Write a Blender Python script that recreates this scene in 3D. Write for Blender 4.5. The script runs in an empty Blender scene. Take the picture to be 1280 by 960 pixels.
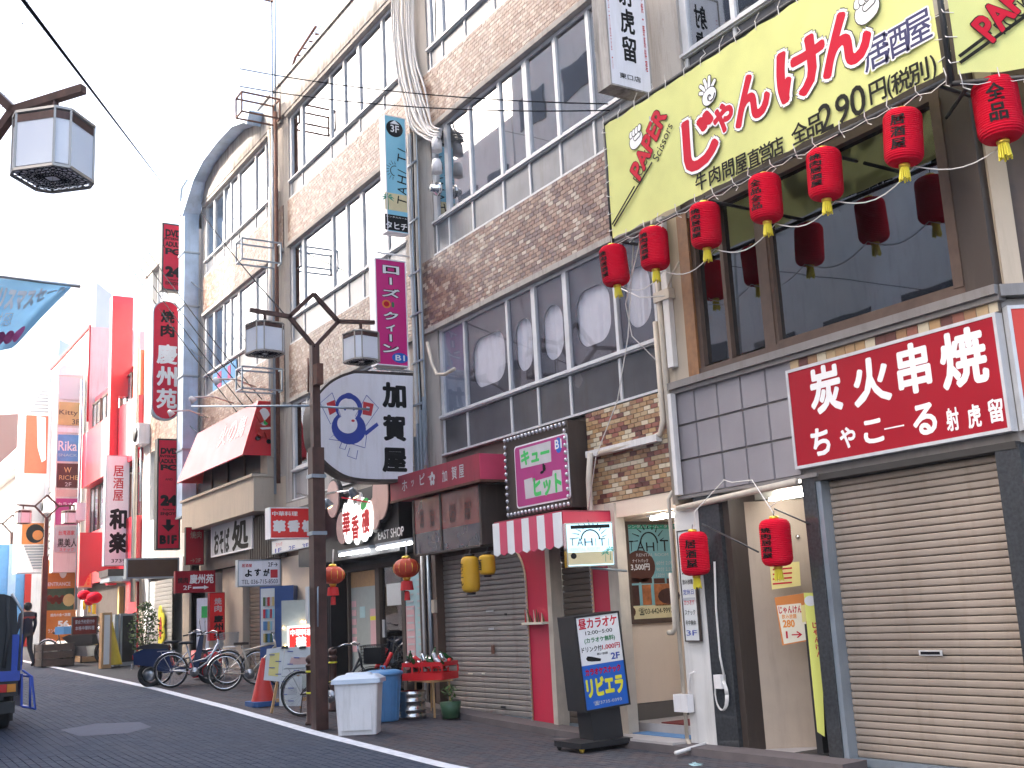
import bpy, math, random
from mathutils import Vector, Matrix
random.seed(7)
S = bpy.context.scene
C = S.collection
PI = math.pi

# ------------------------------------------------------------------ camera
W0, H0, FPX = 1280.0, 960.0, 1400.0
RM = Matrix(((0.52776732, 0.19587085, 0.82649638),
             (0.84793312, -0.06454849, -0.52615865),
             (-0.04971004, 0.97850299, -0.20015197)))
CAM = Vector((0.0, -8.3312, 1.55))
cd = bpy.data.cameras.new('camera')
cam = bpy.data.objects.new('camera', cd)
C.objects.link(cam)
cd.sensor_width = 36.0
cd.lens = 36.0 * FPX / W0
cd.clip_start = 0.05
cd.clip_end = 3000
cam.matrix_world = Matrix.Translation(CAM) @ RM.to_4x4()
S.camera = cam

# ------------------------------------------------------------------ light
S.view_settings.view_transform = 'Standard'
S.view_settings.look = 'None'
S.view_settings.gamma = 1.0
S.view_settings.exposure = 2.6
SUN_DIR = Vector((-0.42, -0.72, 0.62)).normalized()      # towards the sun
el = math.asin(SUN_DIR.z)
wd = bpy.data.worlds.new('World')
S.world = wd
wd.use_nodes = True
nt = wd.node_tree
nt.nodes.clear()
sky = nt.nodes.new('ShaderNodeTexSky')
sky.sky_type = 'NISHITA'
sky.sun_disc = False
sky.sun_elevation = el
sky.sun_rotation = math.atan2(SUN_DIR.x, SUN_DIR.y)
sky.air_density = 1.0
sky.dust_density = 8.0
sky.ozone_density = 0.3
bg = nt.nodes.new('ShaderNodeBackground')
bg.inputs['Strength'].default_value = 0.15
wo = nt.nodes.new('ShaderNodeOutputWorld')
nt.links.new(sky.outputs[0], bg.inputs[0])
nt.links.new(bg.outputs[0], wo.inputs[0])
sd = bpy.data.lights.new('sun', 'SUN')
sd.energy = 2.0
sd.angle = math.radians(0.5)
sd.color = (1.0, 0.965, 0.92)
so = bpy.data.objects.new('sun', sd)
C.objects.link(so)
so.rotation_euler = SUN_DIR.to_track_quat('Z', 'Y').to_euler()
so.location = (-10, -20, 30)

# ------------------------------------------------------------------ where a measured picture point lies on a real plane
def ray(px, py):
    return RM @ Vector(((px - 640) / FPX, -(py - 480) / FPX, -1.0))
def PY(px, py, y=0.0):
    r = ray(px, py); t = (y - CAM.y) / r.y; p = CAM + t * r
    return p.x, p.z
def PX(px, py, x):
    r = ray(px, py); t = (x - CAM.x) / r.x; p = CAM + t * r
    return p.y, p.z
GP = [(30, 0), (-10.8, 0), (-14.4, .12), (-18, .29), (-22.3, .46), (-25, .54), (-30, .67), (-36, .81), (-48, 1.12), (-80, 1.9), (-160, 3.6)]
def gz(x):
    if x >= GP[0][0]: return 0.0
    for (a, za), (b, zb) in zip(GP, GP[1:]):
        if b <= x <= a: return za + (zb - za) * (a - x) / (a - b)
    return GP[-1][1]
def G(px, py):
    r = ray(px, py); t = 3.0
    while t < 300:
        p = CAM + t * r
        if p.z <= gz(p.x): break
        t += 0.02
    return p.x, p.y, gz(p.x)
def depth_px(p):
    q = RM.transposed() @ (Vector(p) - CAM)
    return (640 + FPX * q.x / -q.z, 480 - FPX * q.y / -q.z, -q.z)

# ------------------------------------------------------------------ mesh helpers
class Fr:
    """a flat frame: origin, right, up, and outward normal"""
    def __init__(s, o, u, v=(0, 0, 1)):
        s.o = Vector(o); s.u = Vector(u).normalized(); s.v = Vector(v).normalized(); s.n = s.u.cross(s.v)
    def p(s, a, b, c=0.0):
        return s.o + a * s.u + b * s.v + c * s.n
    def loc(s, px, py):
        r = ray(px, py); t = (s.o - CAM).dot(s.n) / r.dot(s.n); q = CAM + t * r - s.o
        return q.dot(s.u), q.dot(s.v)
    def rect(s, tl, br):
        a0, b1 = s.loc(*tl); a1, b0 = s.loc(*br)
        return a0, a1, b0, b1
def FY(y): return Fr((0, y, 0), (1, 0, 0))
def FX(x): return Fr((x, 0, 0), (0, 1, 0))

SPLIT = {'lintel', 'clamp', 'notice', 'shopfront_pier', 'shopfront_post', 'flange', 'pipe', 'bracket', 'post', 'drink', 'shutter_painting', 'slatted_wall', 'slatted_fascia', 'louvre', 'balcony', 'stone_post', 'trunking', 'handle', 'entry_step', 'red_trim', 'clip', 'window_decoration', 'door_frame', 'folds'}
class MB:
    def __init__(s):
        s.v = []; s.f = []; s.m = []; s.mats = []; s.k = 0; s.sm = []
        s.smooth = False
    def mat(s, m):
        if m not in s.mats: s.mats.append(m)
        s.k = s.mats.index(m); return s
    def add(s, vs, fs):
        n = len(s.v); s.v += [Vector(q) for q in vs]
        for f in fs:
            s.f.append([n + i for i in f]); s.m.append(s.k); s.sm.append(s.smooth)
        return s
    def box(s, x0, x1, y0, y1, z0, z1, fr=None, bev=0):
        x0, x1 = min(x0, x1), max(x0, x1); y0, y1 = min(y0, y1), max(y0, y1); z0, z1 = min(z0, z1), max(z0, z1)
        g = [(x0, y0, z0), (x1, y0, z0), (x1, y1, z0), (x0, y1, z0), (x0, y0, z1), (x1, y0, z1), (x1, y1, z1), (x0, y1, z1)]
        if fr: g = [fr.p(a, c, b) for a, b, c in g]          # a right, b outward, c up
        F = [(0, 3, 2, 1), (4, 5, 6, 7), (0, 1, 5, 4), (1, 2, 6, 5), (2, 3, 7, 6), (3, 0, 4, 7)]
        if fr: F = [tuple(reversed(f)) for f in F]
        return s.add(g, F)
    def fbox(s, fr, a0, a1, b0, b1, c0, c1):                 # right, up, outward
        return s.box(a0, a1, c0, c1, b0, b1, fr)
    def quad(s, a, b, c, d): return s.add([a, b, c, d], [(0, 1, 2, 3)])
    def prism(s, fr, pts, c0, c1):
        n = len(pts)
        ar = sum(pts[i][0] * pts[(i + 1) % n][1] - pts[(i + 1) % n][0] * pts[i][1] for i in range(n))
        if ar < 0: pts = list(reversed(pts))
        vs = [fr.p(a, b, c0) for a, b in pts] + [fr.p(a, b, c1) for a, b in pts]
        F = [tuple(reversed(range(n))), tuple(range(n, 2 * n))] + [(i, (i + 1) % n, n + (i + 1) % n, n + i) for i in range(n)]
        return s.add(vs, F)
    def hexa(s, lo, hi):                                     # two quads with matching corners
        return s.add(list(lo) + list(hi), [(3, 2, 1, 0), (4, 5, 6, 7), (0, 1, 5, 4), (1, 2, 6, 5), (2, 3, 7, 6), (3, 0, 4, 7)])
    def tube(s, pts, r, n=6, r2=None, cap=True):
        pts = [Vector(p) for p in pts]; rings = []; m = len(pts)
        prev = None
        for i, p in enumerate(pts):
            t = (pts[min(i + 1, m - 1)] - pts[max(i - 1, 0)])
            if t.length < 1e-9: t = Vector((0, 0, 1))
            t.normalize()
            if prev is None:
                a = Vector((0, 0, 1)) if abs(t.z) < .9 else Vector((1, 0, 0))
                u = t.cross(a).normalized()
            else:
                u = (prev - t * prev.dot(t))
                u = u.normalized() if u.length > 1e-6 else t.orthogonal().normalized()
            prev = u; w = t.cross(u)
            rr = r if r2 is None else r + (r2 - r) * i / max(1, m - 1)
            off = PI / n if n == 4 else 0
            rings.append([p + rr * (math.cos(2 * PI * k / n + off) * u + math.sin(2 * PI * k / n + off) * w) for k in range(n)])
        vs = [q for rg in rings for q in rg]; F = []
        for i in range(m - 1):
            for k in range(n):
                k2 = (k + 1) % n
                F.append((i * n + k, i * n + k2, (i + 1) * n + k2, (i + 1) * n + k))
        if cap: F += [tuple(reversed(range(n))), tuple(range((m - 1) * n, m * n))]
        sm = s.smooth; s.smooth = n > 4; s.add(vs, F); s.smooth = sm
        return s
    def lathe(s, prof, o=(0, 0, 0), n=20, smooth=True, sx=1, sy=1, ax=None):
        o = Vector(o); vs = []; F = []
        for r, z in prof:
            for k in range(n):
                a = 2 * PI * k / n
                q = Vector((r * math.cos(a) * sx, r * math.sin(a) * sy, z))
                if ax: q = ax @ q
                vs.append(o + q)
        for i in range(len(prof) - 1):
            for k in range(n):
                k2 = (k + 1) % n
                F.append((i * n + k, i * n + k2, (i + 1) * n + k2, (i + 1) * n + k))
        F += [tuple(reversed(range(n))), tuple(range((len(prof) - 1) * n, len(prof) * n))]
        sm = s.smooth; s.smooth = smooth; s.add(vs, F); s.smooth = sm
        return s
    def text(s, fr, st, rc, c=0.006, bold=0.02, mir=False):
        """lettering stretched into the rectangle rc = (a0, a1, b0, b1) of the frame"""
        vs, fs = glyph(st, bold); a0, a1, b0, b1 = rc
        return s.add([fr.p(a0 + x * (a1 - a0), b0 + y * (b1 - b0), c + d) for x, y, d in vs], fs)
    def vtext(s, fr, st, rc, c=0.006, bold=0.02, gap=.1):
        a0, a1, b0, b1 = rc; n = len(st); h = (b1 - b0) / n
        for i, ch in enumerate(st):
            if ch == ' ': continue
            t = b1 - i * h
            if ch in 'ー-|':
                am = (a0 + a1) / 2; w = (a1 - a0) * .07
                s.fbox(fr, am - w, am + w, t - h * .88, t - h * .12, c, c + .001)
            elif ch in '・':
                s.text(fr, '●', ((a0 + a1) / 2 - h * .08, (a0 + a1) / 2 + h * .08, t - h * .58, t - h * .42), c, 0)
            else:
                hh = h * gap / 2; k = .14 if ch in 'ィャュョッ' else 0
                s.text(fr, ch, (a0 + (a1 - a0) * k, a1 - (a1 - a0) * k, t - h + hh + h * k, t - hh - h * k), c, bold)
        return s
    def islands(s):
        g = list(range(len(s.v)))
        def find(i):
            while g[i] != i: g[i] = g[g[i]]; i = g[i]
            return i
        for f in s.f:
            a = find(f[0])
            for i in f[1:]: g[find(i)] = a
        out = {}
        for k, f in enumerate(s.f): out.setdefault(find(f[0]), []).append(k)
        return list(out.values())
    def build(s, name, parent=None, local=False, world=None):
        if name in SPLIT and parent is not None:             # pieces that stand apart become objects of their own
            isl = s.islands()
            if 1 < len(isl) <= 40:
                for ks in isl:
                    b = MB(); b.mats = list(s.mats); ix = {}
                    for k in ks:
                        b.f.append([ix.setdefault(i, len(ix)) for i in s.f[k]]); b.m.append(s.m[k]); b.sm.append(s.sm[k])
                    b.v = [None] * len(ix)
                    for i, j in ix.items(): b.v[j] = s.v[i]
                    us = sorted(set(b.m)); b.mats = [s.mats[u] for u in us]; b.m = [us.index(m) for m in b.m]
                    o = b._build(name, parent, local)
                return o
        return s._build(name, parent, local)
    def _build(s, name, parent=None, local=False):
        me = bpy.data.meshes.new(name)
        inv = Matrix.Identity(4)
        if parent is not None and not local: inv = WM[parent.name].inverted()
        me.from_pydata([inv @ v for v in s.v], [], s.f)
        for m in s.mats: me.materials.append(M[m] if isinstance(m, str) else m)
        me.polygons.foreach_set('material_index', s.m)
        me.polygons.foreach_set('use_smooth', s.sm)
        me.update()
        o = bpy.data.objects.new(name, me); C.objects.link(o)
        if parent is not None:
            o.parent = parent; WM[o.name] = WM[parent.name]
        else: WM[o.name] = Matrix.Identity(4)
        return o
WM = {}
_fc = bpy.data.curves.new('text', 'FONT'); _fc.resolution_u = 3
_fo = bpy.data.objects.new('text', _fc); C.objects.link(_fo)
_gc = {}
def glyph(st, bold):
    """outline of the text scaled to a unit square; extra weight comes from shifted layers, each a hair above the last"""
    k = (st, bold)
    if k not in _gc:
        _fc.body = st; _fc.offset = 0
        bpy.context.view_layer.update()
        me = bpy.data.meshes.new_from_object(_fo.evaluated_get(bpy.context.evaluated_depsgraph_get()))
        v0 = [(v.co.x, v.co.y) for v in me.vertices]; f0 = [tuple(p.vertices) for p in me.polygons]
        bpy.data.meshes.remove(me)
        sh = [(0, 0)]
        if bold > 0:
            n = 6 if bold <= .03 else 10
            sh += [(bold * math.cos(2 * PI * i / n), bold * math.sin(2 * PI * i / n)) for i in range(n)]
            if bold > .06: sh += [(bold * .5 * math.cos(2 * PI * i / 6), bold * .5 * math.sin(2 * PI * i / 6)) for i in range(6)]
        vs = []; fs = []
        for i, (dx, dy) in enumerate(sh):
            m = len(vs); vs += [(x + dx, y + dy, i * 7e-5) for x, y in v0]; fs += [tuple(m + q for q in f) for f in f0]
        x0 = min(v[0] for v in vs); x1 = max(v[0] for v in vs); y0 = min(v[1] for v in vs); y1 = max(v[1] for v in vs)
        if y1 - y0 < .25: y0 -= .3; y1 += .3
        if x1 - x0 < .25: x0 -= .12; x1 += .12
        _gc[k] = ([((x - x0) / max(x1 - x0, 1e-6), (y - y0) / max(y1 - y0, 1e-6), d) for x, y, d in vs], fs)
    return _gc[k]

def thing(name, label, cat, loc=(0, 0, 0), rz=0, group=None):
    o = bpy.data.objects.new(name, None); C.objects.link(o)
    o.empty_display_size = .2
    o.location = loc; o.rotation_euler = (0, 0, rz)
    o['label'] = label; o['category'] = cat
    if group: o['group'] = group
    WM[o.name] = Matrix.Translation(loc) @ Matrix.Rotation(rz, 4, 'Z')
    return o
def solo(mb, name, label, cat, group=None, kind=None):
    """a thing of one mesh, its origin moved to its base"""
    xs = [v.x for v in mb.v]; ys = [v.y for v in mb.v]; z0 = min(v.z for v in mb.v)
    c = Vector(((min(xs) + max(xs)) / 2, (min(ys) + max(ys)) / 2, z0))
    for i, v in enumerate(mb.v): mb.v[i] = v - c
    o = mb.build(name); o.location = c; o['label'] = label; o['category'] = cat
    if group: o['group'] = group
    if kind: o['kind'] = kind
    return o
def dup(r0, loc, rz, label, group=None):
    r = r0.copy(); C.objects.link(r); r.location = loc; r.rotation_euler = (0, 0, rz)
    r['label'] = label
    if group: r['group'] = group
    WM[r.name] = Matrix.Translation(loc) @ Matrix.Rotation(rz, 4, 'Z')
    for ch in list(r0.children):
        c = ch.copy(); C.objects.link(c); c.parent = r; WM[c.name] = WM[r.name]
        for g in ch.children:
            d = g.copy(); C.objects.link(d); d.parent = c; WM[d.name] = WM[r.name]
    return r
def clone(src, parent, off):
    """another piece alike: the same mesh, moved"""
    o = src.copy(); C.objects.link(o); o.parent = parent; o.location = Vector(src.location) + Vector(off)
    WM[o.name] = WM[parent.name]
    return o

# ------------------------------------------------------------------ materials
M = {}
def mat(name, rgb, rough=.55, metal=0.0, var=.12, scale=6.0, bump=0.0, bscale=40.0, streak=0.0, dirt=(.12, .10, .08),
        spec=.5, emit=0.0, coat=0.0, trans=0.0, sub=0.0):
    m = bpy.data.materials.new(name); m.use_nodes = True
    n = m.node_tree.nodes; l = m.node_tree.links; b = n['Principled BSDF']
    b.inputs['Roughness'].default_value = rough; b.inputs['Metallic'].default_value = metal
    b.inputs['Specular IOR Level'].default_value = spec; b.inputs['Coat Weight'].default_value = coat
    geo = n.new('ShaderNodeNewGeometry')
    tx = n.new('ShaderNodeTexNoise'); tx.inputs['Scale'].default_value = scale; tx.inputs['Detail'].default_value = 5
    l.new(geo.outputs['Position'], tx.inputs['Vector'])
    mx = n.new('ShaderNodeMix'); mx.data_type = 'RGBA'
    mx.inputs[6].default_value = [max(0, c * (1 - var * 1.6)) for c in rgb] + [1]
    mx.inputs[7].default_value = [min(1, c * (1 + var)) for c in rgb] + [1]
    l.new(tx.outputs[0], mx.inputs[0]); col = mx.outputs[2]
    if streak > 0:
        mp = n.new('ShaderNodeMapping'); mp.inputs['Scale'].default_value = (9, 9, .9)
        l.new(geo.outputs['Position'], mp.inputs[0])
        t2 = n.new('ShaderNodeTexNoise'); t2.inputs['Scale'].default_value = 1.0; t2.inputs['Detail'].default_value = 6
        t2.inputs['Roughness'].default_value = .7
        l.new(mp.outputs[0], t2.inputs['Vector'])
        rp = n.new('ShaderNodeMapRange'); rp.inputs[1].default_value = .36 if streak > .9 else .5; rp.inputs[2].default_value = .78
        rp.inputs[4].default_value = streak
        l.new(t2.outputs[0], rp.inputs[0])
        m2 = n.new('ShaderNodeMix'); m2.data_type = 'RGBA'; m2.inputs[7].default_value = list(dirt) + [1]
        l.new(rp.outputs[0], m2.inputs[0]); l.new(col, m2.inputs[6]); col = m2.outputs[2]
    l.new(col, b.inputs['Base Color'])
    rr = n.new('ShaderNodeMapRange'); rr.inputs[3].default_value = max(.02, rough * .8); rr.inputs[4].default_value = min(1, rough * 1.25)
    l.new(tx.outputs[0], rr.inputs[0]); l.new(rr.outputs[0], b.inputs['Roughness'])
    if bump > 0:
        t3 = n.new('ShaderNodeTexNoise'); t3.inputs['Scale'].default_value = bscale; t3.inputs['Detail'].default_value = 4
        l.new(geo.outputs['Position'], t3.inputs['Vector'])
        bp = n.new('ShaderNodeBump'); bp.inputs['Strength'].default_value = bump; bp.inputs['Distance'].default_value = .01
        l.new(t3.outputs[0], bp.inputs['Height']); l.new(bp.outputs[0], b.inputs['Normal'])
    if emit > 0:
        l.new(col, b.inputs['Emission Color']); b.inputs['Emission Strength'].default_value = emit
    if sub: b.inputs['Subsurface Weight'].default_value = sub
    M[name] = m
    return m
def island_mat(name, cols, rough=.5, bump=.0, streak=0):
    """each loose piece of the mesh takes one of the given colours"""
    m = mat(name, cols[0], rough, streak=streak, bump=bump, bscale=60)
    n = m.node_tree.nodes; l = m.node_tree.links
    g = n.new('ShaderNodeNewGeometry'); cr = n.new('ShaderNodeValToRGB'); cr.color_ramp.interpolation = 'CONSTANT'
    e = cr.color_ramp.elements
    while len(e) < len(cols): e.new(.5)
    for i, c in enumerate(cols): e[i].position = i / len(cols); e[i].color = list(c) + [1]
    l.new(g.outputs['Random Per Island'], cr.inputs[0])
    mx = [q for q in n if q.type == 'MIX'][0]
    sc = n.new('ShaderNodeHueSaturation'); l.new(cr.outputs[0], sc.inputs['Color'])
    tx = [q for q in n if q.type == 'TEX_NOISE'][0]; tx.inputs['Scale'].default_value = 1.3
    mr = n.new('ShaderNodeMapRange'); mr.inputs[3].default_value = .65; mr.inputs[4].default_value = 1.3
    l.new(tx.outputs[0], mr.inputs[0]); l.new(mr.outputs[0], sc.inputs['Value'])
    l.new(sc.outputs[0], mx.inputs[6]); l.new(sc.outputs[0], mx.inputs[7])
    return m
def random_obj_mat(name, cols, rough=.8, bump=.3):
    m = mat(name, cols[0], rough, bump=bump, bscale=90)
    n = m.node_tree.nodes; l = m.node_tree.links
    oi = n.new('ShaderNodeObjectInfo'); cr = n.new('ShaderNodeValToRGB'); cr.color_ramp.interpolation = 'CONSTANT'
    e = cr.color_ramp.elements
    while len(e) < len(cols): e.new(.5)
    for i, c in enumerate(cols): e[i].position = i / len(cols); e[i].color = list(c) + [1]
    l.new(oi.outputs['Random'], cr.inputs[0])
    mx = [q for q in n if q.type == 'MIX'][0]; l.new(cr.outputs[0], mx.inputs[6]); l.new(cr.outputs[0], mx.inputs[7])
    return m
def cloth_mat(name, rgb, tr=.5):
    m = bpy.data.materials.new(name); m.use_nodes = True
    n = m.node_tree.nodes; l = m.node_tree.links; n.clear()
    o = n.new('ShaderNodeOutputMaterial'); a = n.new('ShaderNodeBsdfDiffuse'); t = n.new('ShaderNodeBsdfTranslucent'); mx = n.new('ShaderNodeMixShader')
    geo = n.new('ShaderNodeNewGeometry'); tx = n.new('ShaderNodeTexNoise'); tx.inputs['Scale'].default_value = 3; l.new(geo.outputs['Position'], tx.inputs['Vector'])
    c = n.new('ShaderNodeMix'); c.data_type = 'RGBA'; c.inputs[6].default_value = [q * .86 for q in rgb] + [1]; c.inputs[7].default_value = [min(1, q * 1.08) for q in rgb] + [1]
    l.new(tx.outputs[0], c.inputs[0]); l.new(c.outputs[2], a.inputs[0]); l.new(c.outputs[2], t.inputs[0])
    mx.inputs[0].default_value = tr; l.new(a.outputs[0], mx.inputs[1]); l.new(t.outputs[0], mx.inputs[2]); l.new(mx.outputs[0], o.inputs[0]); M[name] = m
def glass_mat(name, tint, base=.1, k=1.0, rough=.02):
    m = bpy.data.materials.new(name); m.use_nodes = True
    n = m.node_tree.nodes; l = m.node_tree.links; n.clear()
    o = n.new('ShaderNodeOutputMaterial'); t = n.new('ShaderNodeBsdfTransparent'); g = n.new('ShaderNodeBsdfGlossy')
    t.inputs[0].default_value = list(tint) + [1]; g.inputs['Roughness'].default_value = rough
    g.inputs[0].default_value = (.95, .97, 1, 1)
    f = n.new('ShaderNodeFresnel'); f.inputs[0].default_value = 1.5
    ma = n.new('ShaderNodeMath'); ma.operation = 'MULTIPLY_ADD'; ma.inputs[1].default_value = k; ma.inputs[2].default_value = base
    ma.use_clamp = True
    l.new(f.outputs[0], ma.inputs[0]); mx = n.new('ShaderNodeMixShader')
    geo = n.new('ShaderNodeNewGeometry'); nz = n.new('ShaderNodeTexNoise'); nz.inputs['Scale'].default_value = .8
    l.new(geo.outputs['Position'], nz.inputs['Vector'])
    bp = n.new('ShaderNodeBump'); bp.inputs['Strength'].default_value = .06; bp.inputs['Distance'].default_value = .05
    l.new(nz.outputs[0], bp.inputs['Height']); l.new(bp.outputs[0], g.inputs['Normal'])
    l.new(ma.outputs[0], mx.inputs[0]); l.new(t.outputs[0], mx.inputs[1]); l.new(g.outputs[0], mx.inputs[2])
    l.new(mx.outputs[0], o.inputs[0]); M[name] = m
    return m

mat('concrete', (.40, .37, .34), .85, bump=.3, streak=.75, scale=2)
mat('concrete_light', (.46, .43, .40), .85, bump=.25, streak=.95, dirt=(.05,.045,.04), scale=2)
mat('cream_wall', (.50, .42, .33), .8, bump=.15, streak=.25, scale=1.5)
mat('beige_wall', (.80, .66, .52), .75, var=.06, bump=.12, streak=.12, dirt=(.5,.4,.3), scale=1.2)
mat('white_wall', (.72, .70, .67), .7, bump=.1, streak=.3, scale=1.5)
mat('grey_dado', (.14, .125, .11), .8, bump=.3, streak=.4)
mat('mortar', (.16, .13, .11), .9, bump=.3)
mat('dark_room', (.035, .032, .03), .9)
mat('interior', (.20, .18, .16), .9)
mat('ceiling_white', (.6, .58, .52), .8)
mat('aluminium', (.60, .61, .63), .42, .2, var=.15, streak=.3, dirt=(.25, .23, .21))
mat('steel', (.45, .46, .47), .32, .9, var=.2, streak=.2)
mat('spandrel', (.24, .25, .27), .3, .3, var=.35, scale=2.2, streak=.5, dirt=(.12, .10, .07))
mat('spandrel_dark', (.10, .10, .11), .25, .3, var=.3, scale=2.2, streak=.5, dirt=(.07, .06, .045))
mat('film', (.020, .016, .020), .45, 0, var=.2, scale=1.5, streak=.2, dirt=(.12,.10,.10))
mat('curtain', (.74, .74, .72), .9, var=.1, streak=.2, dirt=(.45, .42, .38))
mat('curtain_grey', (.40, .42, .46), .9, var=.1)
mat('curtain_ochre', (.50, .34, .12), .9, var=.1)
mat('blind', (.62, .58, .52), .8)
mat('galv', (.36, .42, .48), .4, .6, var=.25, scale=3, streak=.35, dirt=(.2, .18, .15))
mat('duct', (.44, .58, .76), .4, .15, var=.3, scale=2.5, streak=.35, dirt=(.16, .16, .16))
mat('rust', (.17, .075, .05), .75, .2, var=.5, scale=12, bump=.3)
mat('brown_metal', (.085, .042, .034), .5, .3, var=.4, scale=9, streak=.5, dirt=(.20, .10, .07))
mat('pipe_cream', (.58, .51, .42), .55, streak=.3, var=.15)
mat('pipe_white', (.70, .68, .66), .5, streak=.35, var=.1)
mat('wire_white', (.75, .72, .68), .6)
mat('wire_black', (.012, .012, .016), .8, spec=.1)
mat('black', (.018, .018, .02), .45, var=.2)
mat('black_gloss', (.012, .013, .016), .12, coat=.5)
mat('rubber', (.02, .02, .02), .8)
mat('dark_brown', (.05, .035, .028), .6, streak=.4, dirt=(.10, .08, .06))
mat('wood_jamb_sunlit', (.30, .14, .055), .45, var=.3, scale=14, streak=.4, dirt=(.10, .05, .03))  # left jamb only: frame wood with the sunlit orange painted in
mat('wood_brown', (.095, .058, .042), .5, var=.3, scale=10, streak=.3)
mat('wood_light', (.45, .27, .12), .6, var=.2, scale=14)
mat('stone_black', (.045, .048, .052), .12, var=.5, scale=30, coat=.3, bump=.02)
mat('grey_panel', (.30, .28, .30), .38, .2, var=.15, scale=1.8, streak=.25, dirt=(.32, .31, .30))
mat('sill_metal', (.26, .24, .23), .45, .4, streak=.4)
mat('shutter_beige', (.33, .275, .23), .5, .25, var=.2, scale=1.4, streak=.5, dirt=(.19, .14, .10))
mat('shutter_grey', (.34, .31, .285), .5, .3, var=.1, scale=1, streak=.55, dirt=(.16, .11, .08))
mat('shutter_brown', (.15, .115, .09), .5, .2, var=.15, streak=.3)
mat('shutter_pale', (.52, .52, .50), .5, .25, var=.1, streak=.2)
mat('banner_yellow', (.78, .80, .20), .55, var=.04, scale=1, spec=.3)
mat('ink_red', (.52, .008, .03), .6, var=.05, spec=.15)
mat('ink_red2', (.55, .03, .04), .5, var=.05)
mat('ink_black', (.014, .014, .014), .7, spec=.15)
mat('ink_grey', (.018, .018, .014), .7, spec=.1)
mat('ink_blue', (.03, .06, .35), .5)
mat('ink_navy', (.02, .02, .10), .5)
mat('ink_green', (.02, .20, .06), .5)
mat('ink_white', (.80, .80, .80), .5, var=.05)
mat('ink_pale', (.55, .55, .56), .5)
mat('ink_yellow', (.80, .74, .04), .5)
mat('ink_orange', (.75, .25, .03), .5)
mat('sign_red', (.33, .006, .018), .45, spec=.25, var=.12, scale=1.5, streak=.15, dirt=(.22, .02, .03))
mat('dvd_red', (.60, .02, .05), .5, var=.1, spec=.2)
mat('sign_red_bright', (.70, .012, .015), .4, var=.05, streak=.1, dirt=(.4, .02, .02))
mat('chamfer_red_sunlit', (.56, .045, .03), .5, var=.12, scale=1.5, streak=.2, dirt=(.3, .04, .03))  # the cut corner's sunlit orange is put into this red
mat('sign_white', (.84, .83, .86), .4, var=.05, scale=2, streak=.3, dirt=(.46, .40, .34))
mat('sign_grey', (.42, .44, .47), .45, var=.1)
mat('lantern_red', (.60, .004, .026), .85, spec=.15, var=.1, scale=3)
mat('lantern_fat', (.55, .06, .02), .55, var=.25, scale=12)
mat('lantern_yellow', (.70, .38, .015), .55, var=.15, scale=4, streak=.3, dirt=(.35, .18, .02))
mat('gold', (.80, .55, .08), .3, .8)
mat('tassel_yellow', (.80, .68, .05), .6)
mat('tassel_red', (.65, .02, .02), .6)
mat('magenta', (.60, .015, .20), .38, var=.05, scale=2, streak=.1, dirt=(.4, .02, .14))
mat('magenta_dark', (.42, .03, .20), .4, var=.1, streak=.1)
mat('awning_red', (.34, .035, .06), .6, var=.25, scale=3, streak=.5, dirt=(.10, .03, .035))
mat('awning_pink', (.62, .06, .13), .6, var=.1)
mat('awning_fire', (.58, .03, .035), .38, var=.15, scale=2, coat=.15)
mat('portal_red', (.62, .025, .07), .5, var=.1, scale=2, streak=.15, dirt=(.3, .03, .05))
mat('cyan_sign', (.25, .58, .72), .35, var=.08, scale=2)
mat('cyan_pale', (.42, .66, .70), .4, var=.05)
mat('sand', (.72, .62, .36), .5)
mat('palm', (.03, .30, .20), .5)
mat('teal_poster', (.20, .42, .46), .35, var=.06)
mat('photo_orange', (.45, .15, .05), .4, var=.5, scale=16)
mat('photo_dark', (.07, .025, .02), .4, var=.5, scale=16)
mat('brown_badge', (.09, .03, .02), .4)
mat('blue_sign', (.015, .12, .50), .35, var=.05)
mat('poster_white', (.66, .67, .66), .5, var=.05)
mat('poster_cyan', (.40, .60, .62), .5, var=.08, scale=8)
mat('poster_pink', (.66, .40, .42), .5, var=.08)
mat('poster_yellow', (.76, .66, .25), .5, var=.1)
mat('poster_grey', (.36, .40, .38), .5, var=.12, scale=8)
mat('brochure', (.78, .72, .58), .5)
mat('faded_red', (.20, .028, .016), .22, var=.45, scale=4, streak=.5, dirt=(.06, .03, .03), coat=.4)
mat('faded_dark', (.045, .05, .06), .2, var=.4, scale=4, streak=.4, dirt=(.08, .06, .06), coat=.4)
mat('bin_white', (.82, .79, .78), .45, var=.06, streak=.55, dirt=(.42, .38, .33))
mat('bin_lid', (.62, .70, .80), .35, var=.06)
mat('bin_blue', (.10, .26, .50), .42, var=.15, streak=.4)
mat('crate_red', (.62, .015, .02), .45, var=.06)
mat('bottle_green', (.02, .10, .03), .15)
mat('can_white', (.65, .65, .68), .35, .3)
mat('chrome', (.75, .75, .75), .12, 1.0, var=.05)
mat('keg', (.55, .54, .52), .22, 1.0, var=.15, scale=8)
mat('cone_red', (.48, .018, .012), .5, var=.1, scale=8, streak=.2)
mat('cone_yellow', (.50, .38, .03), .6, var=.15)
mat('rubber_blue', (.03, .10, .28), .6)
mat('bike_silver', (.55, .57, .62), .25, .7)
mat('bike_blue', (.20, .26, .48), .25, .5)
mat('bike_cream', (.55, .50, .42), .3, .4)
mat('bike_black', (.02, .02, .022), .3, .3)
mat('truck_blue', (.02, .07, .42), .35, coat=.3, var=.15)
mat('canvas', (.045, .048, .05), .8, var=.3, scale=5, bump=.4, bscale=8)
mat('lamp_red', (.55, .01, .01), .25, coat=.5)
mat('lamp_orange', (.70, .25, .02), .25, coat=.5)
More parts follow.
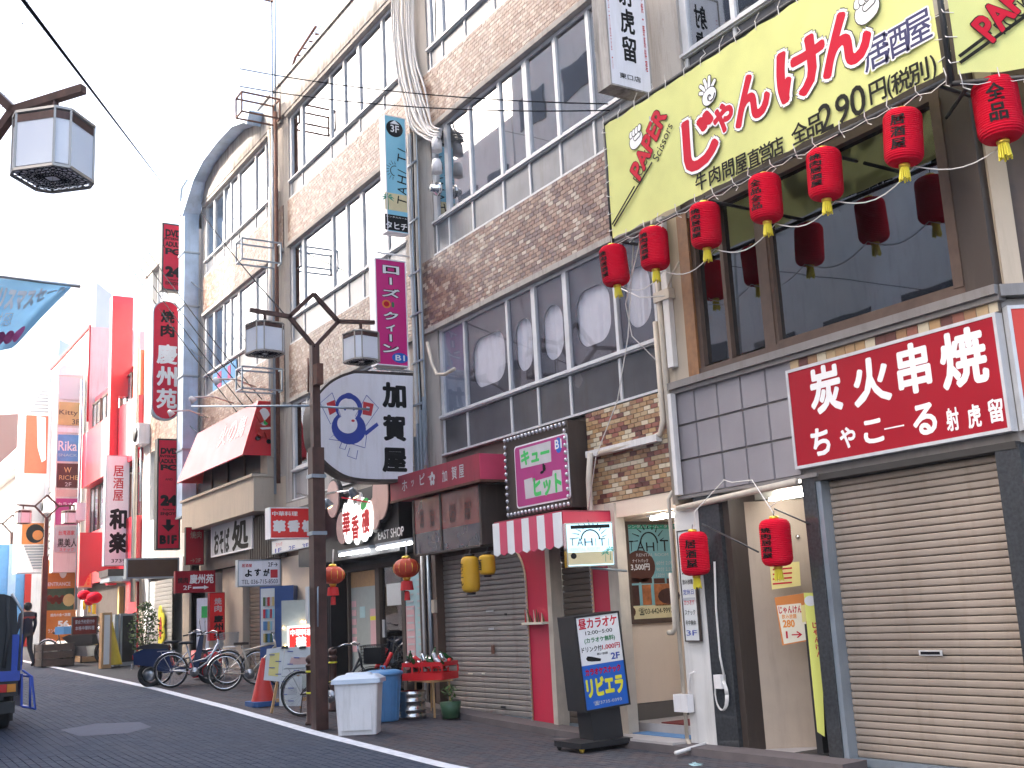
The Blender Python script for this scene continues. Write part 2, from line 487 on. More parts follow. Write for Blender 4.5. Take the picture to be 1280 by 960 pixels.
mat('asphalt', (.023, .034, .058), .85, var=.25, scale=4, bump=.35, bscale=120)
mat('joint', (.045, .046, .05), .9)
mat('line_paint', (.70, .72, .76), .7, var=.28, scale=9, bump=.2)
mat('patch', (.085, .095, .135), .85, var=.3, scale=8, bump=.3)
mat('kerb', (.12, .10, .10), .85, var=.3, scale=5, bump=.3)
mat('step_pale', (.48, .44, .42), .7, var=.2, scale=4, bump=.2)
mat('mat_red', (.16, .02, .02), .9)
mat('mat_blue', (.12, .26, .48), .9)
mat('vend_blue', (.03, .08, .26), .35, coat=.3)
mat('tower_red', (.66, .03, .05), .3, var=.08, scale=.6, coat=.4)
mat('tower_orange', (.72, .13, .06), .5)
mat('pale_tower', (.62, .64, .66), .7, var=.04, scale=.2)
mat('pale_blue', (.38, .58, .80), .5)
mat('leaf', (.07, .14, .03), .6, var=.5, scale=14)
mat('stem', (.10, .07, .04), .8)
mat('terracotta', (.30, .12, .07), .8)
mat('skin', (.45, .28, .20), .6)
mat('cloth_navy', (.02, .022, .04), .9)
mat('cloth_dark', (.03, .03, .035), .9)
mat('cloth_red', (.25, .03, .03), .9)
mat('cardboard', (.36, .22, .11), .8, var=.15)
mat('tube_light', (.95, .97, 1.0), .5, emit=3.0)
mat('tube_bright', (1.0, .95, .86), .5, emit=14.0)
mat('lit_red', (.75, .02, .015), .4, emit=.35, var=.03)
mat('lit_white', (.9, .9, .88), .4, emit=.45, var=.03)
mat('lit_cyan', (.45, .72, .85), .4, emit=.25, var=.05)
mat('bulb_warm', (1.0, .55, .2), .4, emit=4.0)
mat('bulb', (.55, .55, .58), .15, .4)
mat('rope', (.62, .50, .32), .7, var=.3, scale=60)
mat('lens', (.10, .10, .12), .1, .5)
mat('brown_board', (.10, .055, .03), .6, var=.2)
mat('orange_poster', (.62, .20, .03), .45, var=.1)
mat('green_dark', (.03, .09, .04), .5, var=.4, scale=10)
mat('gold_poster', (.62, .45, .18), .45, var=.2, scale=3)
mat('roof_red', (.40, .12, .08), .8)
mat('slate', (.30, .34, .38), .6, var=.1)
mat('flag_blue', (.13, .36, .68), .7, var=.15, scale=4)
mat('flag_pink', (.60, .10, .28), .7, var=.2, scale=5)
mat('santa_red', (.62, .02, .03), .6)
mat('hair', (.01, .008, .006), .7)
TILE_COLS = [(.22, .12, .09), (.30, .19, .14), (.17, .095, .08), (.36, .26, .20), (.20, .13, .12), (.27, .165, .12), (.46, .38, .31), (.15, .09, .085)]
island_mat('tiles_brown', TILE_COLS, .35, streak=.6)
island_mat('tiles_pale', [(.30, .20, .15), (.36, .26, .20), (.25, .155, .11), (.42, .33, .27), (.30, .21, .17), (.22, .125, .09)], .35, streak=.65)
island_mat('tiles_yellow', [(.36, .23, .12), (.26, .10, .07), (.42, .30, .17), (.55, .47, .34), (.30, .17, .09), (.13, .05, .04), (.40, .25, .12)], .35)
PAV = [(.023, .036, .062), (.020, .031, .055), (.028, .041, .068), (.022, .034, .060)]
random_obj_mat('paver_one', PAV, .8)
island_mat('paver_many', PAV, .85, bump=.3)
island_mat('walk_many', [(.054, .050, .058), (.042, .044, .055), (.066, .055, .060), (.050, .048, .058), (.060, .046, .050)], .85, bump=.3)
random_obj_mat('walk_one', [(.054, .050, .058), (.042, .044, .055), (.066, .055, .060), (.050, .048, .058), (.060, .046, .050)], .85)
glass_mat('glass', (.80, .84, .86), .26, 1.6)
glass_mat('glass_dark', (.30, .32, .35), .10, 1.5)
glass_mat('glass_clear', (.9, .92, .93), .04, 1.0)
glass_mat('glass_film', (.92, .92, .95), .0, .16)
cloth_mat('flag_cloth', (.38, .70, .92), .5)
cloth_mat('banner_cloth', (.86, .88, .36), .3)
cloth_mat('lamp_glass', (.93, .93, 1.0), .25)
mat('lamp_frame', (.42, .38, .34), .4, .5)
mat('pane_far', (.28, .32, .38), .1, .6)

# ================================================================== THE SETTING
def ground_sheet(name, m, y0, y1, dz, x_near=12.0, x_far=-160.0):
    b = MB().mat(m)
    xs = [x_near] + [a for a, _ in GP if x_far < a < x_near] + [x_far]
    xs = sorted(set(xs + [x_near - i * 3 for i in range(int((x_near + 40) / 3))]), reverse=True)
    for a, c in zip(xs, xs[1:]):
        b.quad((c, y0, gz(c) + dz), (a, y0, gz(a) + dz), (a, y1, gz(a) + dz), (c, y1, gz(c) + dz))
    o = b.build(name); o['kind'] = 'structure'; return o
YL = -2.43                                                  # the white line
gnd = MB().mat('asphalt')
gnd.quad((-325, -55, -1.4), (38, -55, -1.4), (38, 55, -1.4), (-325, 55, -1.4))
o = gnd.build('ground'); o['kind'] = 'structure'
road = ground_sheet('road', 'asphalt', -13.0, YL + .02, -.012, x_near=30)
walk = ground_sheet('pavement', 'joint', YL + .02, 9.0, -.012, x_near=30)

def paver_field(parent, y0, y1, x0, x1, one, many, lim, lx=.2, ly=.1):
    """blocks laid in running bond along the street; the nearest in view are single objects"""
    cells = []
    r = 0; y = y0
    while y < y1 - 1e-6:
        x = x0 - (lx / 2 if r % 2 else 0)
        while x < x1:
            xa, xb = max(x, x0), min(x + lx, x1)
            if xb - xa > .03:
                cx, cy = (xa + xb) / 2, y + ly / 2
                px, py, d = depth_px((cx, cy, gz(cx)))
                if -30 < px < 1310 and py < 985 and d > 1: cells.append((d, xa, xb, y))
            x += lx
        y += ly; r += 1
    cells.sort(); g = .0028
    near = [c for c in cells if c[2] - c[1] > lx - .01 and depth_px(((c[1] + c[2]) / 2, c[3], gz(c[1])))[1] < 962][:lim]
    ns = set(near)
    p0 = None
    for d, xa, xb, y in near:
        cx = (xa + xb) / 2; z = gz(cx); dz = random.uniform(-.0015, .0015)
        sl = (gz(cx + .1) - gz(cx - .1)) / .2
        if p0 is None:
            b = MB().mat(one); h = lx / 2 - g
            b.add([(-h, -ly / 2 + g, -.012), (h, -ly / 2 + g, -.012), (h, ly / 2 - g, -.012), (-h, ly / 2 - g, -.012),
                   (-h + .004, -ly / 2 + g + .004, 0), (h - .004, -ly / 2 + g + .004, 0), (h - .004, ly / 2 - g - .004, 0), (-h + .004, ly / 2 - g - .004, 0)],
                  [(4, 5, 6, 7), (0, 1, 5, 4), (1, 2, 6, 5), (2, 3, 7, 6), (3, 0, 4, 7)])
            p0 = b.build('paver', parent, local=True); q = p0
        else:
            q = p0.copy(); C.objects.link(q)
        q.location = (cx, y + ly / 2, z + dz); q.rotation_euler = (random.uniform(-.006, .006), -math.atan(sl), 0)
    b = MB().mat(many)
    for c in cells:
        if c in ns: continue
        d, xa, xb, y = c
        za, zb = gz(xa) + random.uniform(-.001, .002), gz(xb) + random.uniform(-.001, .002)
        b.add([(xa + g, y + g, za - .012), (xb - g, y + g, zb - .012), (xb - g, y + ly - g, zb - .012), (xa + g, y + ly - g, za - .012),
               (xa + g, y + g, za), (xb - g, y + g, zb), (xb - g, y + ly - g, zb), (xa + g, y + ly - g, za)],
              [(4, 5, 6, 7), (0, 1, 5, 4), (1, 2, 6, 5), (2, 3, 7, 6), (3, 0, 4, 7)])
    o = b.build('far_pavers', parent); o['kind'] = 'stuff'
paver_field(road, -8.0, YL - .09, -30, -8.5, 'paver_one', 'paver_many', 300)
paver_field(walk, YL + .07, -.25, -26, -8.0, 'walk_one', 'walk_many', 300)
b = MB().mat('line_paint')
xs = [4 - .5 * i for i in range(200)]
for a, c in zip(xs, xs[1:]):
    w = .105 + random.uniform(-.003, .003)
    b.quad((c, YL - w, gz(c) + .0055), (a, YL - w, gz(a) + .0055), (a, YL + w * .7, gz(a) + .0055), (c, YL + w * .7, gz(c) + .0055))
o = b.build('road_line'); o['kind'] = 'structure'
# paler patch of the roadway
b = MB().mat('patch')
pts = [G(x, y) for x, y in [(75, 913), (120, 905), (175, 903), (190, 909), (160, 917), (100, 921)]]
b.add([(p[0], p[1], p[2] + .0045) for p in pts], [tuple(range(len(pts)))])
o = b.build('road_patch'); o['kind'] = 'structure'
# low kerb and steps in front of the shops
b = MB().mat('kerb')
kx = [-7.4, -9.7, -10.6, -12, -13.6, -15.7, -18, -20, -22, -25, -28, -31, -34, -38]
for i, (a, c) in enumerate(zip(kx, kx[1:])):
    b.hexa([(c + .004, -.33, gz(c) - .05), (a, -.33, gz(a) - .05), (a, .0, gz(a) - .05), (c + .004, .0, gz(c) - .05)],
           [(c + .004, -.32, gz(c) + .075), (a, -.32, gz(a) + .075), (a, .0, gz(a) + .08), (c + .004, .0, gz(c) + .08)])
o = b.build('kerb'); o['kind'] = 'structure'

# ================================================================== TILED BUILDINGS
def tile_band(parent, x0, x1, z0, z1, y, m, tw=.12, th=.06, name='tile_band'):
    b = MB().mat('mortar'); b.box(x0, x1, y + .004, y + .12, z0, z1); wall = b.build(name, parent)
    b = MB().mat(m); n = max(1, round((z1 - z0) / th)); th = (z1 - z0) / n
    for r in range(n):
        x = x0 - (tw / 2 if r % 2 else 0); z = z0 + r * th
        while x < x1 - .01:
            a, c = max(x, x0) + .004, min(x + tw, x1) - .004; x += tw
            if c - a < .015: continue
            p = y - .004 + random.uniform(-.002, .002); zb, zt = z + .004, z + th - .004
            b.add([(a, y + .005, zb), (c, y + .005, zb), (c, y + .005, zt), (a, y + .005, zt), (a, p, zb), (c, p, zb), (c, p, zt), (a, p, zt)],
                  [(4, 5, 6, 7), (0, 1, 5, 4), (1, 2, 6, 5), (2, 3, 7, 6), (3, 0, 4, 7)])
    o = b.build('tile_course', wall); o['kind'] = 'stuff'
    return wall
def pleat(b, x0, x1, z0, z1, y, amp=.03, step=.05):
    n = max(3, int((x1 - x0) / step)); ph = random.random() * 6
    vs = []
    for i in range(n + 1):
        x = x0 + (x1 - x0) * i / n; yy = y + amp * math.sin(i * 1.9 + ph) + random.uniform(-.006, .006)
        vs += [(x, yy, z0), (x, yy * .5 + y * .5, z1)]
    sm = b.smooth; b.smooth = True
    b.add(vs, [(2 * i, 2 * i + 2, 2 * i + 3, 2 * i + 1) for i in range(n)]); b.smooth = sm
def rounded(x0, x1, z0, z1, r, n=6):
    P = []
    for cx, cz, a0 in ((x1 - r, z0 + r, -PI / 2), (x1 - r, z1 - r, 0), (x0 + r, z1 - r, PI / 2), (x0 + r, z0 + r, PI)):
        for k in range(n + 1): P.append((cx + r * math.cos(a0 + k * PI / 2 / n), cz + r * math.sin(a0 + k * PI / 2 / n)))
    return P
def window_band(T, xs, z0, z1, y=.07, kind='curtain', glass='glass', heavy=()):
    """one aluminium ribbon window: bars, one pane per light, what hangs behind it"""
    f = MB().mat('aluminium'); w = .034
    f.box(xs[0] - .05, xs[-1] + .05, y - .045, y + .09, z0 - .075, z0)                 # sill rail
    f.box(xs[0] - .07, xs[-1] + .07, y - .075, y - .0455, z0 - .055, z0 - .02)
    f.box(xs[0] - .05, xs[-1] + .05, y - .02, y + .06, z1 - .05, z1)
    for i, x in enumerate(xs):
        ww = w * (1.7 if i in heavy or i in (0, len(xs) - 1) else 1.0)
        f.box(x - ww, x + ww, y - .028, y + .05, z0 + .001, z1 - .051)
    for a, c in zip(xs, xs[1:]):
        f.box(a + w + .021, c - w - .021, y - .012, y + .03, z0 + .002, z0 + .045)
    fr = f.build('window', T)
    for i, (a, c) in enumerate(zip(xs, xs[1:])):
        p = MB().mat(glass); p.box(a + w + .002, c - w - .002, y + .005, y + .011, z0 + .046, z1 - .052); p.build('pane', fr)
        k = kind[i % len(kind)] if isinstance(kind, (list, tuple)) else kind
        if k in ('curtain', 'curtain_grey', 'curtain_ochre', 'blind'):
            p = MB().mat(k); pleat(p, a + .03, c - .03, z0 + .02, z1 - .06, y + .14); p.build('curtain', fr)
    return fr
def spandrels(T, xs, z0, z1, y=.06, m='spandrel'):
    f = MB().mat('aluminium'); f.box(xs[0] - .05, xs[-1] + .05, y - .05, y + .05, z0 - .03, z0)
    for x in xs: f.box(x - .022, x + .022, y - .018, y + .04, z0 + .001, z1)
    f.build('panel_frame', T)
    for a, c in zip(xs, xs[1:]):
        p = MB().mat(m); p.box(a + .024, c - .024, y + .001, y + .03, z0 + .002, z1 - .003); p.build('spandrel_panel', T)

OFF = [0, .74, 1.99, 2.69, 3.46, 4.53, 5.28]                # light divisions measured from the left jamb
def tiled_building(label, x0, x1, jamb, tiles, kinds, par=13.25, lower=True, offs=(0, .42, 1.17, 2.07, 2.79, 3.56, 4.34)):
    T = thing('tiled_building', label, 'building', ((x0 + x1) / 2, 3, gz((x0 + x1) / 2)))
    b = MB().mat('concrete'); b.box(x0, x1, .55, 9.0, 2.9, 12.9)
    b.mat('dark_room')
    b.build('body', T)
    c = MB().mat('concrete')                                # piers at both sides, floor ledges
    zb = 2.9 if lower else 4.0
    c.box(x0, jamb - .06, .02, .549, zb, 12.47); xr = min(jamb + OFF[-1] + .06, x1 - .05)
    c.box(xr, x1, .02, .549, zb, 12.47)
    for z0, z1 in ((6.1, 7.24), (9.45, 10.45)):
        c.box(jamb - .06, xr, .13, .549, z0, z1)
    for z in (7.84, 10.90, 4.62): c.box(jamb - .06, xr, .25, .549, z - .1, z - .04)
    c.build('wall', T)
    xs = [jamb + o for o in OFF if jamb + o < xr - .02] + [xr - .02]; xu = [jamb + o for o in offs if jamb + o < xr - .02] + [xr - .02]
    if xs[-1] - xs[-2] < .2: xs.pop(-2)
    if xu[-1] - xu[-2] < .3: xu.pop(-2)
    tile_band(T, x0 + .25, x1 - .02, 6.12, 7.26, -.0, tiles[0])
    tile_band(T, x0 + .25, x1 - .02, 9.5, 10.47, -.0, tiles[1])
    p = MB().mat('concrete_light'); p.box(x0, x1, -.06, .35, 12.49, par); p.box(x0, x1, -.1, .38, par + .001, par + .06)
    pp = p.build('parapet', T)
    q = MB().mat('concrete')
    for z in (6.12, 9.5, 12.49): q.box(x0 + .25, x1 - .02, -.045, .14, z - .085, z - .006)
    q.build('lintel', T)
    for (z0, z1), kk, lo in zip(((7.87, 9.41), (10.93, 12.40)), kinds[1:], ((7.27, 7.79), (10.48, 10.85))):
        window_band(T, xu, z0, z1, kind=kk, heavy=(1, 4)); spandrels(T, xu, lo[0] + .03, lo[1])
    return T, xs

TA, xsA = tiled_building('brown tiled building with purple window film, between the corner shop and grey cable riser', -15.9, -9.70, -15.2,
    ('tiles_brown', 'tiles_pale'), ('none', ['curtain_grey', 'none', 'curtain', 'curtain', 'none', 'curtain_grey'], ['blind', 'curtain', 'curtain_grey']))
# second floor of that building: purple film with rounded openings
def rounded_window(T, xs, z0, z1, y=.07):
    f = MB().mat('aluminium'); w = .028
    f.box(xs[0] - .05, xs[-1] + .05, y - .045, y + .09, z0 - .075, z0); f.box(xs[0] - .07, xs[-1] + .07, y - .075, y - .0455, z0 - .055, z0 - .02)
    f.box(xs[0] - .05, xs[-1] + .05, y - .02, y + .06, z1 - .05, z1)
    for i, x in enumerate(xs):
        ww = w * (1.7 if i in (0, 3, 4, len(xs) - 1) else 1); f.box(x - ww, x + ww, y - .028, y + .05, z0 + .001, z1 - .051)
    fr = f.build('window', T)
    for i, (a, c) in enumerate(zip(xs, xs[1:])):
        p = MB().mat('glass_film'); p.box(a + w + .002, c - w - .002, y + .004, y + .009, z0 + .001, z1 - .052); p.build('pane', fr)
        if i == 0:
            q = MB().mat('galv'); q.box(a + w + .004, c - w - .004, y + .012, y + .03, z0 + .001, z1 - .052); q.build('blank_panel', fr); continue
        A, B = a + w + .004, c - w - .004
        m = min(.13, (B - A) * .16); r = min((B - A) / 2 - m, .26) * .98
        zz0, zz1 = z0 + .22, z1 - .40
        hole = rounded(A + m, B - m, zz0, zz1, r, 6)
        q = MB().mat('film'); cx, cz = (A + B) / 2, (zz0 + zz1) / 2
        outer = []
        for hx, hz in hole:                                  # push every outline point out to the panel's rim
            dx, dz = hx - cx, hz - cz
            t = min((B - cx) / abs(dx) if abs(dx) > 1e-6 else 1e9, ((z1 - .053 - cz) if dz > 0 else (cz - z0 - .002)) / abs(dz) if abs(dz) > 1e-6 else 1e9)
            outer.append((cx + dx * t, cz + dz * t))
        n = len(hole); yy = y + .02
        vs = [(h[0], yy, h[1]) for h in hole] + [(h[0], yy, h[1]) for h in outer] + [(h[0], yy + .03, h[1]) for h in hole]
        q.add(vs, [(k, n + k, n + (k + 1) % n, (k + 1) % n) for k in range(n)] + [(k, (k + 1) % n, 2 * n + (k + 1) % n, 2 * n + k) for k in range(n)])
        for (sx, sz) in ((A, z0 + .002), (B, z0 + .002), (B, z1 - .053), (A, z1 - .053)):
            near = sorted(range(n), key=lambda k: (outer[k][0] - sx) ** 2 + (outer[k][1] - sz) ** 2)[:2]
            q.add([(outer[near[0]][0], yy, outer[near[0]][1]), (sx, yy, sz), (outer[near[1]][0], yy, outer[near[1]][1])], [(0, 1, 2)])
        q.build('film_panel', fr)
        q = MB().mat('curtain'); pleat(q, A + .02, B - .02, z0 + .05, z1 - .1, y + .07, amp=.015, step=.04); q.build('curtain', fr)
rounded_window(TA, xsA, 4.65, 6.03)
spandrels(TA, xsA, 4.03, 4.56, m='spandrel_dark')
TB, xsB = tiled_building('brown tiled building behind the lamp post, between the rusty pipe and the white cable bundle', -21.95, -15.91, -21.6,
    ('tiles_pale', 'tiles_pale'), ('none', ['curtain', 'curtain', 'blind', 'curtain_ochre', 'curtain', 'curtain'], ['curtain_grey', 'curtain', 'curtain']), lower=False, offs=(0, .65, 2.18, 2.87, 3.55, 4.6))
window_band(TB, xsB, 4.65, 6.03, kind=['blind', 'curtain', 'curtain_ochre', 'curtain_grey'])
spandrels(TB, xsB, 4.03, 4.56)
TC, xsC = tiled_building('brown tiled building with the tall blue grey duct, above the red santa awning', -28.0, -21.96, -27.65,
    ('tiles_pale', 'tiles_pale'), ('none', ['curtain_grey', 'curtain', 'curtain', 'curtain_grey'], ['curtain_grey', 'curtain', 'curtain']), lower=False, offs=(0, .68, 1.46, 2.0, 2.6, 3.8, 4.5))
window_band(TC, xsC, 4.65 + .0, 6.03, kind=['blind', 'curtain_grey'])
b = MB().mat('cream_wall'); b.box(-27.98, -22.0, .015, .54, 2.9, 4.57); b.build('shop_wall', TC)

# ================================================================== CORNER SHOP BUILDING (right)
XR0, XR1 = -9.68, -5.46
CH = Fr((XR1, 0, 0), (.545, .838, 0))                        # the cut corner, turning away from the street
TR = thing('corner_building', 'grey panelled corner building with wooden window, red skewer sign and beige shutter', 'building', (-7.5, 3, 0))
b = MB().mat('concrete')
b.prism(Fr((0, 0, 0), (1, 0, 0), (0, 1, 0)), [(XR0 + .01, .4), (XR1, .4), (XR1 + .25, .75), (XR1 + 3.2, 5.3), (XR1 + 3.2, 9), (XR0 + .01, 9)], 5.95, 13)
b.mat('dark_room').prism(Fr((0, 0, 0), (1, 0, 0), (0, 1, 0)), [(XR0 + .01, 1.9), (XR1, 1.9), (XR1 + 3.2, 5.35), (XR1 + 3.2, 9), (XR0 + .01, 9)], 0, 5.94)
b.build('body', TR)
b = MB().mat('sill_metal')
b.box(XR0, -7.83, .03, .39, 2.72, 3.93)                     # backing of the grey panels
b.box(-7.83, XR1, .03, .39, 2.72, 3.90)
b.mat('cream_wall').box(XR0, -9.33, -.02, .39, 3.99, 6.6)
b.mat('concrete').box(XR0, -9.05, .0, .39, 6.601, 13)
b.mat('dark_brown').box(-9.33, XR1, .05, .39, 5.93, 6.6)
b.mat('concrete').box(-9.05, XR1, .02, .39, 6.601, 7.2); b.box(-9.05, XR1, .02, .39, 9.4, 13)
b.build('wall', TR)
b = MB().mat('sill_metal'); b.box(XR0 - .02, XR1 + .04, -.09, .05, 3.95, 4.03); b.box(XR0 - .02, XR1 + .04, -.05, .05, 3.90, 3.949)
b.build('ledge', TR)
tile_band(TR, -7.83, XR1, 3.81, 3.90, -.01, 'tiles_yellow', name='tile_strip')
# grey cladding panels, five by three
pw = (-7.83 - XR0) / 5; ph = (3.93 - 2.74) / 3; p0 = None
for r in range(3):
    for k in range(5):
        x = XR0 + pw * (k + .5); z = 2.74 + ph * (r + .5)
        if p0 is None:
            b = MB().mat('grey_panel'); h, v = pw / 2 - .006, ph / 2 - .006
            b.add([(-h, .03, -v), (h, .03, -v), (h, .03, v), (-h, .03, v), (-h + .008, 0, -v + .008), (h - .008, 0, -v + .008), (h - .008, 0, v - .008), (-h + .008, 0, v - .008)],
                  [(4, 5, 6, 7), (0, 1, 5, 4), (1, 2, 6, 5), (2, 3, 7, 6), (3, 0, 4, 7)])
            p0 = b.build('cladding_panel', TR, local=True); q = p0
        else: q = p0.copy(); C.objects.link(q)
        q.location = (x + 7.5, -3.0 + random.uniform(-.0015, .0015), z); q.parent = TR
# wooden window on the second floor
z0, z1 = 4.04, 5.92
b = MB().mat('wood_jamb_sunlit')
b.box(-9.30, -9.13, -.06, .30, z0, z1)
b.mat('wood_brown').box(-9.129, -5.72, -.05, .2, z1 - .07, z1); b.box(-9.129, -5.72, -.05, .2, z0, z0 + .06)
b.box(-5.82, -5.72, -.06, .2, z0 + .061, z1 - .071)
b.box(-8.12, -7.97, -.035, .12, z0 + .061, z1 - .071); b.box(-8.67, -8.62, -.03, .1, z0 + .061, z1 - .071)
b.box(-9.128, -9.06, -.03, .1, z0 + .061, z1 - .071)
b.box(-7.969, -5.821, -.02, .08, z0 + .061, z0 + .10); b.box(-7.969, -7.93, -.02, .08, z0 + .101, z1 - .071)
fr = b.build('window', TR)
for a, c in ((-9.06, -8.67), (-8.62, -8.12), (-7.93, -5.82)):
    p = MB().mat('glass_dark'); p.box(a + .002, c - .002, .03, .036, z0 + .101, z1 - .072); p.build('pane', fr)
b = MB().mat('curtain'); pleat(b, -8.98, -8.72, z0 + .1, z1 - .5, .22, amp=.03, step=.03); b.build('curtain', fr)
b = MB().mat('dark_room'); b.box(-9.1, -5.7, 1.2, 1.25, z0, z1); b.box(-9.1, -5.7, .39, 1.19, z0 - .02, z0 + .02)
b.mat('wood_brown').box(-8.5, -7.9, .5, .9, z0 + .021, z0 + .35); b.mat('poster_white').box(-7.6, -7.35, .7, .72, z0 + .3, z0 + .95)
b.build('room', TR)
b = MB().mat('dark_brown'); b.box(-5.72, XR1 + .02, -.045, .39, 4.031, 6.6); b.build('corner_post', TR)
# cut corner: upper wall, its lit edge painted in as a cream strip, eaves
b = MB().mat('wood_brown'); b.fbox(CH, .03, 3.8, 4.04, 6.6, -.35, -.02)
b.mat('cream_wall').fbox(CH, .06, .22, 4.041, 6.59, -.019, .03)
b.mat('sill_metal').fbox(CH, .0, 4.0, 3.93, 4.03, -.3, .07)
b.mat('stone_black').fbox(CH, .0, 4.0, 0, 2.70, -.3, -.04)
b.mat('sill_metal').fbox(CH, .02, 4.0, 2.71, 3.92, -.3, -.02)
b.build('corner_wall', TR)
# third floor window of that building
window_band(TR, [-9.0, -8.2, -7.3, -6.4, -5.6], 7.87, 9.3, y=.07, kind=['curtain_grey', 'none'])
spandrels(TR, [-9.0, -8.2, -7.3, -6.4, -5.6], 7.24, 7.79, m='spandrel_dark')
# ground floor: shutter bay
def shutter(parent, x0, x1, z0, z1, y, m, pitch=.072, name='shutter', slot=True, depth=.014):
    b = MB().mat('dark_brown'); b.box(x0 + .002, x1 - .002, y + .03, y + .05, z0, z1)
    sh = b.build(name, parent)
    n = int((z1 - z0 - .08) / pitch); s0 = None; T = WM[parent.name].inverted()
    for i in range(n):
        z = z0 + .08 + i * pitch
        if s0 is None:
            b = MB().mat(m); h = (x1 - x0) / 2 - .004
            prof = [(.014, 0), (.001, .004), (-.005, .012), (-depth * .5, pitch * .5), (-.005, pitch - .012), (.001, pitch - .006), (.014, pitch - .004)]
            vs = [(-h, yy, zz) for yy, zz in prof] + [(h, yy, zz) for yy, zz in prof]; k = len(prof)
            b.add(vs, [(j, k + j, k + j + 1, j + 1) for j in range(k - 1)])
            s0 = b.build('slat', sh, local=True); q = s0
        else: q = s0.copy(); C.objects.link(q)
        q.location = T @ Vector(((x0 + x1) / 2, y, z)); q.parent = sh
    b = MB().mat('galv'); b.box(x0 + .003, x1 - .003, y - .02, y + .028, z0, z0 + .078); b.build('bottom_bar', sh)
    if slot:
        z = z0 + .08 + int(n * .38) * pitch; xm = (x0 + x1) / 2
        b = MB().mat('aluminium'); b.box(xm - .12, xm + .12, y - .026, y - .016, z, z + .045); b.mat('wire_black').box(xm - .10, xm + .10, y - .03, y - .0262, z + .01, z + .035)
        b.build('letter_slot', sh)
    return sh
xS0, zt = PY(1036, 600, .1); xS1 = PY(1256, 572, .1)[0]
b = MB().mat('galv'); b.box(xS0 - .06, xS0, -.02, .16, 0, 2.68); b.mat('stone_black').box(xS1 + .001, XR1 + .02, -.03, .39, 0, 2.69)
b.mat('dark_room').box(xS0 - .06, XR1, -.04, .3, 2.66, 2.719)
b.build('shutter_frame', TR)
shutter(TR, xS0, xS1, .0, 2.66, .10, 'shutter_beige', pitch=.066)
# polished stone posts of the doorway
b = MB().mat('stone_black'); xa = PY(1015, 700)[0]; b.box(xa, xS0 - .061, -.035, .6, 0, 2.70); b.build('stone_post', TR)
xd0 = PY(884, 800)[0]; xd1 = PY(919, 800)[0]
b = MB().mat('stone_black'); b.box(xd0, xd1 - .04, -.035, .6, 0.03, 2.70); b.build('stone_post', TR)
b = MB().mat('dark_brown'); b.box(xd1 - .039, xd1 + .05, .02, .6, .03, 2.68); b.build('door_jamb', TR)
# passage behind: slanting beige leaf, ceiling, right wall
mat('partition', (.42, .34, .27), .75, var=.08, bump=.1, streak=.2)
b = MB().mat('partition')
p0_, p1_ = (xd1 + .052, .25), (-8.05, 1.55)
lf = Fr((p0_[0], p0_[1], 0), (p1_[0] - p0_[0], p1_[1] - p0_[1], 0)); L = math.hypot(p1_[0] - p0_[0], p1_[1] - p0_[1])
b.fbox(lf, 0, L * .55 - .004, .04, 2.6, -.04, 0); b.fbox(lf, L * .55 + .004, L, .04, 1.22, -.04, 0); b.fbox(lf, L * .55 + .004, L, 1.228, 2.6, -.04, 0)
b.mat('chrome').lathe([(.0, 0), (.02, 0), (.02, .03), (.0, .03)], lf.p(.55, 2.2, .0), 10, ax=Matrix.Rotation(PI / 2, 3, 'X'))
b.build('passage_partition', TR)
b = MB().mat('ceiling_white'); b.box(XR0 + .6, xa, .42, 1.89, 2.62, 2.70); b.mat('interior').box(-8.04, xa + .3, 1.7, 1.88, 0, 2.6)
b.build('passage_back', TR)
b = MB().mat('tube_bright'); b.tube([(-8.6, .30, 2.59), (-7.9, .30, 2.59)], .018, 8); b.build('tube_lamp', TR)
b = MB().mat('pipe_cream')
for z in (2.28, 2.42): b.tube([(-8.5, 1.0, z), (-7.5, .9, z)], .05, 10)
b.build('pipe', TR)
b = MB().mat('sill_metal'); b.box(XR0, xS0, -.06, .03, 2.70, 2.735); b.mat('pipe_cream').tube([(XR0 + .05, -.09, 2.60), (xa - .02, -.09, 2.68)], .035, 8)
b.build('soffit_trim', TR)
b = MB().mat('step_pale'); b.box(xd1 - .3, xa + .1, -.12, 1.8, -.02, .04); b.build('threshold', TR)
# small things in the passage
b = MB().mat('black'); b.box(-8.12, -7.75, .9, 1.25, 1.55, 2.05); b.mat('film').box(-8.09, -7.78, .895, .899, 1.6, 2.0); b.mat('sill_metal').box(-8.2, -7.7, .88, 1.27, 1.42, 1.45)
solo(b, 'television', 'dark box television on a shelf inside the doorway, above the yellow posters', 'television')

# ------------------------------------------------------------------ signs: a cabinet, its face and its lettering
def cabinet(name, label, cat, fr, rc, depth, face, edge, frame=.02, off=0.0, group=None, rz=0):
    a0, a1, b0, b1 = rc; a0, a1 = min(a0, a1), max(a0, a1); b0, b1 = min(b0, b1), max(b0, b1)
    c = fr.p((a0 + a1) / 2, b0, off - depth / 2)
    T = thing(name, label, cat, tuple(c), 0, group)
    q = MB().mat(edge); q.fbox(fr, a0, a1, b0, b1, off - depth, off - .004)
    q.fbox(fr, a0, a0 + frame, b0, b1, off - .0035, off + .008); q.fbox(fr, a1 - frame, a1, b0, b1, off - .0035, off + .008)
    q.fbox(fr, a0 + frame + .0005, a1 - frame - .0005, b0, b0 + frame, off - .0035, off + .008); q.fbox(fr, a0 + frame + .0005, a1 - frame - .0005, b1 - frame, b1, off - .0035, off + .008)
    q.build('cabinet', T)
    q = MB().mat(face); q.fbox(fr, a0 + frame + .001, a1 - frame - .001, b0 + frame + .001, b1 - frame - .001, off - .003, off + .002)
    q.build('face', T)
    return T
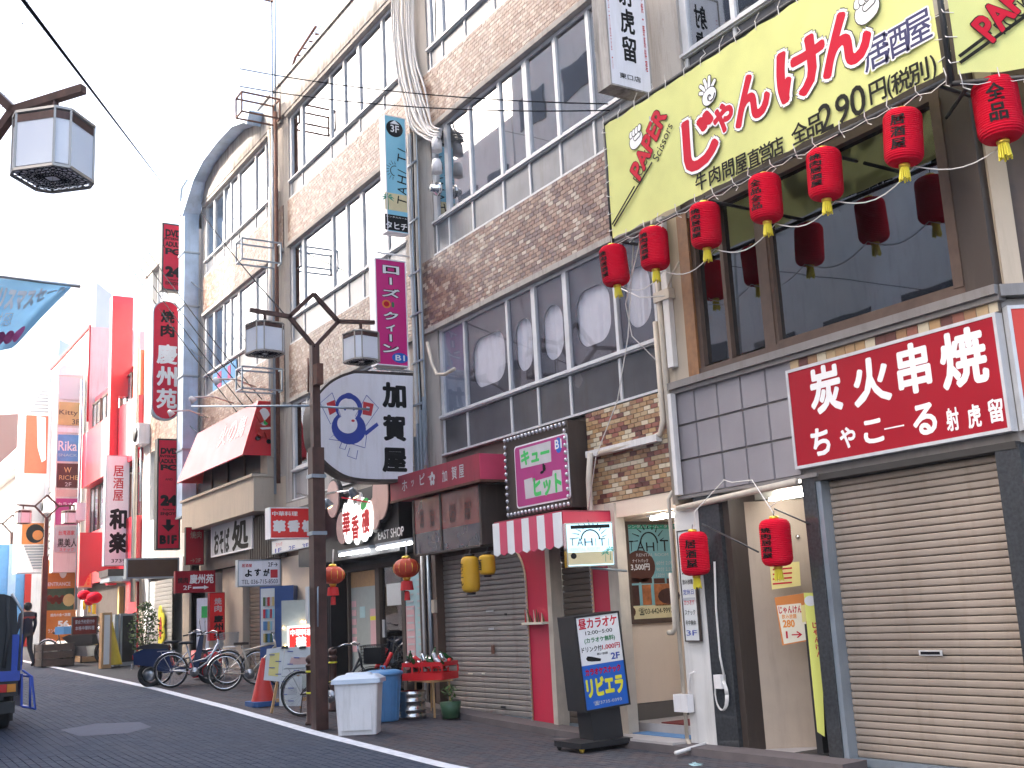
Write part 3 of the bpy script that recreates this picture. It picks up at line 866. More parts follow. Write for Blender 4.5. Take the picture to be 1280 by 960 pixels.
def letters(T, fr, items, off=0.0, name='lettering'):
    """items: (material, text, top-left, bottom-right, bold, vertical?)"""
    q = MB()
    for k, it in enumerate(items):
        m, st, tl, br = it[:4]; bold = it[4] if len(it) > 4 else .02; vert = it[5] if len(it) > 5 else False
        q.mat(m); rc = fr.rect(tl, br); rc = (min(rc[0], rc[1]), max(rc[0], rc[1]), min(rc[2], rc[3]), max(rc[2], rc[3]))
        c = off + .0035 + .0004 * (k % 4)
        (q.vtext if vert else q.text)(fr, st, rc, c, bold)
    return q.build(name, T)
def arect(q, fr, tl, br, c0, c1):
    r = fr.rect(tl, br); q.fbox(fr, min(r[0], r[1]), max(r[0], r[1]), min(r[2], r[3]), max(r[2], r[3]), c0, c1)

# red skewer-grill sign
F = FY(-.06)
T = cabinet('shop_sign', 'large red sign with white skewer grill lettering above the beige shutter', 'sign', F, (-7.85, XR1, 2.80, 3.80), .085, 'sign_red', 'aluminium', .03)
def px_text(F, q, m, st, cx, cy, w, h, bold, c):
    """a character centred on a picture point, w by h metres"""
    a, b_ = F.loc(cx, cy); q.mat(m); q.text(F, st, (a - w / 2, a + w / 2, b_ - h / 2, b_ + h / 2), c, bold)
q = MB()
for st, x, y, w, h in (('炭', 1032, 486, .40, .47), ('火', 1089, 476, .44, .44), ('串', 1142, 460, .36, .46), ('焼', 1204, 447, .46, .50)):
    px_text(F, q, 'ink_white', st, x, y, w, h, .034, .004)
for st, x, y, w, h in (('ち', 1026, 552, .24, .27), ('や', 1060, 547, .19, .2), ('こ', 1092, 539, .23, .22), ('ー', 1118, 534, .22, .10), ('る', 1156, 524, .25, .28)):
    px_text(F, q, 'ink_white', st, x, y, w, h, .034 if st != 'ー' else .0, .004)
for st, x, y, w, h in (('射', 1191, 524, .13, .2), ('虎', 1218, 520, .13, .2), ('留', 1245, 513, .14, .2)):
    px_text(F, q, 'ink_white', st, x, y, w, h, .03, .004)
q.build('lettering', T)
T = cabinet('shop_sign', 'red blank sign painted as sunlit, round the cut corner, right of the skewer grill sign', 'sign', CH, (.03, 3.9, 2.80, 3.84), .085, 'chamfer_red_sunlit', 'aluminium', .03, off=.07)

# ------------------------------------------------------------------ lanterns
def red_lantern(h=.47, r=.158):
    T = thing('red_lantern', '', 'lantern')
    b = MB().mat('lantern_red'); prof = []; n = 26
    for i in range(n * 2 + 1):
        t = i / (n * 2); z = -h / 2 + h * t
        e = min(1, (1 - abs(2 * t - 1)) / .34); base = r * (.50 + .50 * math.sqrt(max(0, 1 - (1 - e) ** 2)))
        prof.append((base - (.0060 if i % 2 else 0), z))
    b.lathe(prof, n=30, smooth=False); b.build('paper_shade', T, local=True)
    b = MB().mat('gold')
    b.lathe([(.045, h / 2 - .002), (.05, h / 2 + .004), (.045, h / 2 + .025), (.02, h / 2 + .03)], n=12)
    b.lathe([(.035, -h / 2 - .03), (.045, -h / 2 - .02), (.045, -h / 2 + .002)], n=12); b.build('ring', T, local=True)
    b = MB().mat('tassel_yellow')
    for k in range(14):
        a = 2 * PI * k / 14; b.tube([(.03 * math.cos(a), .03 * math.sin(a), -h / 2 - .028), (.042 * math.cos(a), .042 * math.sin(a), -h / 2 - .125 - .01 * (k % 3))], .007, 4)
    b.build('tassel', T, local=True)
    b = MB().mat('wire_black')
    b.tube([(0, 0, h / 2 + .03), (.01, 0, h / 2 + .08)], .004, 4); b.build('hook', T, local=True)
    return T
def lantern_text(T, st, ang, h=.47, r=.158, m='ink_black', size=.13, bold=.03):
    """brush characters wrapped onto the shade, centred on the given angle"""
    b = MB().mat(m); n = len(st); tot = h * .66; ch = tot / n
    for i, s_ in enumerate(st):
        vs, fs = glyph(s_, bold); out = []
        for x, y, d in vs:
            a = ang + (x - .5) * size * .95 / r; z = tot / 2 - i * ch - ch * .93 + y * ch * .86
            out.append(((r + .0025 + d) * math.cos(a), (r + .0025 + d) * math.sin(a), z))
        b.add(out, fs)
    return b.build('lettering', T, local=True)
def at_px(px, py, y=None, x=None):
    if y is not None: a, c = PY(px, py, y); return Vector((a, y, c))
    a, c = PX(px, py, x); return Vector((x, a, c))
BY = -.72                                                    # the banner hangs this far out
L0 = red_lantern(); first = True
lan = [(768, 332, '焼肉居酒屋', 205, 'leftmost red paper lantern under the yellow banner, in front of the purple film window', 1.0),
       (818, 311, '焼肉居酒屋', 208, 'second red paper lantern from the left under the yellow banner, beside the beige pipe', 1.0),
       (882, 282, '焼肉居酒屋', 212, 'red paper lantern under the yellow banner, over the left edge of the wooden window', 1.0),
       (957, 248, '全品全品', 214, 'red paper lantern under the yellow banner below the small black beef wholesaler lettering', 1.0),
       (1031, 218, '焼肉居酒屋', 216, 'red paper lantern under the yellow banner below the big number on it', 1.0),
       (1129, 172, '居酒屋', 228, 'red paper lantern under the right end of the first yellow banner, large black characters', 1.02),
       (1247, 138, '全品', 238, 'rightmost and largest red paper lantern, under the second banner, characters facing front', 1.14),
       (868, 692, '居酒屋', 240, 'red paper lantern hanging at the left post of the doorway, over the white menu strip', .98),
       (970, 678, '焼肉居酒屋', 212, 'red paper lantern hanging in the doorway above the orange drinks poster', .98)]
lanterns = []
for i, (px, py, st, ang, lb, sc) in enumerate(lan):
    y = BY if i < 6 else (-.35 if i == 6 else -.28)
    p = at_px(px, py, y=y)
    T = dup(L0, p, 0, lb); tl_ = (random.uniform(-.06, .06), random.uniform(-.06, .06)); T.rotation_euler = (tl_[0], tl_[1], 0)
    T.scale = (sc, sc, sc); WM[T.name] = Matrix.Translation(p)
    T['group'] = 'red lanterns under the banner' if i < 7 else 'red lanterns at the doorway'
    lantern_text(T, st, math.radians(ang + 65)); lanterns.append((p, sc))
for o in list(L0.children) + [L0]: bpy.data.objects.remove(o)

# ------------------------------------------------------------------ yellow banners on a black pipe frame
F = FY(BY)
x0, zb = F.loc(766, 297); x1 = F.loc(1180, 93)[0]; zt = F.loc(760, 157)[1]; zb = (zb + F.loc(1178, 93)[1]) / 2
def banner_cloth(fr, a0, a1, b0, b1, T, nx=44, nz=10):
    b = MB().mat('banner_cloth'); b.smooth = True; vs = []
    for i in range(nx + 1):
        for j in range(nz + 1):
            a = a0 + (a1 - a0) * i / nx; v = b0 + (b1 - b0) * j / nz
            e = min(i, nx - i) / nx; k = math.sin(PI * j / nz)
            c = .012 * math.sin(a * 5.2 + v * 1.5) * k + .006 * math.sin(a * 13)
            if j in (0, nz): v += .008 * math.sin(i * PI / 2)
            vs.append(fr.p(a, v, c))
    b.add(vs, [(i * (nz + 1) + j, (i + 1) * (nz + 1) + j, (i + 1) * (nz + 1) + j + 1, i * (nz + 1) + j + 1) for i in range(nx) for j in range(nz)])
    return b.build('cloth', T)
T = thing('banner', 'long yellow vinyl banner with big red outlined lettering, laced over the wooden window', 'banner', ((x0 + x1) / 2, BY, zb))
banner_cloth(F, x0, x1, zb, zt + .02, T)
# lettering of the banner: along the street the cloth is seen at a slant, sizes are in metres
RG = math.radians
q = MB()
def tilt_text(q, F, m, st, px, py, w, h, bold, c, ang=0, shear=0):
    a, b_ = F.loc(px, py); vs, fs = glyph(st, bold); q.mat(m); out = []
    for x, y, d in vs:
        dx = (x - .5) * w; dy = (y - .5) * h; dx += dy * shear
        out.append(F.p(a + dx * math.cos(ang) - dy * math.sin(ang), b_ + dx * math.sin(ang) + dy * math.cos(ang), c + d))
    q.add(out, fs)
big = [('じ', 877, 176, .54, .60), ('ゃ', 906, 148, .30, .32), ('ん', 941, 122, .50, .50), ('け', 1003, 87, .62, .56), ('ん', 1058, 50, .58, .56)]
for st, x, y, w, h in big:
    tilt_text(q, F, 'ink_grey', st, x, y, w * 1.13, h * 1.13, .105, .020)
    tilt_text(q, F, 'ink_white', st, x, y, w * 1.10, h * 1.10, .092, .0215)
    tilt_text(q, F, 'ink_red', st, x, y, w, h, .042, .023)
for st, x, y, w in (('牛', 878, 227, .17), ('肉', 895, 219, .17), ('問', 912, 212, .17), ('屋', 928, 205, .17), ('直', 944, 198, .17), ('営', 959, 191, .17), ('店', 973, 184, .17)):
    tilt_text(q, F, 'ink_grey', st, x, y, w, .19, .02, .020)
for st, x, y, w, h in (('全', 1001, 166, .2, .2), ('品', 1020, 157, .2, .2), ('2', 1034, 147, .16, .27), ('9', 1055, 136, .16, .27), ('0', 1074, 126, .17, .28),
                       ('円', 1099, 114, .18, .2), ('(', 1114, 110, .05, .22), ('税', 1128, 102, .2, .2), ('別', 1150, 91, .2, .2), (')', 1169, 84, .05, .22)):
    tilt_text(q, F, 'ink_grey', st, x, y, w, h, .02 if st not in '290' else .01, .020)
for st, x, y in (('居', 1097, 66), ('酒', 1121, 53), ('屋', 1149, 37)):
    tilt_text(q, F, 'ink_white', st, x, y, .30, .31, .06, .020); tilt_text(q, F, 'ink_navy', st, x, y, .27, .28, .012, .0215)
# rock paper scissors mark, slanting upward, with two bars under it
A = RG(46)
tilt_text(q, F, 'ink_grey', 'PAPER', 812, 180, .80, .27, .06, .020, A, .1); tilt_text(q, F, 'ink_red', 'PAPER', 812, 180, .78, .25, .035, .0215, A, .1)
tilt_text(q, F, 'ink_grey', 'ROCK', 804, 208, .36, .13, .0, .020, A); tilt_text(q, F, 'ink_grey', 'Scissors', 830, 178, .42, .12, .0, .020, A)
for (xa, ya), (xb, yb) in (((767, 281), (795, 233)), ((769, 283), (817, 203))):
    a = Vector(F.loc(xa, ya)); b_ = Vector(F.loc(xb, yb)); d = (b_ - a).normalized(); n_ = Vector((-d.y, d.x)) * .012
    q.mat('ink_grey'); q.add([F.p(*(a + n_), .020), F.p(*(a - n_), .020), F.p(*(b_ - n_), .020), F.p(*(b_ + n_), .020)], [(0, 1, 2, 3)])
q.build('lettering', T)
def hand(q, F, px, py, s, fist=False, c=.02):
    """a small cartoon hand: palm and five separate fingers"""
    a, b_ = F.loc(px, py)
    cnt = [0]
    def blob(x, y, r, l, an):                                # one outlined finger or palm above the last
        for m, g in (('ink_grey', .009 / s), ('ink_white', 0)):
            cnt[0] += 1; rr = r + g; P = [(rr * math.cos(-PI / 2 + PI * k / 8) + l, rr * math.sin(-PI / 2 + PI * k / 8)) for k in range(9)] + [(-rr * math.cos(-PI / 2 + PI * k / 8), -rr * math.sin(-PI / 2 + PI * k / 8)) for k in range(9)]
            q.mat(m); q.prism(F, [(a + s * (x + u * math.cos(an) - v * math.sin(an)), b_ + s * (y + u * math.sin(an) + v * math.cos(an))) for u, v in P], c - .001, c + cnt[0] * .0003)
    if fist:
        blob(-.1, -.12, .30, .16, .3)
        for k in range(4): blob(-.30 + k * .17, .16 + .03 * k, .09, .08, 1.3)
        blob(-.05, -.02, .08, .22, .3)
    else:
        for k, an in enumerate((2.75, 2.3, 1.85, 1.4, .75)): blob(-.05 + .22 * math.cos(an), .02 + .22 * math.sin(an), .065, .34 if k in (1, 2, 3) else .24, an)
        blob(-.1, -.12, .28, .14, .3)
    if not fist:
        q.mat('ink_grey')
        P = [F.p(a + s * (.02 + .03 * k * math.cos(k * .8)) * 1.0, b_ + s * (-.12 + .03 * k * math.sin(k * .8)), c + .006) for k in range(9)]
        q.tube(P, .006, 4)
for a_ in ((889, 117, .30), (797, 172, .30, True), (1086, 8, .36, True)):
    q = MB(); hand(q, F, *a_); q.build('hand_emblem', T)
q = MB()
tilt_text(q, F, 'ink_pale', 'Y', 815, 158, .10, .22, .02, .021, RG(-20)); q.build('scissors_emblem', T)
# faint rosy flourish across the corners
q = MB().mat('tiles_pale')
def frame_and_lace(fr, a0, a1, b0, b1, T, seed):
    b = MB().mat('black'); r = .024
    b.tube([fr.p(a0 - .05, b0 - .06, -.03), fr.p(a1 + .03, b0 - .06, -.03)], r, 8); b.tube([fr.p(a0 - .05, b1 + .05, -.03), fr.p(a1 + .03, b1 + .05, -.03)], r, 8)
    b.tube([fr.p(a0 - .05, b0 - .06, -.031), fr.p(a0 - .05, b1 + .05, -.031)], r, 8); b.tube([fr.p(a1 + .04, b0 - .1, -.031), fr.p(a1 + .04, b1 + .05, -.031)], r, 8)
    b.build('pipe_frame', T)
    b = MB().mat('black')
    k = 0
    for a in ([a0 + .1 + i * (a1 - a0 - .2) / 3 for i in range(4)]):
        b.tube([fr.p(a, b0 - .062, -.04), fr.p(a, b0 - .062 + .0, -.70)], .018, 6)
    b.build('bracket', T)
    rnd = random.Random(seed)
    b = MB().mat('wire_white')
    n = int((a1 - a0) / .27)
    for i in range(n + 1):
        a = a0 + (a1 - a0) * i / n + rnd.uniform(-.03, .03)
        for bb, s_ in ((b0, -1), (b1, 1)):
            p = [fr.p(a, bb - s_ * .03, .012), fr.p(a + rnd.uniform(-.02, .02), bb + s_ * .05, .015), fr.p(a + rnd.uniform(-.05, .05), bb + s_ * .10, -.03), fr.p(a + .03 + rnd.uniform(-.05, .05), bb + s_ * .14, .0)]
            b.tube(p, .0045, 4)
        a2 = a0 + (a1 - a0) * (i + .5) / n
        if i < n: b.tube([fr.p(a, b0 - .08, .0), fr.p(a2, b0 - .10 + rnd.uniform(-.02, .02), .0), fr.p(a + (a1 - a0) / n, b0 - .08, .0)], .0035, 4)
    for i in range(7):
        v = b0 + (b1 - b0) * (i + .5) / 7
        for aa, s_ in ((a0, -1), (a1, 1)):
            b.tube([fr.p(aa - s_ * .03, v, .012), fr.p(aa + s_ * .05, v + rnd.uniform(-.03, .06), .01), fr.p(aa + s_ * .06, v + rnd.uniform(.05, .12), -.04)], .0045, 4)
    lc = b.build('lacing', T); lc['kind'] = 'stuff'
    return T
frame_and_lace(F, x0, x1, zb, zt + .02, T, 3)
# second banner, round the corner
F2 = Fr((F.p(x1 + .09, 0, 0).x, BY, 0), (.60, .80, 0))
a0, zb2 = F2.loc(1199, 93); a0 = .03; zb2 = F2.loc(1199, 93)[1]
T = thing('banner', 'second yellow banner with red mark and grey slanting bars, round the building corner', 'banner', tuple(F2.p(1.5, zb2)))
banner_cloth(F2, a0, 3.4, zb2, zb2 + 1.5, T, 30)
q = MB(); A = RG(46)
tilt_text(q, F2, 'ink_grey', 'PAPER', 1262, 2, .78, .26, .06, .020, A, .1); tilt_text(q, F2, 'ink_red', 'PAPER', 1262, 2, .76, .24, .035, .0215, A, .1)
tilt_text(q, F2, 'ink_grey', 'ROCK', 1266, 20, .36, .13, .0, .020, RG(42))
for (xa_, ya), (xb, yb) in (((1198, 72), (1238, 42)), ((1199, 80), (1290, 15))):
    a = Vector(F2.loc(xa_, ya)); b_ = Vector(F2.loc(xb, yb)); d = (b_ - a).normalized(); n_ = Vector((-d.y, d.x)) * .014
    q.mat('ink_grey'); q.add([F2.p(*(a + n_), .020), F2.p(*(a - n_), .020), F2.p(*(b_ - n_), .020), F2.p(*(b_ + n_), .020)], [(0, 1, 2, 3)])
q.build('lettering', T)
frame_and_lace(F2, a0, 3.4, zb2, zb2 + 1.5, T, 5)
# lamp flex looping from lantern to lantern
b = MB().mat('wire_white'); P = []
for (p, sc), (p2, sc2) in zip(lanterns[:7], lanterns[1:7]):
    for k in range(8):
        t = k / 8; P.append(p.lerp(p2, t) + Vector((0, .10, -.24 - .16 * math.sin(PI * t) * (p2 - p).length)))
b.tube([lanterns[0][0] + Vector((-.02, .1, .2)), lanterns[0][0] + Vector((-.03, .12, -.1))] + P, .0055, 5)
solo(b, 'lamp_flex', 'thin white flex looping along the row of red lanterns below the yellow banner', 'cable')
b = MB().mat('wire_white')
b.tube([at_px(868, 658, y=-.28), at_px(868, 640, y=-.25), at_px(905, 600, y=-.12), at_px(915, 603, y=-.15), at_px(940, 600, y=-.15), at_px(962, 634, y=-.28), at_px(970, 648, y=-.28)], .006, 5)
b.tube([at_px(962, 634, y=-.28), at_px(1000, 608, y=-.1)], .005, 5)
solo(b, 'lamp_flex', 'white cord strung across the doorway between its two red lanterns', 'cable')
b = MB().mat('black'); b.tube([at_px(878, 655, y=-.1), at_px(948, 690, y=-.45)], .009, 6); b.tube([at_px(968, 636, y=-.1), at_px(1012, 655, y=-.04)], .009, 6)
solo(b, 'support_rod', 'thin black rods slanting across the top of the doorway', 'rod')
b = MB().mat('wire_white'); P = [at_px(893, 702, y=-.08), at_px(895, 760, y=-.08), at_px(900, 820, y=-.08), at_px(906, 850, y=-.08)]
b.tube(P, .012, 6)
cx, cz = PY(902, 868, -.09)
for k in range(3): b.tube([(cx + (.10 - .01 * k) * math.cos(t * PI / 9), -.09 - .008 * k, cz + .16 * math.sin(t * PI / 9)) for t in range(19)], .008, 5)
b.mat('bin_white').box(cx - .06, cx + .05, -.13, -.06, cz + .06, cz + .2)
solo(b, 'coiled_cord', 'white cord coiled on a hook against the dark stone doorway post', 'cable')

# ------------------------------------------------------------------ projecting signs of the near block
def edge_x(px, py, y=-.15): return PY(px, py, y)[0]
def outlined(q, F, st, tl, br, m='ink_white', mo='ink_black', c=.004, bold=.03, bo=.09, vert=False):
    rc = F.rect(tl, br); rc = (min(rc[:2]), max(rc[:2]), min(rc[2:]), max(rc[2:])); g = (rc[1] - rc[0]) * .03
    if vert: q.mat(mo).vtext(F, st, (rc[0] - g, rc[1] + g, rc[2] - g, rc[3] + g), c, bo); q.mat(m).vtext(F, st, rc, c + .0012, bold, .16)
    else: q.mat(mo).text(F, st, (rc[0] - g, rc[1] + g, rc[2] - g, rc[3] + g), c, bo); q.mat(m).text(F, st, rc, c + .0012, bold)
def disc(q, F, px, py, ra, rb, c0, c1, n=20):
    a, b_ = F.loc(px, py); q.prism(F, [(a + ra * math.cos(2 * PI * k / n), b_ + rb * math.sin(2 * PI * k / n)) for k in range(n)], c0, c1)
def sun_mark(q, F, px, py, s, m='ink_black', c=.004, rot=0, rays=9):
    a, b_ = F.loc(px, py); q.mat(m)
    q.tube([F.p(a + s * .45 * math.cos(rot + t * PI / 10), b_ + s * .45 * math.sin(rot + t * PI / 10), c) for t in range(11)], s * .035, 4)
    for k in range(rays):
        t = rot + PI * (k + .5) / rays; q.tube([F.p(a + s * .6 * math.cos(t), b_ + s * .6 * math.sin(t), c), F.p(a + s * (.85 + .1 * (k % 2)) * math.cos(t + .08), b_ + s * (.85 + .1 * (k % 2)) * math.sin(t + .08), c)], s * .03, 4, r2=s * .012)
def palm(q, F, px, py, h, c=.004, m='palm'):
    a, b_ = F.loc(px, py); q.mat(m)
    q.tube([F.p(a, b_, c), F.p(a + h * .05, b_ + h * .5, c), F.p(a + h * .02, b_ + h, c)], h * .04, 4, r2=h * .02)
    for t in (0.1, .8, 1.7, 2.5, 3.1, -.4, 3.6):
        q.prism(F, [(a + h * .02, b_ + h), (a + h * (.02 + .3 * math.cos(t + .2)), b_ + h * (1 + .3 * math.sin(t + .2))), (a + h * (.02 + .55 * math.cos(t)), b_ + h * (1 + .45 * math.sin(t) - .12)), (a + h * (.02 + .28 * math.cos(t - .25)), b_ + h * (1 + .25 * math.sin(t - .25)))], c - .001, c + .0005)

F = FX(edge_x(511, 220)); rc = F.rect((480, 143), (511, 293))
T = cabinet('projecting_sign', 'tall light blue projecting sign with black sun drawing and slanting hand-drawn lettering', 'sign', F, rc, .20, 'cyan_sign', 'sign_white', .012)
q = MB(); q.mat('ink_black'); disc(q, F, 493, 161, .155, .15, .003, .004, 24)
arect(q, F, (481, 267), (510, 291), .003, .004)
q.mat('sand'); arect(q, F, (481, 240), (510, 266), .0028, .0033)
q.mat('ink_white'); a, b_ = F.loc(493, 154); q.add([F.p(a - .09, b_ - .02, .006), F.p(a + .09, b_ - .02, .006), F.p(a, b_ + .05, .006)], [(0, 1, 2)])
q.text(F, '3F', (a - .08, a + .08, b_ - .17, b_ - .04), .006, .02)
rc = F.rect((483, 269), (509, 275)); q.text(F, 'レンタルルーム', (rc[0], rc[1], min(rc[2:]), max(rc[2:])), .006, .01)
rc = F.rect((482, 276), (509, 289)); q.text(F, 'タヒチ', (rc[0], rc[1], min(rc[2:]), max(rc[2:])), .006, .02)
def turned_text(q, F, st, px0, py0, px1, py1, hgt, m, c, bold):
    a0, b0 = F.loc(px0, py0); a1, b1 = F.loc(px1, py1); d = Vector((a1 - a0, b1 - b0)); L = d.length; d.normalize(); n_ = Vector((-d.y, d.x)); vs, fs = glyph(st, bold)
    q.mat(m); q.add([F.p(*(Vector((a0, b0)) + d * x * L + n_ * (y - .5) * hgt), c + e) for x, y, e in vs], fs)
for i, chh in enumerate('TAHITI'):
    ya = 256 - i * 13.2; turned_text(q, F, chh, 502, ya, 503, ya - (9.5 if chh != 'I' else 3.5), .17 + .03 * ((i * 3) % 3), 'ink_black', .004, -.005)
sun_mark(q, F, 494, 214, .20, rot=PI / 2 - .2); palm(q, F, 485, 262, .22)
q.build('lettering', T)

F = FX(edge_x(511, 390)); rc = F.rect((468, 322), (511, 459))
T = cabinet('projecting_sign', 'magenta projecting sign with white black-edged vertical lettering, above the rounded white sign', 'sign', F, rc, .22, 'magenta', 'sign_white', .018)
q = MB()
for st, x0_, y0_, x1_, y1_ in (('ロ', 478, 331, 499, 344), ('ズ', 477, 360, 500, 373), ('ク', 479, 389, 498, 401), ('ィ', 482, 405, 494, 415), ('ン', 478, 430, 499, 442)):
    outlined(q, F, st, (x0_, y0_), (x1_, y1_), bold=.03, bo=.10)
for y0_, y1_ in ((347, 356), (418, 427)):
    q.mat('ink_black'); arect(q, F, (485.5, y0_ - .6), (491, y1_ + .6), .002, .004); q.mat('ink_white'); arect(q, F, (486.7, y0_), (489.8, y1_), .003, .0055)
q.mat('ink_orange'); disc(q, F, 483, 380, .08, .07, .003, .004); q.mat('ink_red'); disc(q, F, 483, 380, .05, .045, .003, .005); q.mat('ink_green'); disc(q, F, 491, 381, .025, .05, .003, .004)
q.mat('blue_sign'); disc(q, F, 500, 447.5, .145, .085, .003, .004, 24); q.mat('ink_white'); rc = F.rect((494, 443.5), (506, 451.5)); q.text(F, 'B1', (rc[0], rc[1], min(rc[2:]), max(rc[2:])), .006, .02)
q.build('lettering', T)
q = MB().mat('aluminium')
for py in (318, 462): a, b_ = F.loc(509, py); q.tube([F.p(a - .5, b_, -.1), F.p(a + .5, b_, -.1)], .018, 6)
q.build('bracket', T)

# rounded white sign with three large characters
F = FX(edge_x(516, 530)); Lp = F.loc
out = [Lp(516, 470), Lp(455, 467), Lp(438, 468), Lp(417, 477), Lp(400, 493), Lp(391, 512), Lp(390, 535), Lp(393, 556), Lp(402, 570), Lp(415, 583), Lp(436, 595), Lp(470, 599), Lp(516, 598)]
def catmull(P, n=4):
    R_ = [P[0]]
    for i in range(len(P) - 1):
        p0, p1, p2, p3 = [Vector(P[max(0, min(len(P) - 1, j))]) for j in (i - 1, i, i + 1, i + 2)]
        for k in range(1, n + 1):
            t = k / n; R_.append(tuple(.5 * ((2 * p1) + (p2 - p0) * t + (2 * p0 - 5 * p1 + 4 * p2 - p3) * t * t + (3 * p1 - p0 - 3 * p2 + p3) * t ** 3)))
    return R_
face = catmull(out); cx = sum(p[0] for p in face) / len(face); cz = sum(p[1] for p in face) / len(face)
T = thing('projecting_sign', 'large rounded white sign with three black brush characters and a blue figure', 'sign', tuple(F.p(cx, min(p[1] for p in face))))
big_ = [(cx + (a - cx) * 1.05 if a < cx else a + .01, cz + (b_ - cz) * 1.06) for a, b_ in face]
q = MB().mat('dark_brown'); q.prism(F, big_, -.30, -.006); q.build('cabinet', T)
q = MB().mat('sign_white'); q.prism(F, face, -.005, .004); q.build('face', T)
q = MB().mat('ink_black')
for st, x0_, y0_, x1_, y1_ in (('加', 477, 477, 508, 511), ('賀', 478, 518, 508, 552), ('屋', 477, 559, 509, 591)):
    rc = F.rect((x0_, y0_), (x1_, y1_)); q.text(F, st, (rc[0], rc[1], min(rc[2:]), max(rc[2:])), .0055, .05)
q.build('lettering', T)
q = MB()                                                     # plain figure holding two open fans
def poly_px(q, F, pts, c0, c1): q.prism(F, [F.loc(*p) for p in pts], c0, c1)
def line_px(q, F, pts, r, c=.006): q.tube([F.p(*F.loc(*p), c) for p in pts], r, 4)
q.mat('ink_blue')
for P in ([(415, 491), (400, 504), (413, 530), (426, 521)], [(458, 494), (473, 510), (456, 534), (444, 520)]):
    line_px(q, F, P + [P[0]], .005)
q.mat('ink_red2'); poly_px(q, F, [(408, 504), (418, 500), (421, 514), (412, 519)], .004, .0055); poly_px(q, F, [(454, 502), (467, 505), (464, 520), (453, 518)], .004, .0055)
q.mat('sign_white'); poly_px(q, F, [(458, 508), (462, 509), (461, 514), (457, 513)], .0056, .0062)
q.mat('ink_blue'); disc(q, F, 436, 535, .29, .26, .0045, .0049, 24); disc(q, F, 436, 510, .23, .23, .0050, .0056, 24)
q.mat('sign_white'); disc(q, F, 435, 512, .17, .18, .0057, .0066, 24); disc(q, F, 434, 530, .17, .15, .0069, .0078, 24)
q.mat('ink_blue'); disc(q, F, 436, 495, .08, .05, .0067, .0074); disc(q, F, 431, 511, .02, .03, .0067, .0074, 10); disc(q, F, 442, 511, .02, .03, .0067, .0074, 10)
q.mat('ink_red2'); disc(q, F, 441, 526, .03, .02, .0079, .0086, 10)
q.mat('ink_blue'); poly_px(q, F, [(455, 540), (471, 528), (473, 532), (457, 545)], .005, .007)
line_px(q, F, [(420, 541), (411, 549), (430, 552), (456, 560), (458, 545)], .006); line_px(q, F, [(427, 553), (424, 560), (431, 562), (434, 554)], .006); line_px(q, F, [(437, 560), (434, 570), (445, 574), (447, 563)], .006)
q.build('figure_emblem', T)

# vertical sign of the skewer shop, top right
F = FX(edge_x(816, 60)); T = cabinet('projecting_sign', 'weathered white projecting sign with black and red vertical characters, above the yellow banner', 'sign', F, F.rect((752, -45), (816, 119)), .24, 'sign_white', 'concrete_light', .02)
letters(T, F, [('ink_black', '射虎留', (771, -28), (797, 82), .03, True), ('ink_red2', '三七三〇四五二八', (758, -18), (767, 87), .01, True), ('ink_red2', '串焼・野馬料理', (799, -12), (810, 91), .015, True),
               ('ink_black', '東口店', (774, 90), (801, 104), .01), ])

# ------------------------------------------------------------------ cable riser, pipes and little fittings between the buildings
def runs(name, label, cat, m, lines, r, parent=None, n=6):
    b = MB().mat(m)
    for P in lines: b.tube(P, r, n)
    return solo(b, name, label, cat) if parent is None else b.build(name, parent)
def catmull3(P, n=3):
    R_ = [P[0]]
    for i in range(len(P) - 1):
        p0, p1, p2, p3 = [P[max(0, min(len(P) - 1, j))] for j in (i - 1, i, i + 1, i + 2)]
        for k in range(1, n + 1):
            t = k / n; R_.append(.5 * ((2 * p1) + (p2 - p0) * t + (2 * p0 - 5 * p1 + 4 * p2 - p3) * t * t + (3 * p1 - p0 - 3 * p2 + p3) * t ** 3))
    return R_
rnd = random.Random(11)
T = thing('cable_riser', 'thick bundle of pale cables running down between the tiled buildings, then turning along the wall', 'cables', tuple(at_px(520, 160, y=-.1)))
for g in range(15):
    y = -.08 - .03 * (g % 3); ox = (g - 7) * .052
    P = []
    for k, (px, py) in enumerate([(505, -40), (502, 20), (508, 80), (517, 120), (524, 150), (537, 166), (549, 170)]):
        p = at_px(px, py, y=y); s_ = 1 if k < 5 else .25
        P.append(p + Vector((ox * s_ * (1.15 - .08 * k) + rnd.uniform(-.06, .06), 0, (g - 7) * .018 * (1 - s_))))
    P = [Vector((*c_,)) for c_ in P]
    b = MB().mat('pipe_white'); b.tube(catmull3(P), rnd.uniform(.014, .026), 7); b.build('cable', T)
for g in range(5):
    x = -15.88 + g * .075
    b = MB().mat(['pipe_white', 'galv', 'wire_black', 'pipe_cream', 'galv'][g]); b.tube([(x + .02, -.07, 9.6), (x, -.08, 7.5), (x + rnd.uniform(-.03, .03), -.06, 5), (x, -.07, 2.9)], [.03, .02, .012, .026, .016][g], 7)
    b.build('cable', T)
b = MB().mat('galv')
for i in range(4):
    x = -15.92 + i * .11; b.box(x, x + .05, -.13, -.10, 3.0 + .3 * i, 4.4 + .2 * i)
for z in (3.4, 4.1, 4.9, 5.6, 6.4, 7.1, 8.0, 9.0): b.box(-15.95, -15.55, -.11, -.09, z, z + .03)
b.build('clamp', T)
b = MB().mat('pipe_cream'); b.tube([at_px(534, 428, y=-.08), at_px(540, 455, y=-.09), at_px(546, 468, y=-.12), at_px(556, 468, y=-.12), at_px(568, 461, y=-.1)], .028, 8)
solo(b, 'elbow_pipe', 'short cream elbow pipe beside the left end of the purple film window', 'pipe')
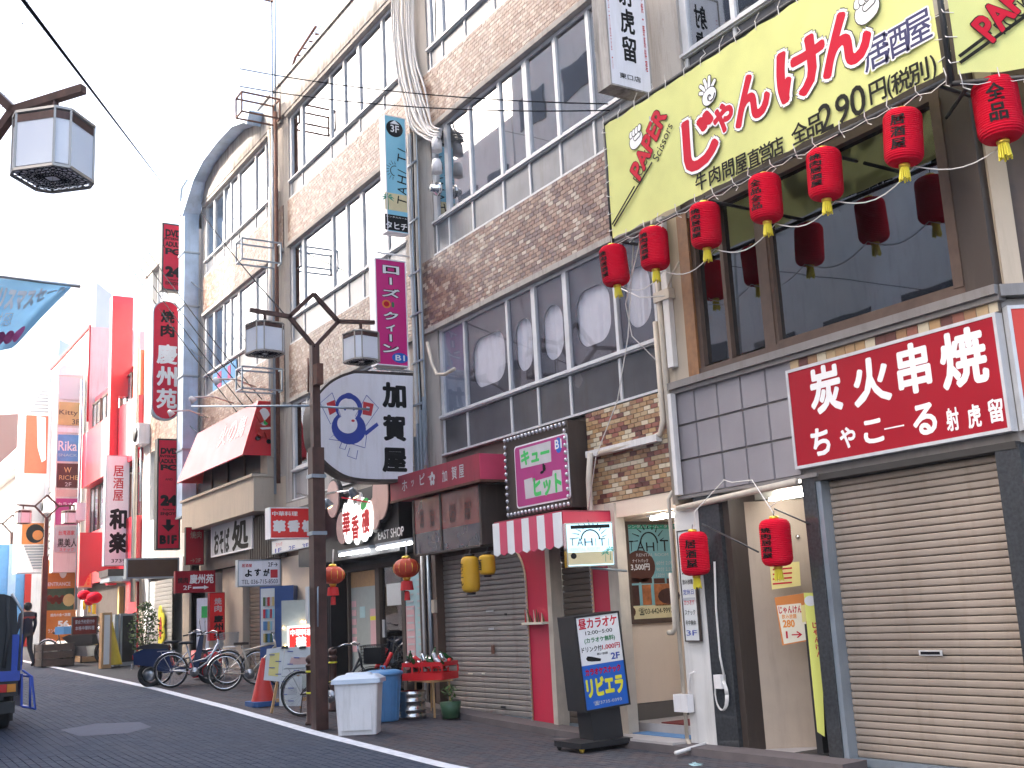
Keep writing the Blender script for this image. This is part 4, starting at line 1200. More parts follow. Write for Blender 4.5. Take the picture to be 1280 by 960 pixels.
for px, py, lb in ((546, 182, 'upper bell-shaped white vent hood beside the third floor windows'), (546, 209, 'lower bell-shaped white vent hood beside the third floor windows')):
    p = at_px(px, py, y=-.12); b = MB().mat('bin_white'); b.lathe([(.01, .14), (.06, .13), (.085, .05), (.085, -.10), (.075, -.10)], p, 14); b.mat('black').lathe([(.074, -.098), (.01, -.096)], p, 14); solo(b, 'vent_hood', lb, 'vent', 'white vent hoods on the pier')
p = at_px(545, 236, y=-.10); b = MB().mat('chrome'); b.lathe([(.11, -.06), (.11, .0), (.07, .03), (.06, .10), (.01, .11)], p, 16, ax=Matrix.Rotation(PI / 2, 3, 'X')); solo(b, 'vent_hood', 'round shiny vent hood below the two white bell-shaped ones', 'vent', 'white vent hoods on the pier')
# tall rusty pipe with steel racks
xr = -22.0
T = thing('rusty_riser', 'tall rusty pipe mast with four steel racks between two tiled buildings, rising above the roofs', 'pipe', (xr, -.15, 4))
b = MB().mat('rust'); b.tube([(xr + .05, -.16, 12.6), (xr + .05, -.16, 4.4)], .045, 8); b.mat('galv').tube([(xr + .05, -.16, 15.9), (xr + .05, -.16, 12.601)], .025, 8); b.build('pipe', T)
b = MB().mat('galv'); b.tube([(xr - .16, -.16, 15.9), (xr - .14, -.16, 4.2)], .028, 8); b.build('pipe', T)
b = MB().mat('pipe_cream'); b.tube([(xr - .5, -.1, 12.4), (xr - .25, -.14, 11.3), (xr - .35, -.12, 8), (xr - .3, -.14, 5)], .05, 7); b.build('pipe', T)
b = MB().mat('pipe_white'); b.tube([(xr - .4, -.1, 11), (xr - .37, -.14, 8.3), (xr - .4, -.12, 6.4)], .07, 7); b.build('pipe', T)
for pz in (15.35, 12.35, 9.05, 6.3):
    b = MB().mat('rust' if pz > 12 else 'galv'); r = .022
    x0_, x1_, y0_, y1_, h_ = xr - .10, xr + .28, -1.0, -.15, .45
    for z in (pz, pz + h_):
        b.tube([(x0_, y0_, z), (x1_, y0_, z)], r, 4); b.tube([(x0_, y1_, z), (x1_, y1_, z)], r, 4); b.tube([(x0_, y0_, z), (x0_, y1_, z)], r, 4); b.tube([(x1_, y0_, z), (x1_, y1_, z)], r, 4)
    for x in (x0_, x1_):
        for y in (y0_, y1_): b.tube([(x, y, pz), (x, y, pz + h_)], r, 4)
    b.build('rack', T)
b = MB().mat('rust'); b.tube([(xr + .1, .1, 13.3), (xr + .1, .3, 14.0), (xr + 1.3, .3, 14.15)], .03, 6); b.tube([(xr + .1, .9, 13.3), (xr + .1, .9, 14.0), (xr + 1.3, .9, 14.15)], .03, 6)
for k in range(4): b.tube([(xr + .2 + .35 * k, .3, 14.0), (xr + .2 + .35 * k, .9, 14.0)], .02, 4)
solo(b, 'roof_ladder', 'curved roof ladder rail showing above the parapet beside the rusty mast', 'ladder')
# antenna on the roof
b = MB().mat('galv'); x, z = PY(410, 40, 1.5); b.tube([(x, 1.5, 13.2), (x, 1.5, z + .3)], .02, 5)
for k in range(5): b.tube([(x - .25 + .1 * k, 1.2, z), (x - .25 + .1 * k, 1.8, z)], .012, 4)
b.tube([(x - .3, 1.5, z), (x + .3, 1.5, z)], .014, 4); b.box(x - .1, x + .1, 1.45, 1.55, z - .25, z - .1)
solo(b, 'roof_antenna', 'small television antenna standing on the roof above the parapet', 'antenna')
# the big duct
T = thing('ventilation_duct', 'tall square blue grey ventilation duct climbing the wall and bending over the roof', 'duct', (-28.1, -.4, 4.2))
xd, yd = -28.22, -.24; w = .235; dz = 0
zs = [4.3, 6.0, 7.9, 9.75, 11.2, 12.35]
for i, (a, c) in enumerate(zip(zs, zs[1:])):
    b = MB().mat('duct'); b.box(xd - w, xd + w, yd - w * .8, yd + w * .8, a + .02, c - .02); b.build('duct_section', T)
b = MB().mat('galv')
for z in zs: b.box(xd - w - .03, xd + w + .03, yd - w * .8 - .03, yd + w * .8 + .03, z - .02, z + .02)
for z in (6.6, 8.6, 10.4): b.tube([(xd + w, yd, z), (-27.7, -.02, z - .3)], .014, 5)
b.build('flange', T)
sec = [(xd, 12.37)] + [PY(x, y, yd) for x, y in ((248, 222), (261, 196), (280, 171), (298, 152), (314, 146))]
sec.append((sec[-1][0] + .25, sec[-1][1] - .15))
Fd = Fr((0, yd, 0), (1, 0, 0))
for i in range(len(sec) - 1):
    b = MB().mat('duct')
    def ring(i):
        a = Vector(sec[max(i - 1, 0)]); c = Vector(sec[min(i + 1, len(sec) - 1)]); d = (c - a).normalized(); n_ = Vector((-d.y, d.x)); p = Vector(sec[i])
        wq = w if i == 0 else .16; q0, q1 = p + n_ * wq, p - n_ * wq
        return [Vector((q0[0], yd - wq, q0[1])), Vector((q0[0], yd + wq, q0[1])), Vector((q1[0], yd + wq, q1[1])), Vector((q1[0], yd - wq, q1[1]))]
    b.hexa(ring(i), ring(i + 1)); b.build('duct_section', T)
b = MB().mat('galv'); b.tube([(xd - .5, yd - .1, 4.3), (xd - .48, yd - .1, 12.9), (xd - .38, yd - .1, 13.2), (xd + .1, yd - .1, 13.25)], .035, 7)
for z in (5, 7, 9, 11): b.tube([(xd - .5, yd - .1, z), (xd - .3, yd + .2, z)], .015, 4)
b.build('pipe', T)
# wires along the street
def sag(p, q, s=.25, n=12):
    p = Vector(p); q = Vector(q); return [p.lerp(q, i / n) - Vector((0, 0, s * 4 * (i / n) * (1 - i / n))) for i in range(n + 1)]
b = MB().mat('wire_black')
b.tube(sag(at_px(252, 266, y=-.3), (-14.73, -2.29, 5.45), .10), .012, 5)
solo(b, 'power_cable', 'thick black cable slanting from the duct down to the top of the lamp post', 'cable')
for (p, q, s_, r_, lb) in ((at_px(300, 86, y=-3.0), at_px(760, 130, y=-.3), .12, .009, 'upper thin dark wire crossing in front of the third floor windows'),
                       (at_px(300, 108, y=-3.0), at_px(762, 138, y=-.3), .14, .009, 'lower thin dark wire crossing in front of the third floor windows'),
                       (at_px(14, -20, y=-8.0), at_px(215, 245, y=-.8), .0, .006, 'thin blue-grey wire slanting down across the open sky at upper left'),
                       (at_px(40, -20, y=-6.5), at_px(-6, 170, y=-6.6), .0, .004, 'dark wire dropping steeply at the upper left corner'),
                       (at_px(-10, 18, y=-6.5), at_px(170, 64, y=-3.0), .05, .005, 'hair-thin wire running right from the wire crossing in the sky')):
    b = MB().mat('wire_black'); b.tube(sag(p, q, s_), r_, 5); solo(b, 'overhead_wire', lb, 'wire')
P = [at_px(215 + 6 * i, 388 + 0 * i, y=-.85) for i in range(4)]
for i in range(4):
    b = MB().mat('wire_black'); b.tube(sag(at_px(158 + 9 * i, 326 - 4 * i, y=-.95), at_px(300 + 9 * i, 520 - 7 * i, y=-.15), .10), .012, 5)
    solo(b, 'overhead_wire', ['topmost', 'second from the top', 'third from the top', 'lowest'][i] + ' of four parallel dark wires slanting past the oval red sign', 'wire', group='parallel wires past the oval sign')
b = MB().mat('wire_white')
for y_, P in ((-.5, [(792, 300), (785, 420), (772, 500), (745, 570), (735, 640)]), (-.5, [(800, 300), (782, 380), (790, 420), (820, 450)]), (-.45, [(830, 370), (800, 372), (775, 360)])):
    b.tube([at_px(x, y, y=y_ + .4 * (i / len(P))) for i, (x, y) in enumerate(P)], .007, 5)
solo(b, 'hanging_cord', 'white cords hanging loosely in front of the purple film window down to the conduit box', 'cable')
# beige pipes at the corner shop's left edge
T = thing('downpipe', 'beige drainpipes and trunking running down left of the grey cladding panels', 'pipe', (-9.72, -.07, 2.9))
b = MB().mat('pipe_cream'); b.tube([(-9.80, -.06, 4.8), (-9.80, -.06, 3.62), (-9.86, -.07, 3.48), (-10.1, -.08, 3.44), (-11.0, -.10, 3.42)], .035, 8); b.build('pipe', T)
b = MB().mat('pipe_cream'); b.tube([(-9.69, -.07, 6.1), (-9.68, -.07, 2.65)], .035, 8); b.build('pipe', T)
b = MB().mat('pipe_white'); b.box(-9.60, -9.50, -.10, -.03, 4.2, 6.0); b.box(-9.64, -9.58, -.11, -.04, 2.75, 3.9); b.build('trunking', T)
b = MB().mat('pipe_cream'); b.box(-9.74, -9.46, -.12, -.03, 5.0, 5.12); b.tube([(-9.5, -.1, 5.1), (-9.3, -.2, 5.2), (-9.2, -.15, 5.35)], .012, 5); b.build('bracket', T)

# ================================================================== GROUND FLOOR OF THE PURPLE FILM BUILDING
T = TA
b = MB().mat('dark_brown'); b.box(-15.9, -11.72, .10, .54, 2.45, 2.90); b.mat('interior').box(-15.9, XR0, .45, .54, 2.9, 4.0)
b.mat('mortar').box(-15.9, XR0, .1, .44, 2.91, 3.98)
b.build('shopfront_beam', T)
XW = PY(762, 800)[0]                                         # beige side wall of the entry recess
yin = PX(852, 700, XW)[0]
xc0, xc1 = PY(850, 700)[0], PY(883, 700)[0]
tile_band(T, PY(738, 600)[0], XR0 - .03, 2.82, 3.98, -.01, 'tiles_yellow', tw=.13, th=.056)
b = MB().mat('beige_wall'); b.box(XW - .25, XW, .0, yin + .5, .40, 2.82); b.mat('grey_dado').box(XW - .25, XW + .004, .001, yin + .5, -.05, .395)
b.mat('beige_wall').box(XW, xc0, .0, .3, 2.62, 2.815); b.box(XW, XR0 - .3, yin + .5, yin + .6, 0, 2.8); b.mat('beige_wall').box(XW, xc0, .3, yin + .5, 2.6, 2.7)
b.build('entry_wall', T)
b = MB().mat('white_wall'); b.box(xc0, xc1 - .03, -.04, yin + .5, .03, 2.62); b.build('entry_pillar', T)
b = MB().mat('step_pale'); b.box(XW, xc0 - .002, -.30, .25, -.02, .10); b.mat('mat_blue').box(XW + .3, xc0 - .01, .02, .24, .101, .11); b.mat('step_pale').box(XW, xc0 - .002, .252, 1.6, -.02, .2); b.mat('mat_red').box(XW + .5, xc0 - .01, .30, 1.2, .201, .215)
b.build('entry_step', T)
b = MB().mat('pipe_cream'); b.tube([(-9.78, -.09, .12), (-9.78, -.09, 2.72), (-9.7, -.09, 2.8)], .022, 7); b.mat('pipe_cream').tube([(-9.95, -.09, 1.25), (-9.85, -.12, 1.25), (-9.80, -.12, 1.3), (-9.80, -.12, 1.9)], .03, 7)
b.tube([(-9.78, -.09, .12), (-9.7, -.12, .05), (-9.5, -.15, .05)], .022, 7)
solo(b, 'drain_pipe', 'slim cream pipe on the white pillar left of the doorway', 'pipe')
b = MB().mat('bin_white'); F = FY(-.07); rc = F.rect((849, 867), (868, 890)); b.fbox(F, rc[0], rc[1], rc[2], rc[3], 0, .09)
b.tube([(rc[1] - .03, -.1, rc[3]), (rc[1] + .02, -.1, rc[3] + .22), (rc[1] + .08, -.09, rc[3] + .24)], .012, 6)
solo(b, 'meter_box', 'small white electric box low on the white pillar', 'box')
# white menu strips
F = FY(-.09); T = cabinet('menu_board', 'narrow white menu strip with lines of coloured print behind the doorway lantern', 'sign', F, F.rect((846, 664), (876, 802)), .03, 'poster_white', 'dark_brown', .012)
q = MB(); rows = ['カラオケ', '歌い放題', '営業時間', '2時間', '飲み放題', '定休日', 'カラオケ', 'スナック', '年中無休', '3F']
a0_, a1_, b0_, b1_ = F.rect((849, 672), (872, 798)); b0_, b1_ = min(b0_, b1_), max(b0_, b1_)
for i, st in enumerate(rows):
    h_ = (b1_ - b0_) / 10; t = b1_ - i * h_; q.mat(['ink_grey', 'ink_blue', 'ink_red2', 'ink_black'][i % 4]); q.text(F, st, (a0_, a1_, t - h_ * .72, t - h_ * .2), .004, .01)
q.mat('sign_grey'); q.fbox(F, a0_ - .02, a1_ + .02, b1_ - .62 * (b1_ - b0_) - .01, b1_ - .62 * (b1_ - b0_) + .02, .003, .0045)
q.build('lettering', T)
b = MB().mat('tube_bright'); p = at_px(852, 634, y=.12); b.tube([(p.x - .55, .12, 2.56), (p.x + .05, .12, 2.56)], .022, 8); b.mat('galv'); b.box(p.x - .6, p.x + .08, .08, .16, 2.585, 2.6)
solo(b, 'tube_light', 'glowing fluorescent tube at the top of the small entry beside the teal poster', 'lamp')
# framed poster with sun drawing on the beige wall
F = FX(XW + .03); rc = F.rect((779, 650), (850, 777))
T = cabinet('poster_frame', 'framed teal poster with sun drawing, price badge and small photos on the beige wall', 'poster', F, rc, .03, 'teal_poster', 'wood_brown', .06)
q = MB()
q.mat('palm'); arect(q, F, (783, 655), (846, 661), .003, .004); q.mat('ink_pale'); rc_ = F.rect((784, 656), (845, 660)); q.text(F, 'レンタルルーム・タヒチ', (rc_[0], rc_[1], min(rc_[2:]), max(rc_[2:])), .005, .01)
sun_mark(q, F, 811, 679, .30, m='ink_black')
for st, x0_, x1_, y0_ in (('T', 786, 792, 676), ('A', 795, 806, 677), ('H', 807, 818, 678), ('I', 820, 823, 676), ('T', 825, 836, 675), ('I', 838, 841, 677)):
    rc_ = F.rect((x0_, y0_), (x1_, 689)); q.mat('ink_black'); q.text(F, st, (rc_[0], rc_[1], min(rc_[2:]), max(rc_[2:])), .004, -.005)
q.mat('brown_badge'); disc(q, F, 800, 708, .24, .20, .003, .004, 24)
for m_, st, tl, br, bo in (('ink_white', '3,500円', (788, 705), (812, 713), .02), ('ink_white', 'ナイトパック', (790, 699), (810, 703), .01), ('ink_pale', 'RENTAL ROOM', (795, 692), (835, 695), 0),
                     ('ink_pale', '60分 2,000', (820, 701), (843, 706), 0), ('ink_pale', '90分 2,500', (820, 709), (843, 714), 0), ('ink_pale', '120分 3,000', (820, 716), (843, 721), 0)):
    rc_ = F.rect(tl, br); q.mat(m_); q.text(F, st, (rc_[0], rc_[1], min(rc_[2:]), max(rc_[2:])), .005, bo)
q.mat('brown_badge')
for x in (785, 801, 817, 833): arect(q, F, (x, 723), (min(x + 14, 846), 729), .003, .004)
q.mat('photo_dark'); arect(q, F, (785, 732), (800, 757), .003, .004); q.mat('photo_orange'); arect(q, F, (802, 731), (815, 756), .003, .004); q.mat('photo_orange'); arect(q, F, (817, 730), (846, 756), .003, .004)
q.mat('photo_dark'); disc(q, F, 836, 745, .18, .10, .0041, .0046, 14)
q.mat('sand'); arect(q, F, (785, 758), (846, 772), .003, .004); rc_ = F.rect((798, 760), (841, 767)); q.mat('ink_grey'); q.text(F, '☎03-6424-9997', (rc_[0], rc_[1], min(rc_[2:]), max(rc_[2:])), .005, .01)
q.mat('brown_badge'); disc(q, F, 790, 765, .055, .06, .0041, .0048, 16)
q.build('print', T)
# small lit sign with sun, palms and slanting letters
F = Fr((PY(770, 680, -.35)[0], -.35, 0), (.38, .925, 0)); rc = F.rect((706, 654), (769, 707))
T = cabinet('light_box_sign', 'small lit white box sign with sun, palm trees and beach, over the second shutter', 'sign', F, rc, .13, 'lit_cyan', 'chrome', .014)
q = MB(); q.mat('sand'); arect(q, F, (709, 691), (767, 704), .0025, .0035); q.mat('ink_black'); arect(q, F, (713, 657), (762, 659.5), .003, .004)
sun_mark(q, F, 738, 674, .24, m='ink_black', rays=11)
for st, x0_, x1_ in (('T', 712, 719), ('A', 721, 729), ('H', 730, 741), ('I', 743, 746), ('T', 748, 757), ('I', 759, 762)):
    rc_ = F.rect((x0_, 673), (x1_, 682)); q.text(F, st, (rc_[0], rc_[1], min(rc_[2:]), max(rc_[2:])), .004, -.005)
q.mat('ink_pale'); rc_ = F.rect((713, 685), (750, 688)); q.text(F, 'RENTAL ROOM', (rc_[0], rc_[1], min(rc_[2:]), max(rc_[2:])), .004, .01)
palm(q, F, 757, 702, .10); palm(q, F, 763, 700, .12); q.mat('ink_black'); disc(q, F, 717, 695, .035, .035, .0036, .0046, 14); q.mat('bin_white')
q.build('print', T)
b = MB().mat('galv'); b.tube([F.p(rc[0] + .3, rc[2] - .01, -.1), F.p(rc[1] + .2, rc[2] - .06, -.25)], .015, 5); b.build('bracket', T)

# karaoke snack sign with bulbs
xs_ = PY(735, 580, .0)[0]; yf = PX(712, 580, xs_)[0]
F = FY(yf); rc = F.rect((633, 560), (713, 645)); zt_ = F.loc(712, 524)[1]; zb_ = F.loc(712, 634)[1]; rc = (F.loc(633, 600)[0], xs_, zb_, zt_)
T = thing('light_box_sign', 'dark framed magenta sign with green letters and bulb border, next to the yellow tiles', 'sign', tuple(F.p((rc[0] + rc[1]) / 2, rc[2])))
q = MB().mat('dark_brown'); q.fbox(F, rc[0], rc[1], rc[2], rc[3], yf - .02, -.004); q.build('cabinet', T)
ax, ay = F.loc(643, 560)[0], F.loc(643, 637)[1]; bx, by = F.loc(710, 560)[0], F.loc(710, 540)[1]
q = MB().mat('sign_white'); q.prism(F, rounded(ax, bx, ay, by, .05), -.003, .006); q.mat('magenta_dark').prism(F, rounded(ax + .02, bx - .02, ay + .02, by - .02, .05), .0065, .010); q.build('face', T)
q = MB(); q.mat('ink_pale'); poly_px(q, F, [(650, 562), (689, 551), (690, 577), (652, 586)], .0105, .0115); poly_px(q, F, [(656, 600), (666, 597), (667, 602), (691, 595), (692, 588), (702, 587), (704, 614), (658, 624)], .0105, .0115)
a_, b_ = F.loc(699, 556.5); q.mat('blue_sign'); q.prism(F, [(a_ + .075 * math.cos(t * PI / 9), b_ + .10 * math.sin(t * PI / 9)) for t in range(18)], .0105, .0118)
for m_, st, tl, br, bo in (('ink_white', 'B1', (694.5, 550), (703, 563), .02), ('leaf_green', 'キュー', (652, 560), (688, 581), .05), ('leaf_green', 'ヒット', (668, 594), (703, 622), .05), ('ink_black', '♪', (676, 580), (684, 594), .02)):
    if m_ == 'leaf_green' and m_ not in M: mat('leaf_green', (.05, .55, .12), .5)
    c0_ = F.loc(tl[0], (tl[1] + br[1]) / 2); c1_ = F.loc(br[0], (tl[1] + br[1]) / 2 - 3); h_ = abs(F.loc(tl[0], tl[1])[1] - F.loc(tl[0], br[1])[1]) * .9
    m0 = (c0_[1] + c1_[1]) / 2; q.mat(m_); q.text(F, st, (c0_[0], c1_[0], m0 - h_ / 2, m0 + h_ / 2), .013, bo)
q.build('lettering', T)
q = MB().mat('bulb')
def bulbs(a0_, a1_, b0_, b1_, na, nb):
    for i in range(na + 1):
        for b__ in (b0_, b1_): yield a0_ + (a1_ - a0_) * i / na, b__
    for j in range(1, nb):
        for a__ in (a0_, a1_): yield a__, b0_ + (b1_ - b0_) * j / nb
for a__, b__ in bulbs(rc[0] + .04, rc[1] - .04, rc[2] + .04, rc[3] - .04, 16, 11):
    q.lathe([(.002, -.03), (.018, -.02), (.024, 0), (.018, .02), (.002, .028)], F.p(a__, b__, .025), 8)
o = q.build('bulbs', T); o['kind'] = 'stuff'
# white conduit box and pipe over the yellow tiles
b = MB().mat('pipe_white'); F = FY(-.05); rc = F.rect((737, 562), (832, 573)); b.box(rc[0], XR0 - .2, -.12, -.03, F.loc(737, 570)[1] - .03, F.loc(737, 570)[1] + .05)
b.mat('pipe_cream'); b.tube([at_px(738, 566, y=-.14), at_px(736, 600, y=-.14), at_px(738, 640, y=-.14), at_px(742, 650, y=-.14)], .04, 7)
solo(b, 'conduit', 'white cable trunking across the yellow tiles with a cream pipe dropping at its left end', 'pipe')

# striped awning and red arch
xs_ = PY(765, 640, .0)[0]; ya = PX(701, 640, xs_)[0] if PX(701, 640, xs_)[0] < -.2 else -.6
F = FY(ya); x0_ = F.loc(616, 660)[0]; zt_ = F.loc(700, 640)[1]; zb_ = F.loc(702, 684)[1]; x1_ = xs_ if abs(F.loc(701, 660)[0] - xs_) < .05 else F.loc(701, 660)[0]
T = thing('striped_awning', 'small red and white vertically striped awning over the red arch between the shutters', 'awning', ((x0_ + x1_) / 2, ya, zb_))
n = 9; w_ = (x1_ - x0_) / n; s0 = None
b = MB().mat('awning_red'); b.box(x0_, x1_, ya + .02, -.01, zt_ - .02, zt_ + .02); b.build('roof_sheet', T)
for i in range(n):
    b = MB().mat('ink_white' if i % 2 == 0 else 'awning_pink'); xa_ = x0_ + i * w_
    pts = [(xa_, zt_), (xa_ + w_, zt_), (xa_ + w_, zb_ + .02), (xa_ + w_ * .5, zb_ - .012), (xa_, zb_ + .02)]
    b.prism(F, pts, -.01 + .004 * (i % 2), .004 + .004 * (i % 2)); b.build('stripe', T)
b = MB().mat('portal_red'); b.box(x1_ - .012, x1_ + .004, ya + .02, -.01, zb_ + .02, zt_); b.build('side_panel', T)
T = thing('red_arch', 'crimson painted shopfront arch with rope lights framing two shutters', 'shopfront', (PY(680, 800)[0], 0, .05))
F = FY(-.02)
xl0, xl1 = PY(662, 800, -.02)[0], PY(690, 800, -.02)[0]; xr0_, xr1_ = PY(739, 700, -.02)[0], PY(760, 700, -.02)[0]
zbase = .05
def arch(x0a, x1a, rad, left):
    P = [(x1a, zbase + .05), (x1a, 2.62)] if left else [(x1a, zbase + .05), (x1a, 2.62)]
    P += [(x0a - rad, 2.62), (x0a - rad, 2.50)] + [(x0a - rad + rad * math.sin(t * PI / 2 / 8) , 2.50 - rad * 1.0 * (1 - math.cos(t * PI / 2 / 8))) for t in range(1, 9)] + [(x0a, zbase + .05)]
    return P
PL = arch(xl0, xl1, .55, True); b = MB().mat('portal_red'); b.prism(F, PL, -.10, .0); b.build('arch_leg', T)
PR = arch(xr0_, xr1_, .35, True); b = MB().mat('portal_red'); b.prism(F, PR, -.10, .0); b.build('arch_leg', T)
for PP in (PL, PR):
    b = MB().mat('rope'); Q = [F.p(a_, b_, .012) for a_, b_ in PP[3:]]; b.tube(Q, .016, 6); b.mat('bulb')
    for k in range(0, 40):
        t = k / 40; seg = Q[-2].lerp(Q[-1], t); b.box(seg.x - .017, seg.x + .017, seg.y - .02, seg.y - .012, seg.z, seg.z + .02)
    b.build('rope_light', T)
b = MB().mat('dark_brown'); b.box(xl0, xl1, -.05, .05, zbase - .04, zbase + .06); b.build('plinth', T)
b = MB().mat('pipe_cream'); b.box(xl1, xl1 + .10, -.06, .12, zbase, 2.6); b.box(xr1_, xr1_ + .2, -.03, .12, zbase, 2.8); b.build('post', T)
b = MB().mat('brochure'); a_, c_ = F.loc(661, 775); a2_, _ = F.loc(687, 775); b.box(a_, a2_, -.14, -.02, c_ - .06, c_ - .03)
b.mat('cone_red')
for k in range(9):
    x = a_ + (a2_ - a_) * (k + .3) / 9; b.tube([(x, -.08, c_ - .04), (x + random.uniform(-.04, .04), -.10, c_ + random.uniform(.06, .16))], .012, 4, r2=.004)
    if k % 3 == 1: b.mat('leaf')
    elif k % 3 == 2: b.mat('dark_brown')
    else: b.mat('brochure')
solo(b, 'leaflet_rack', 'little rack of dried stalks and leaflets fixed to the red arch post', 'rack')
shutter(TA, xl1 + .11, xr0_ + .0, .06, 2.55, .12, 'shutter_brown', pitch=.075, slot=False)
# wide grey shutter and its posts
xk0 = PY(556, 800, .1)[0]; xk1 = PY(668, 800, .1)[0]
shutter(TA, xk0, xk1 - .0, .08, 2.50, .12, 'shutter_grey', pitch=.072, slot=False)
F = FY(.098)
for px, py, w, h, m in ((616, 812, .04, .12, 'rust'), (614, 786, .07, .03, 'ink_pale'), (612, 764, .10, .025, 'ink_pale'), (632, 768, .03, .03, 'black'), (588, 842, .06, .02, 'brochure'), (604, 842, .04, .02, 'brochure'), (629, 884, .06, .03, 'black')):
    a_, b_ = F.loc(px, py); b = MB().mat(m); b.fbox(F, a_ - w, a_ + w, b_ - h / 2, b_ + h / 2, -.004, .004); b.build('lock_plate' if m in ('rust', 'black') else 'sticker', TA)
b = MB().mat('wood_brown'); b.box(xk0 - .12, xk0, -.02, .2, .05, 2.5); b.mat('dark_brown').box(xk0 - .34, xk0 - .121, .02, .2, .05, 2.6); b.mat('galv').tube([(xk0 - .22, -.02, .1), (xk0 - .22, -.02, 2.7)], .03, 7); b.mat('pipe_white').tube([(xk0 - .42, -.04, .15), (xk0 - .41, -.04, 2.8)], .022, 6)
b.mat('wire_black').tube([(xk0 - .3, -.03, .15), (xk0 - .33, -.03, 1.4), (xk0 - .3, -.03, 2.6)], .015, 5)
b.build('shopfront_post', TA)
b = MB().mat('step_pale'); b.box(xk0 - .1, xl0, -.36, .08, -.02, .07); b.mat('kerb').box(xk0 - .3, XW, -.5, -.361, -.03, .035); b.build('doorstep', TA)
# red fascia with white brush lettering
xs_ = PY(634, 585, .0)[0]; yk = PX(600, 590, xs_)[0]
F = FY(yk); x0_ = F.loc(488, 610)[0]; zt_ = F.loc(600, 566)[1]; zb_ = F.loc(600, 599)[1]
T = thing('shop_fascia', 'grimy red box fascia with white brush lettering and bright pink side, above old lantern panels', 'sign', ((x0_ + xs_) / 2, yk, zb_))
b = MB().mat('awning_red'); b.box(x0_, xs_ - .01, yk, -.005, zb_, zt_); b.build('fascia_box', T)
b = MB().mat('awning_pink'); b.box(xs_ - .0095, xs_ + .003, yk + .004, -.006, zb_ + .003, zt_ - .003); b.build('side_panel', T)
b = MB().mat('rust'); b.box(x0_, xs_ + .01, yk - .015, yk + .01, zb_ - .035, zb_ - .002); b.box(xs_ - .01, xs_ + .02, yk + .011, -.01, zb_ - .035, zb_ - .003); b.build('rail', T)
q = MB().mat('ink_pale')
for st, x, y, w_, h_ in (('ホ', 508, 607, .22, .2), ('ッ', 518, 604, .12, .12), ('ピ', 530, 599, .2, .2), ('ー', 540, 596, .12, .1), ('✿', 541, 601, .01, .01), ('✿', 540.5, 598, .22, .24), ('加', 556, 595, .19, .2), ('賀', 568, 591, .19, .22), ('屋', 577, 589, .18, .22)):
    if st == '✿' and w_ < .1: continue
    if st == 'ー': x -= 3
    a_, b_ = F.loc(x - (2 if x < 535 else 0), y); w_ *= .8; h_ *= .85
    q.text(F, st, (a_ - w_ / 2, a_ + w_ / 2, b_ - h_ / 2, b_ + h_ / 2), .004, .01)
q.build('lettering', T)
# old lantern panels below it
yp = yk + .12; F = FY(yp); x0_ = F.loc(516, 640)[0]; x1_ = min(F.loc(602, 640)[0], xs_ + .05); z0_ = F.loc(602, 678)[1]; z1_ = zb_ - .04
T = thing('display_case', 'dark weathered shop case with two faded pictures of red lanterns under the red fascia', 'sign', ((x0_ + x1_) / 2, yp, z0_))
b = MB().mat('dark_brown'); b.box(x0_, x1_, yp + .03, .09, z0_ - .03, z1_); xm = x0_ + (x1_ - x0_) * .44
for x in (x0_, xm - .04, x1_ - .05): b.box(x, x + .05, yp - .01, yp + .03, z0_ - .03, z1_)
b.box(x0_ + .05, x1_ - .05, yp - .02, yp + .03, z0_ - .06, z0_ - .031); b.build('case', T)
for a_, c_ in ((x0_ + .052, xm - .042), (xm + .012, x1_ - .052)):
    b = MB().mat('faded_dark'); b.box(a_, c_, yp + .002, yp + .028, z0_ - .028, z0_ + .28); b.build('picture_panel', T)
    b = MB().mat('faded_red'); b.box(a_, c_, yp + .002, yp + .028, z0_ + .282, z1_ - .002); b.mat('ink_black')
    for k, st in enumerate(('居酒屋', '加賀屋')): b.vtext(F, st, (a_ + (c_ - a_) * (.2 + .4 * k), a_ + (c_ - a_) * (.38 + .4 * k), z0_ + .35, z1_ - .2), -.0, .0)
    b.build('picture_panel', T)
# yellow lanterns
def yellow_lantern(px, py, y, h, r, label, st):
    p = at_px(px, py, y=y); T = thing('yellow_lantern', label, 'lantern', tuple(p), group='yellow lanterns by the grey shutter')
    b = MB().mat('lantern_yellow'); prof = [(r * (.55 + .45 * math.sqrt(max(0, 1 - abs(2 * i / 30 - 1) ** 6))) - (.003 if i % 2 else 0), -h / 2 + h * i / 30) for i in range(31)]
    b.lathe(prof, n=20); b.build('paper_shade', T, local=True)
    b = MB().mat('black'); b.lathe([(r * .5, h / 2), (r * .55, h / 2 + .03), (.01, h / 2 + .035)], n=14); b.lathe([(.01, -h / 2 - .03), (r * .45, -h / 2 - .03), (r * .5, -h / 2)], n=14); b.tube([(0, 0, h / 2 + .03), (0, .02, h / 2 + .12)], .005, 4); b.build('cap', T, local=True)
    lantern_text(T, st, math.radians(262), h=h, r=r, size=.11)
yellow_lantern(588, 718, -.35, .50, .135, 'tall yellow paper lantern hanging in front of the grey shutter', '生ビール')
yellow_lantern(609, 706, -.40, .27, .115, 'short round yellow paper lantern just right of the tall yellow one', '酒')

